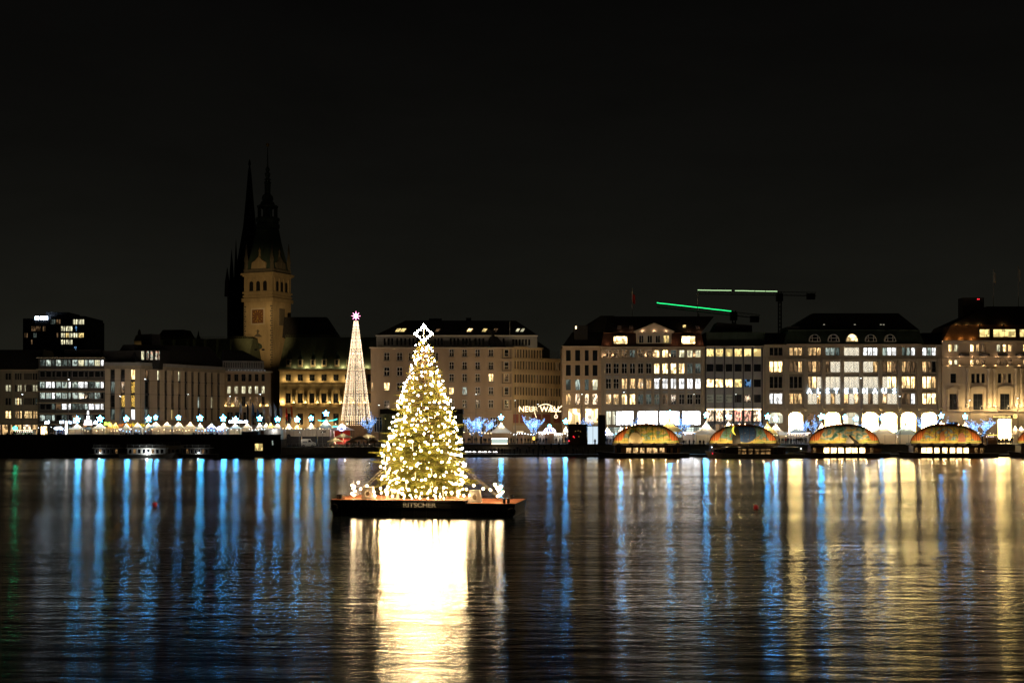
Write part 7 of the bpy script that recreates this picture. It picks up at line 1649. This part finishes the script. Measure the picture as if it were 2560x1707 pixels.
# ------------------------------------------------------------------ cafe, van, trailers, flags, pavilion, posts
CANV = fabric('beige_parasol_canvas', (.46, .38, .25), .3)
for px, pt, Y, w, lab in ((838, 1093, 344, 26, 'left front beige parasol on the cafe terrace'), (858, 1083, 349, 30, 'left rear beige parasol on the cafe terrace'), (900, 1088, 345, 26, 'middle front beige parasol on the cafe terrace'), (920, 1083, 350, 28, 'rear right beige parasol with lamp'), (879, 1096, 343.5, 20, 'low dark parasol between the front ones'), (933, 1095, 344, 18, 'small dark parasol beside the glass pavilion')):
    t = thing('cafe_parasol', lab, 'parasol', (X(px, Y), Y, CT)); zt = Z(pt, Y) - CT; r = w * Y / F
    vs = [(0, 0, zt)] + [(r * math.cos(a), r * .8 * math.sin(a), zt - .95) for a in (math.pi / 4 + math.pi / 2 * k for k in range(4))] + [(r * math.cos(a), r * .8 * math.sin(a), zt - 1.12) for a in (math.pi / 4 + math.pi / 2 * k for k in range(4))]
    MB().add(vs, [(0, 1 + k, 1 + (k + 1) % 4) for k in range(4)] + [(1 + k, 5 + k, 5 + (k + 1) % 4, 1 + (k + 1) % 4) for k in range(4)]).build('canopy', CANV, t)
    MB().tube([(0, 0, 0), (0, 0, zt)], .06, 6).build('pole', M['white_paint'], t); MB().box(-.4, .4, -.4, .4, 0, .12).build('foot', M['concrete'], t)
    mb = MB()
    for k in range(4): mb.tube([(0, 0, zt - .5), (vs[1 + k][0] * .97, vs[1 + k][1] * .97, zt - .97)], .02, 3)
    mb.build('rib', M['white_paint'], t)
    if px in (858, 920, 838): lamp('parasol_lamp', t, (.3, -.2, zt - 1.0), 240, (1, .85, .55), .08); MB().octa((.3, -.2, zt - .86), .07).build('lamp_bulb', EM['strip'], t)
tb = MB().lathe([(.38, .70), (.38, .74)], 10).lathe([(.04, .04), (.04, .70)], 6).lathe([(.24, 0), (.22, .04)], 8).mesh('cafe_table', M['steel']); chm = MB().box(-.2, .2, -.2, .2, .43, .47).box(-.2, .2, .17, .21, .47, .9).box(-.2, -.16, -.2, -.16, 0, .43).box(.16, .2, -.2, -.16, 0, .43).box(-.2, -.16, .16, .2, 0, .43).box(.16, .2, .16, .2, 0, .43)
chm = chm.mesh('cafe_chair', WOOD)
for k in range(12):
    px = 822 + k * 10.2; Y = 342.6 + (k % 3) * 1.7
    tag(inst('cafe_table', tb, None, (X(px, Y), Y, CT)), 'small round metal table on the cafe terrace', 'table', 'cafe tables')
    for sx in (-.6, .6): tag(inst('cafe_chair', chm, None, (X(px, Y) + sx, Y, CT), (0, 0, -sx * 2.6)), 'plain wooden chair at a cafe table', 'chair', 'cafe chairs')
t = thing('terrace_rail', 'thin railing along the front edge of the cafe terrace', 'railing', (XM, QY + 1.3, CT)); rail(t, .3, XT - XM - .3, 0, 0, .9, 1.1, M['steel'])
# white delivery van
Y = 345.0; t = thing('delivery_van', 'white delivery van parked nose right under the trailers', 'van', (X(771, Y), Y, CT)); s = .1015
prof_v = [(-1.72, .25), (-1.75, 1.95), (-1.6, 2.02), (.55, 2.02), (1.15, 1.28), (1.72, 1.05), (1.78, .35), (1.6, .25)]
M['van'] = mat('white_van_paint', (.72, .70, .66), .35, .06, 1)
MB().prism(prof_v, -.85, .85).build('body', M['van'], t)
MB().prism([(.12, 1.25), (.12, 1.82), (.5, 1.82), (.98, 1.27)], -.875, -.852).build('side_window', PM['.'], t); MB().add([(.60, -.78, 1.97), (.60, .78, 1.97), (1.17, .78, 1.29), (1.17, -.78, 1.29)], [(0, 1, 2, 3)]).build('windscreen', PM['.'], t, (.012, 0, .012))
for x in (-1.1, 1.15):
    w = MB(); w.M = Matrix.Translation((x, -.8, .32)) @ Matrix.Rotation(math.pi / 2, 4, 'X'); w.lathe([(.33, -.1), (.33, .1)], 14); wo = w.build('wheel', M['dark_trim'], t)
    w = MB(); w.M = Matrix.Translation((x, -.905, .32)) @ Matrix.Rotation(math.pi / 2, 4, 'X'); w.lathe([(.18, 0), (.15, .02)], 10); w.build('rim', M['steel'], wo)
    w = MB(); w.M = Matrix.Translation((x, .8, .32)) @ Matrix.Rotation(math.pi / 2, 4, 'X'); w.lathe([(.33, -.1), (.33, .1)], 14); w.build('wheel', M['dark_trim'], t)
MB().box(1.70, 1.80, -.8, -.5, .72, .9).build('headlight', M['steel'], t); MB().box(1.6, 1.84, -.84, .84, .3, .48).build('bumper', M['dark_trim'], t); MB().box(-1.3, -.2, -.862, -.852, 1.1, 1.45).build('side_lettering', M['steel'], t); MB().box(.05, .08, -.866, -.853, .4, 1.9).build('door_seam', M['dark_trim'], t)
lamp('van_fill_light', t, (.3, -4.2, 3.4), 110, (1, .9, .75), .2)  # added fill light without a fixture, brightens the van
# box trailers and containers behind the terrace
TRM = mat('white_trailer_panel', (.50, .45, .38), .6, .15, .6, streak=1)
for i, (p0, p1, pt, lab, extra) in enumerate(((604, 646, 1078, 'low dark container left of the white ones', 0), (648, 676, 1073.5, 'pale container with brown door beside the lamp', 1), (678, 712, 1072.5, 'white cabin with bright lamp and pale blue door', 2), (714, 752, 1073.5, 'white trailer with a dark wheel', 3), (753.5, 791, 1072.5, 'plain white box trailer in the middle of the row', 0), (792.5, 825, 1072.5, 'white box trailer with a dark running animal print', 4))):
    Y = 348.5 if p0 > 700 else 346.0; zf = CT + .3 if p0 > 700 else ZL - .9; t = thing('box_trailer', lab, 'trailer', (X(p0, Y), Y, zf)); w = X(p1, Y) - X(p0, Y); h = Z(pt, Y) - zf; hb = 0.0 if p0 < 700 else Z(1090.5, Y) - zf
    MB().box(0, w, 0, 2.4, hb, h).build('body', TRM if i else M['paving_dark'], t)
    if p0 > 700: MB().box(.2, w - .2, .3, 2.2, 0, hb - .01).build('undercarriage', M['dark_trim'], t)
    MB().box(-.02, w + .02, -.04, 2.44, h - .08, h + .03).build('roof_edge', M['steel'], t)
    for k in range(1, 4): MB().box(w * k / 4 - .02, w * k / 4 + .02, -.03, -.003, hb + .1, h - .15).build('panel_seam', M['stone_dark'], t)
    if extra == 1: MB().box(.4, 1.2, -.04, -.004, .1, h - .3).build('door', WOOD, t)
    if extra == 2:
        MB().box(2.4, 3.1, -.04, -.004, .1, h - .25).build('door', mat('pale_blue_door', (.4, .52, .55), .6, .1, 1), t); MB().box(1.4, 1.7, -.05, -.004, 1.0, 1.8).build('lit_window', PM['y'], t); MB().octa((.7, -.35, h - .35), .2).build('lamp', EM['lamp_head'], t); lamp('trailer_lamp', t, (.7, -.7, h - .4), 90, (.95, .97, 1), .1)
    if extra == 3:
        w_ = MB(); w_.M = Matrix.Translation((.8, -.02, hb + .1)) @ Matrix.Rotation(math.pi / 2, 4, 'X'); w_.lathe([(.5, -.12), (.5, .12)], 14); w_.build('wheel', M['dark_trim'], t)
    if extra == 4: MB().prism([(.9, hb + .9), (1.2, hb + 1.35), (2.0, hb + 1.4), (2.3, hb + 1.55), (2.2, hb + 1.2), (2.35, hb + .8), (2.05, hb + 1.05), (1.35, hb + 1.0)], -.012, -.004).build('animal_print', M['dark_trim'], t)
# flags on poles before the town hall square
for i, (px, pt, col, lab) in enumerate(((599, 1000, ('white', (.75, .75, .72)), 'first flagpole of the row with pale furled flag'), (616, 1004, ('black', (.02, .02, .025)), 'flagpole with furled black flag'), (629.5, 1003, ('navy', (.03, .10, .25)), 'flagpole with furled dark blue flag'), (642, 1018, ('navy', (.03, .10, .25)), 'flagpole with shorter dark blue flag'), (657, 1012, ('pale', (.5, .5, .48)), 'flagpole with grey furled flag before the tower foot'),
                                   (673, 1004, ('white', (.75, .75, .72)), 'flagpole with pale flag right of the tower foot'), (685, 1008, ('white', (.75, .75, .72)), 'flagpole with white striped flag'), (700, 1010, ('lilac', (.55, .52, .68)), 'flagpole with broad lilac white flag'), (713, 1014, ('red', (.55, .05, .04)), 'flagpole with dark red flag left of the orange one'), (726, 1010, ('orange', (.85, .12, .02)), 'flagpole with black and orange red flag'))):
    flagpole(px, 357.0 + i * .3, ZL if px < 702 else ZR, pt, lab, col, 1, (.15, 2.9), .55, .9)
# glass pavilion behind the tree
Y = 347.0; t = thing('glass_pavilion', 'dim glass pavilion with dark roof partly hidden by the spruce', 'pavilion', (X(949, Y), Y, ZR - .6)); w = X(1157, Y) - X(949, Y); h = Z(1022, Y) - ZR + .6
MB().box(0, w, 0, 9, h - 1.3, h).build('roof', M['dark_trim'], t); MB().box(-.02, w, -.05, 9, h * .42, h * .42 + .25).build('floor_edge', M['dark_trim'], t)
GLS = bpy.data.materials.new('clear_pavilion_glass'); GLS.use_nodes = True; nn, ll = GLS.node_tree.nodes, GLS.node_tree.links; nn.remove(nn['Principled BSDF']); g1 = nn.new('ShaderNodeBsdfTransparent'); g1.inputs['Color'].default_value = (.75, .82, .78, 1); g2 = nn.new('ShaderNodeBsdfGlossy'); g2.inputs['Roughness'].default_value = .05; mxx = nn.new('ShaderNodeMixShader'); mxx.inputs[0].default_value = .12; ll.new(g1.outputs[0], mxx.inputs[1]); ll.new(g2.outputs[0], mxx.inputs[2]); ll.new(mxx.outputs[0], nn['Material Output'].inputs['Surface'])
n = 14
for k in range(n):
    MB().box(w * k / n + .05, w * (k + 1) / n - .05, .1, .13, .05, h - 1.32).build('pane', GLS, t); MB().box(w * k / n - .05, w * k / n + .05, .04, .2, 0, h - 1.31).build('mullion', M['dark_trim'], t)
INT_ = mat('pavilion_interior_wall', (.30, .27, .18), .8, .25, .8)
MB().box(.2, w - .2, 6, 6.1, 0, h - 1.35).build('inner_wall', INT_, t); MB().box(.2, w - .2, .4, 6, h * .42 + .26, h * .42 + .3).build('inner_floor', INT_, t)
for x, z_, en in ((1.1, h - 2.4, 60), (8, h - 2.2, 26), (15, h - 2.2, 26), (4, 1.8, 14), (12, 1.8, 14)): o = MB().octa((x, 3.2, z_), .13).build('lamp', EM['amber'], t); lamp('pavilion_glow', o, (x, 2.9, z_), en, (1, .84, .4), .12)
# street lamps: posts with a lit head and an added spot to wash the fronts
FLOOD = .33
def street_lamp(px, Y, zf, py_head, label, flood, col=(1, .80, .58), head='lamp_head', hs=.22, rot=0.0):
    t = thing('street_lamp', label, 'street lamp', (X(px, Y), Y, zf)); h = Z(py_head, Y) - zf
    MB().tube([(0, 0, 0), (0, 0, h)], [.11, .06], 6).build('post', M['pole'], t); MB().box(-.35, .35, -.2, .35, h, h + .14).build('lamp_housing', M['dark_trim'], t)
    MB().box(-hs, hs, .0, .3, h - .08, h - .005).build('lamp_glass', EM[head], t)
    lamp('front_wash_spot', t, (0, .5, h - .15), flood * FLOOD * (.72 if px > 1420 else 1), col, .25, 'SPOT', (math.radians(96), 0, rot), math.radians(165), .5)
    return t
WARM, NEUT = (1, .72, .46), (1, .80, .60)
for px, Y, zf, pyh, fl_, c, lab in ((55, 352, ZL, 985, 4200, WARM, 'street lamp before the beige corner house'), (171, 353, ZL, 948, 2600, NEUT, 'high street lamp before the office block'), (300, 352, ZL, 990, 4200, NEUT, 'street lamp before the bank front'), (362.5, 352, ZL, 947, 2600, NEUT, 'tall white lit street lamp at the bank corner'), (470, 360, ZL, 985, 4400, WARM, 'street lamp before the bank wing'), (575, 372, ZL, 990, 3000, WARM, 'street lamp before the pilastered house'), (650, 374, ZL, 985, 2600, WARM, 'street lamp before the right end of the pilastered house'),
                                    (947, 351, ZR, 1012, 4200, WARM, 'street lamp left of the glass pavilion'), (1085, 350, ZR, 985, 4200, WARM, 'street lamp hidden behind the spruce'), (1190, 352, ZR, 985, 4400, WARM, 'street lamp before the broad stone block'), (1288, 356, ZR, 1000, 5200, (1, .68, .28), 'warm street lamp at the corner of the side street'), (1345, 357, ZR, 1010, 9500, (1, .66, .24), 'yellow street lamp before the vertical windows'),
                                    (1455, 352, ZR, 985, 3200, WARM, 'street lamp before the plain beige house'), (1560, 352, ZR, 980, 3000, NEUT, 'street lamp before the left half of the pilastered block'), (1649, 352, ZR, 946, 2600, NEUT, 'high street lamp before the middle of the white store'), (1735, 352, ZR, 985, 2800, NEUT, 'street lamp before the right half of the white store'), (1840, 352, ZR, 985, 3600, NEUT, 'street lamp before the gridded block'), (1945, 352, ZR, 985, 2800, WARM, 'street lamp at the left end of the department store'), (2045, 352, ZR, 990, 2600, WARM, 'street lamp before the left bays of the department store'), (2153, 352, ZR, 945, 2600, WARM, 'high street lamp before the middle of the department store'), (2250, 352, ZR, 990, 2600, WARM, 'street lamp before the right bays of the department store'), (2330, 352, ZR, 990, 2600, WARM, 'street lamp at the right end of the department store'), (2425, 352, ZR, 1000, 3000, WARM, 'street lamp before the palace columns'), (2545, 352, ZR, 995, 3000, WARM, 'street lamp near the right edge')):
    street_lamp(px, Y, zf, pyh, lab, fl_, c, hs=.12)

street_lamp(748, 342.6, CT, 1080, 'short terrace lamp left of the delivery van', 700, NEUT, hs=.06); street_lamp(806, 342.6, CT, 1080, 'short terrace lamp before the trailer with the animal print', 700, NEUT, hs=.06)  # both lamp posts added to brighten the trailers
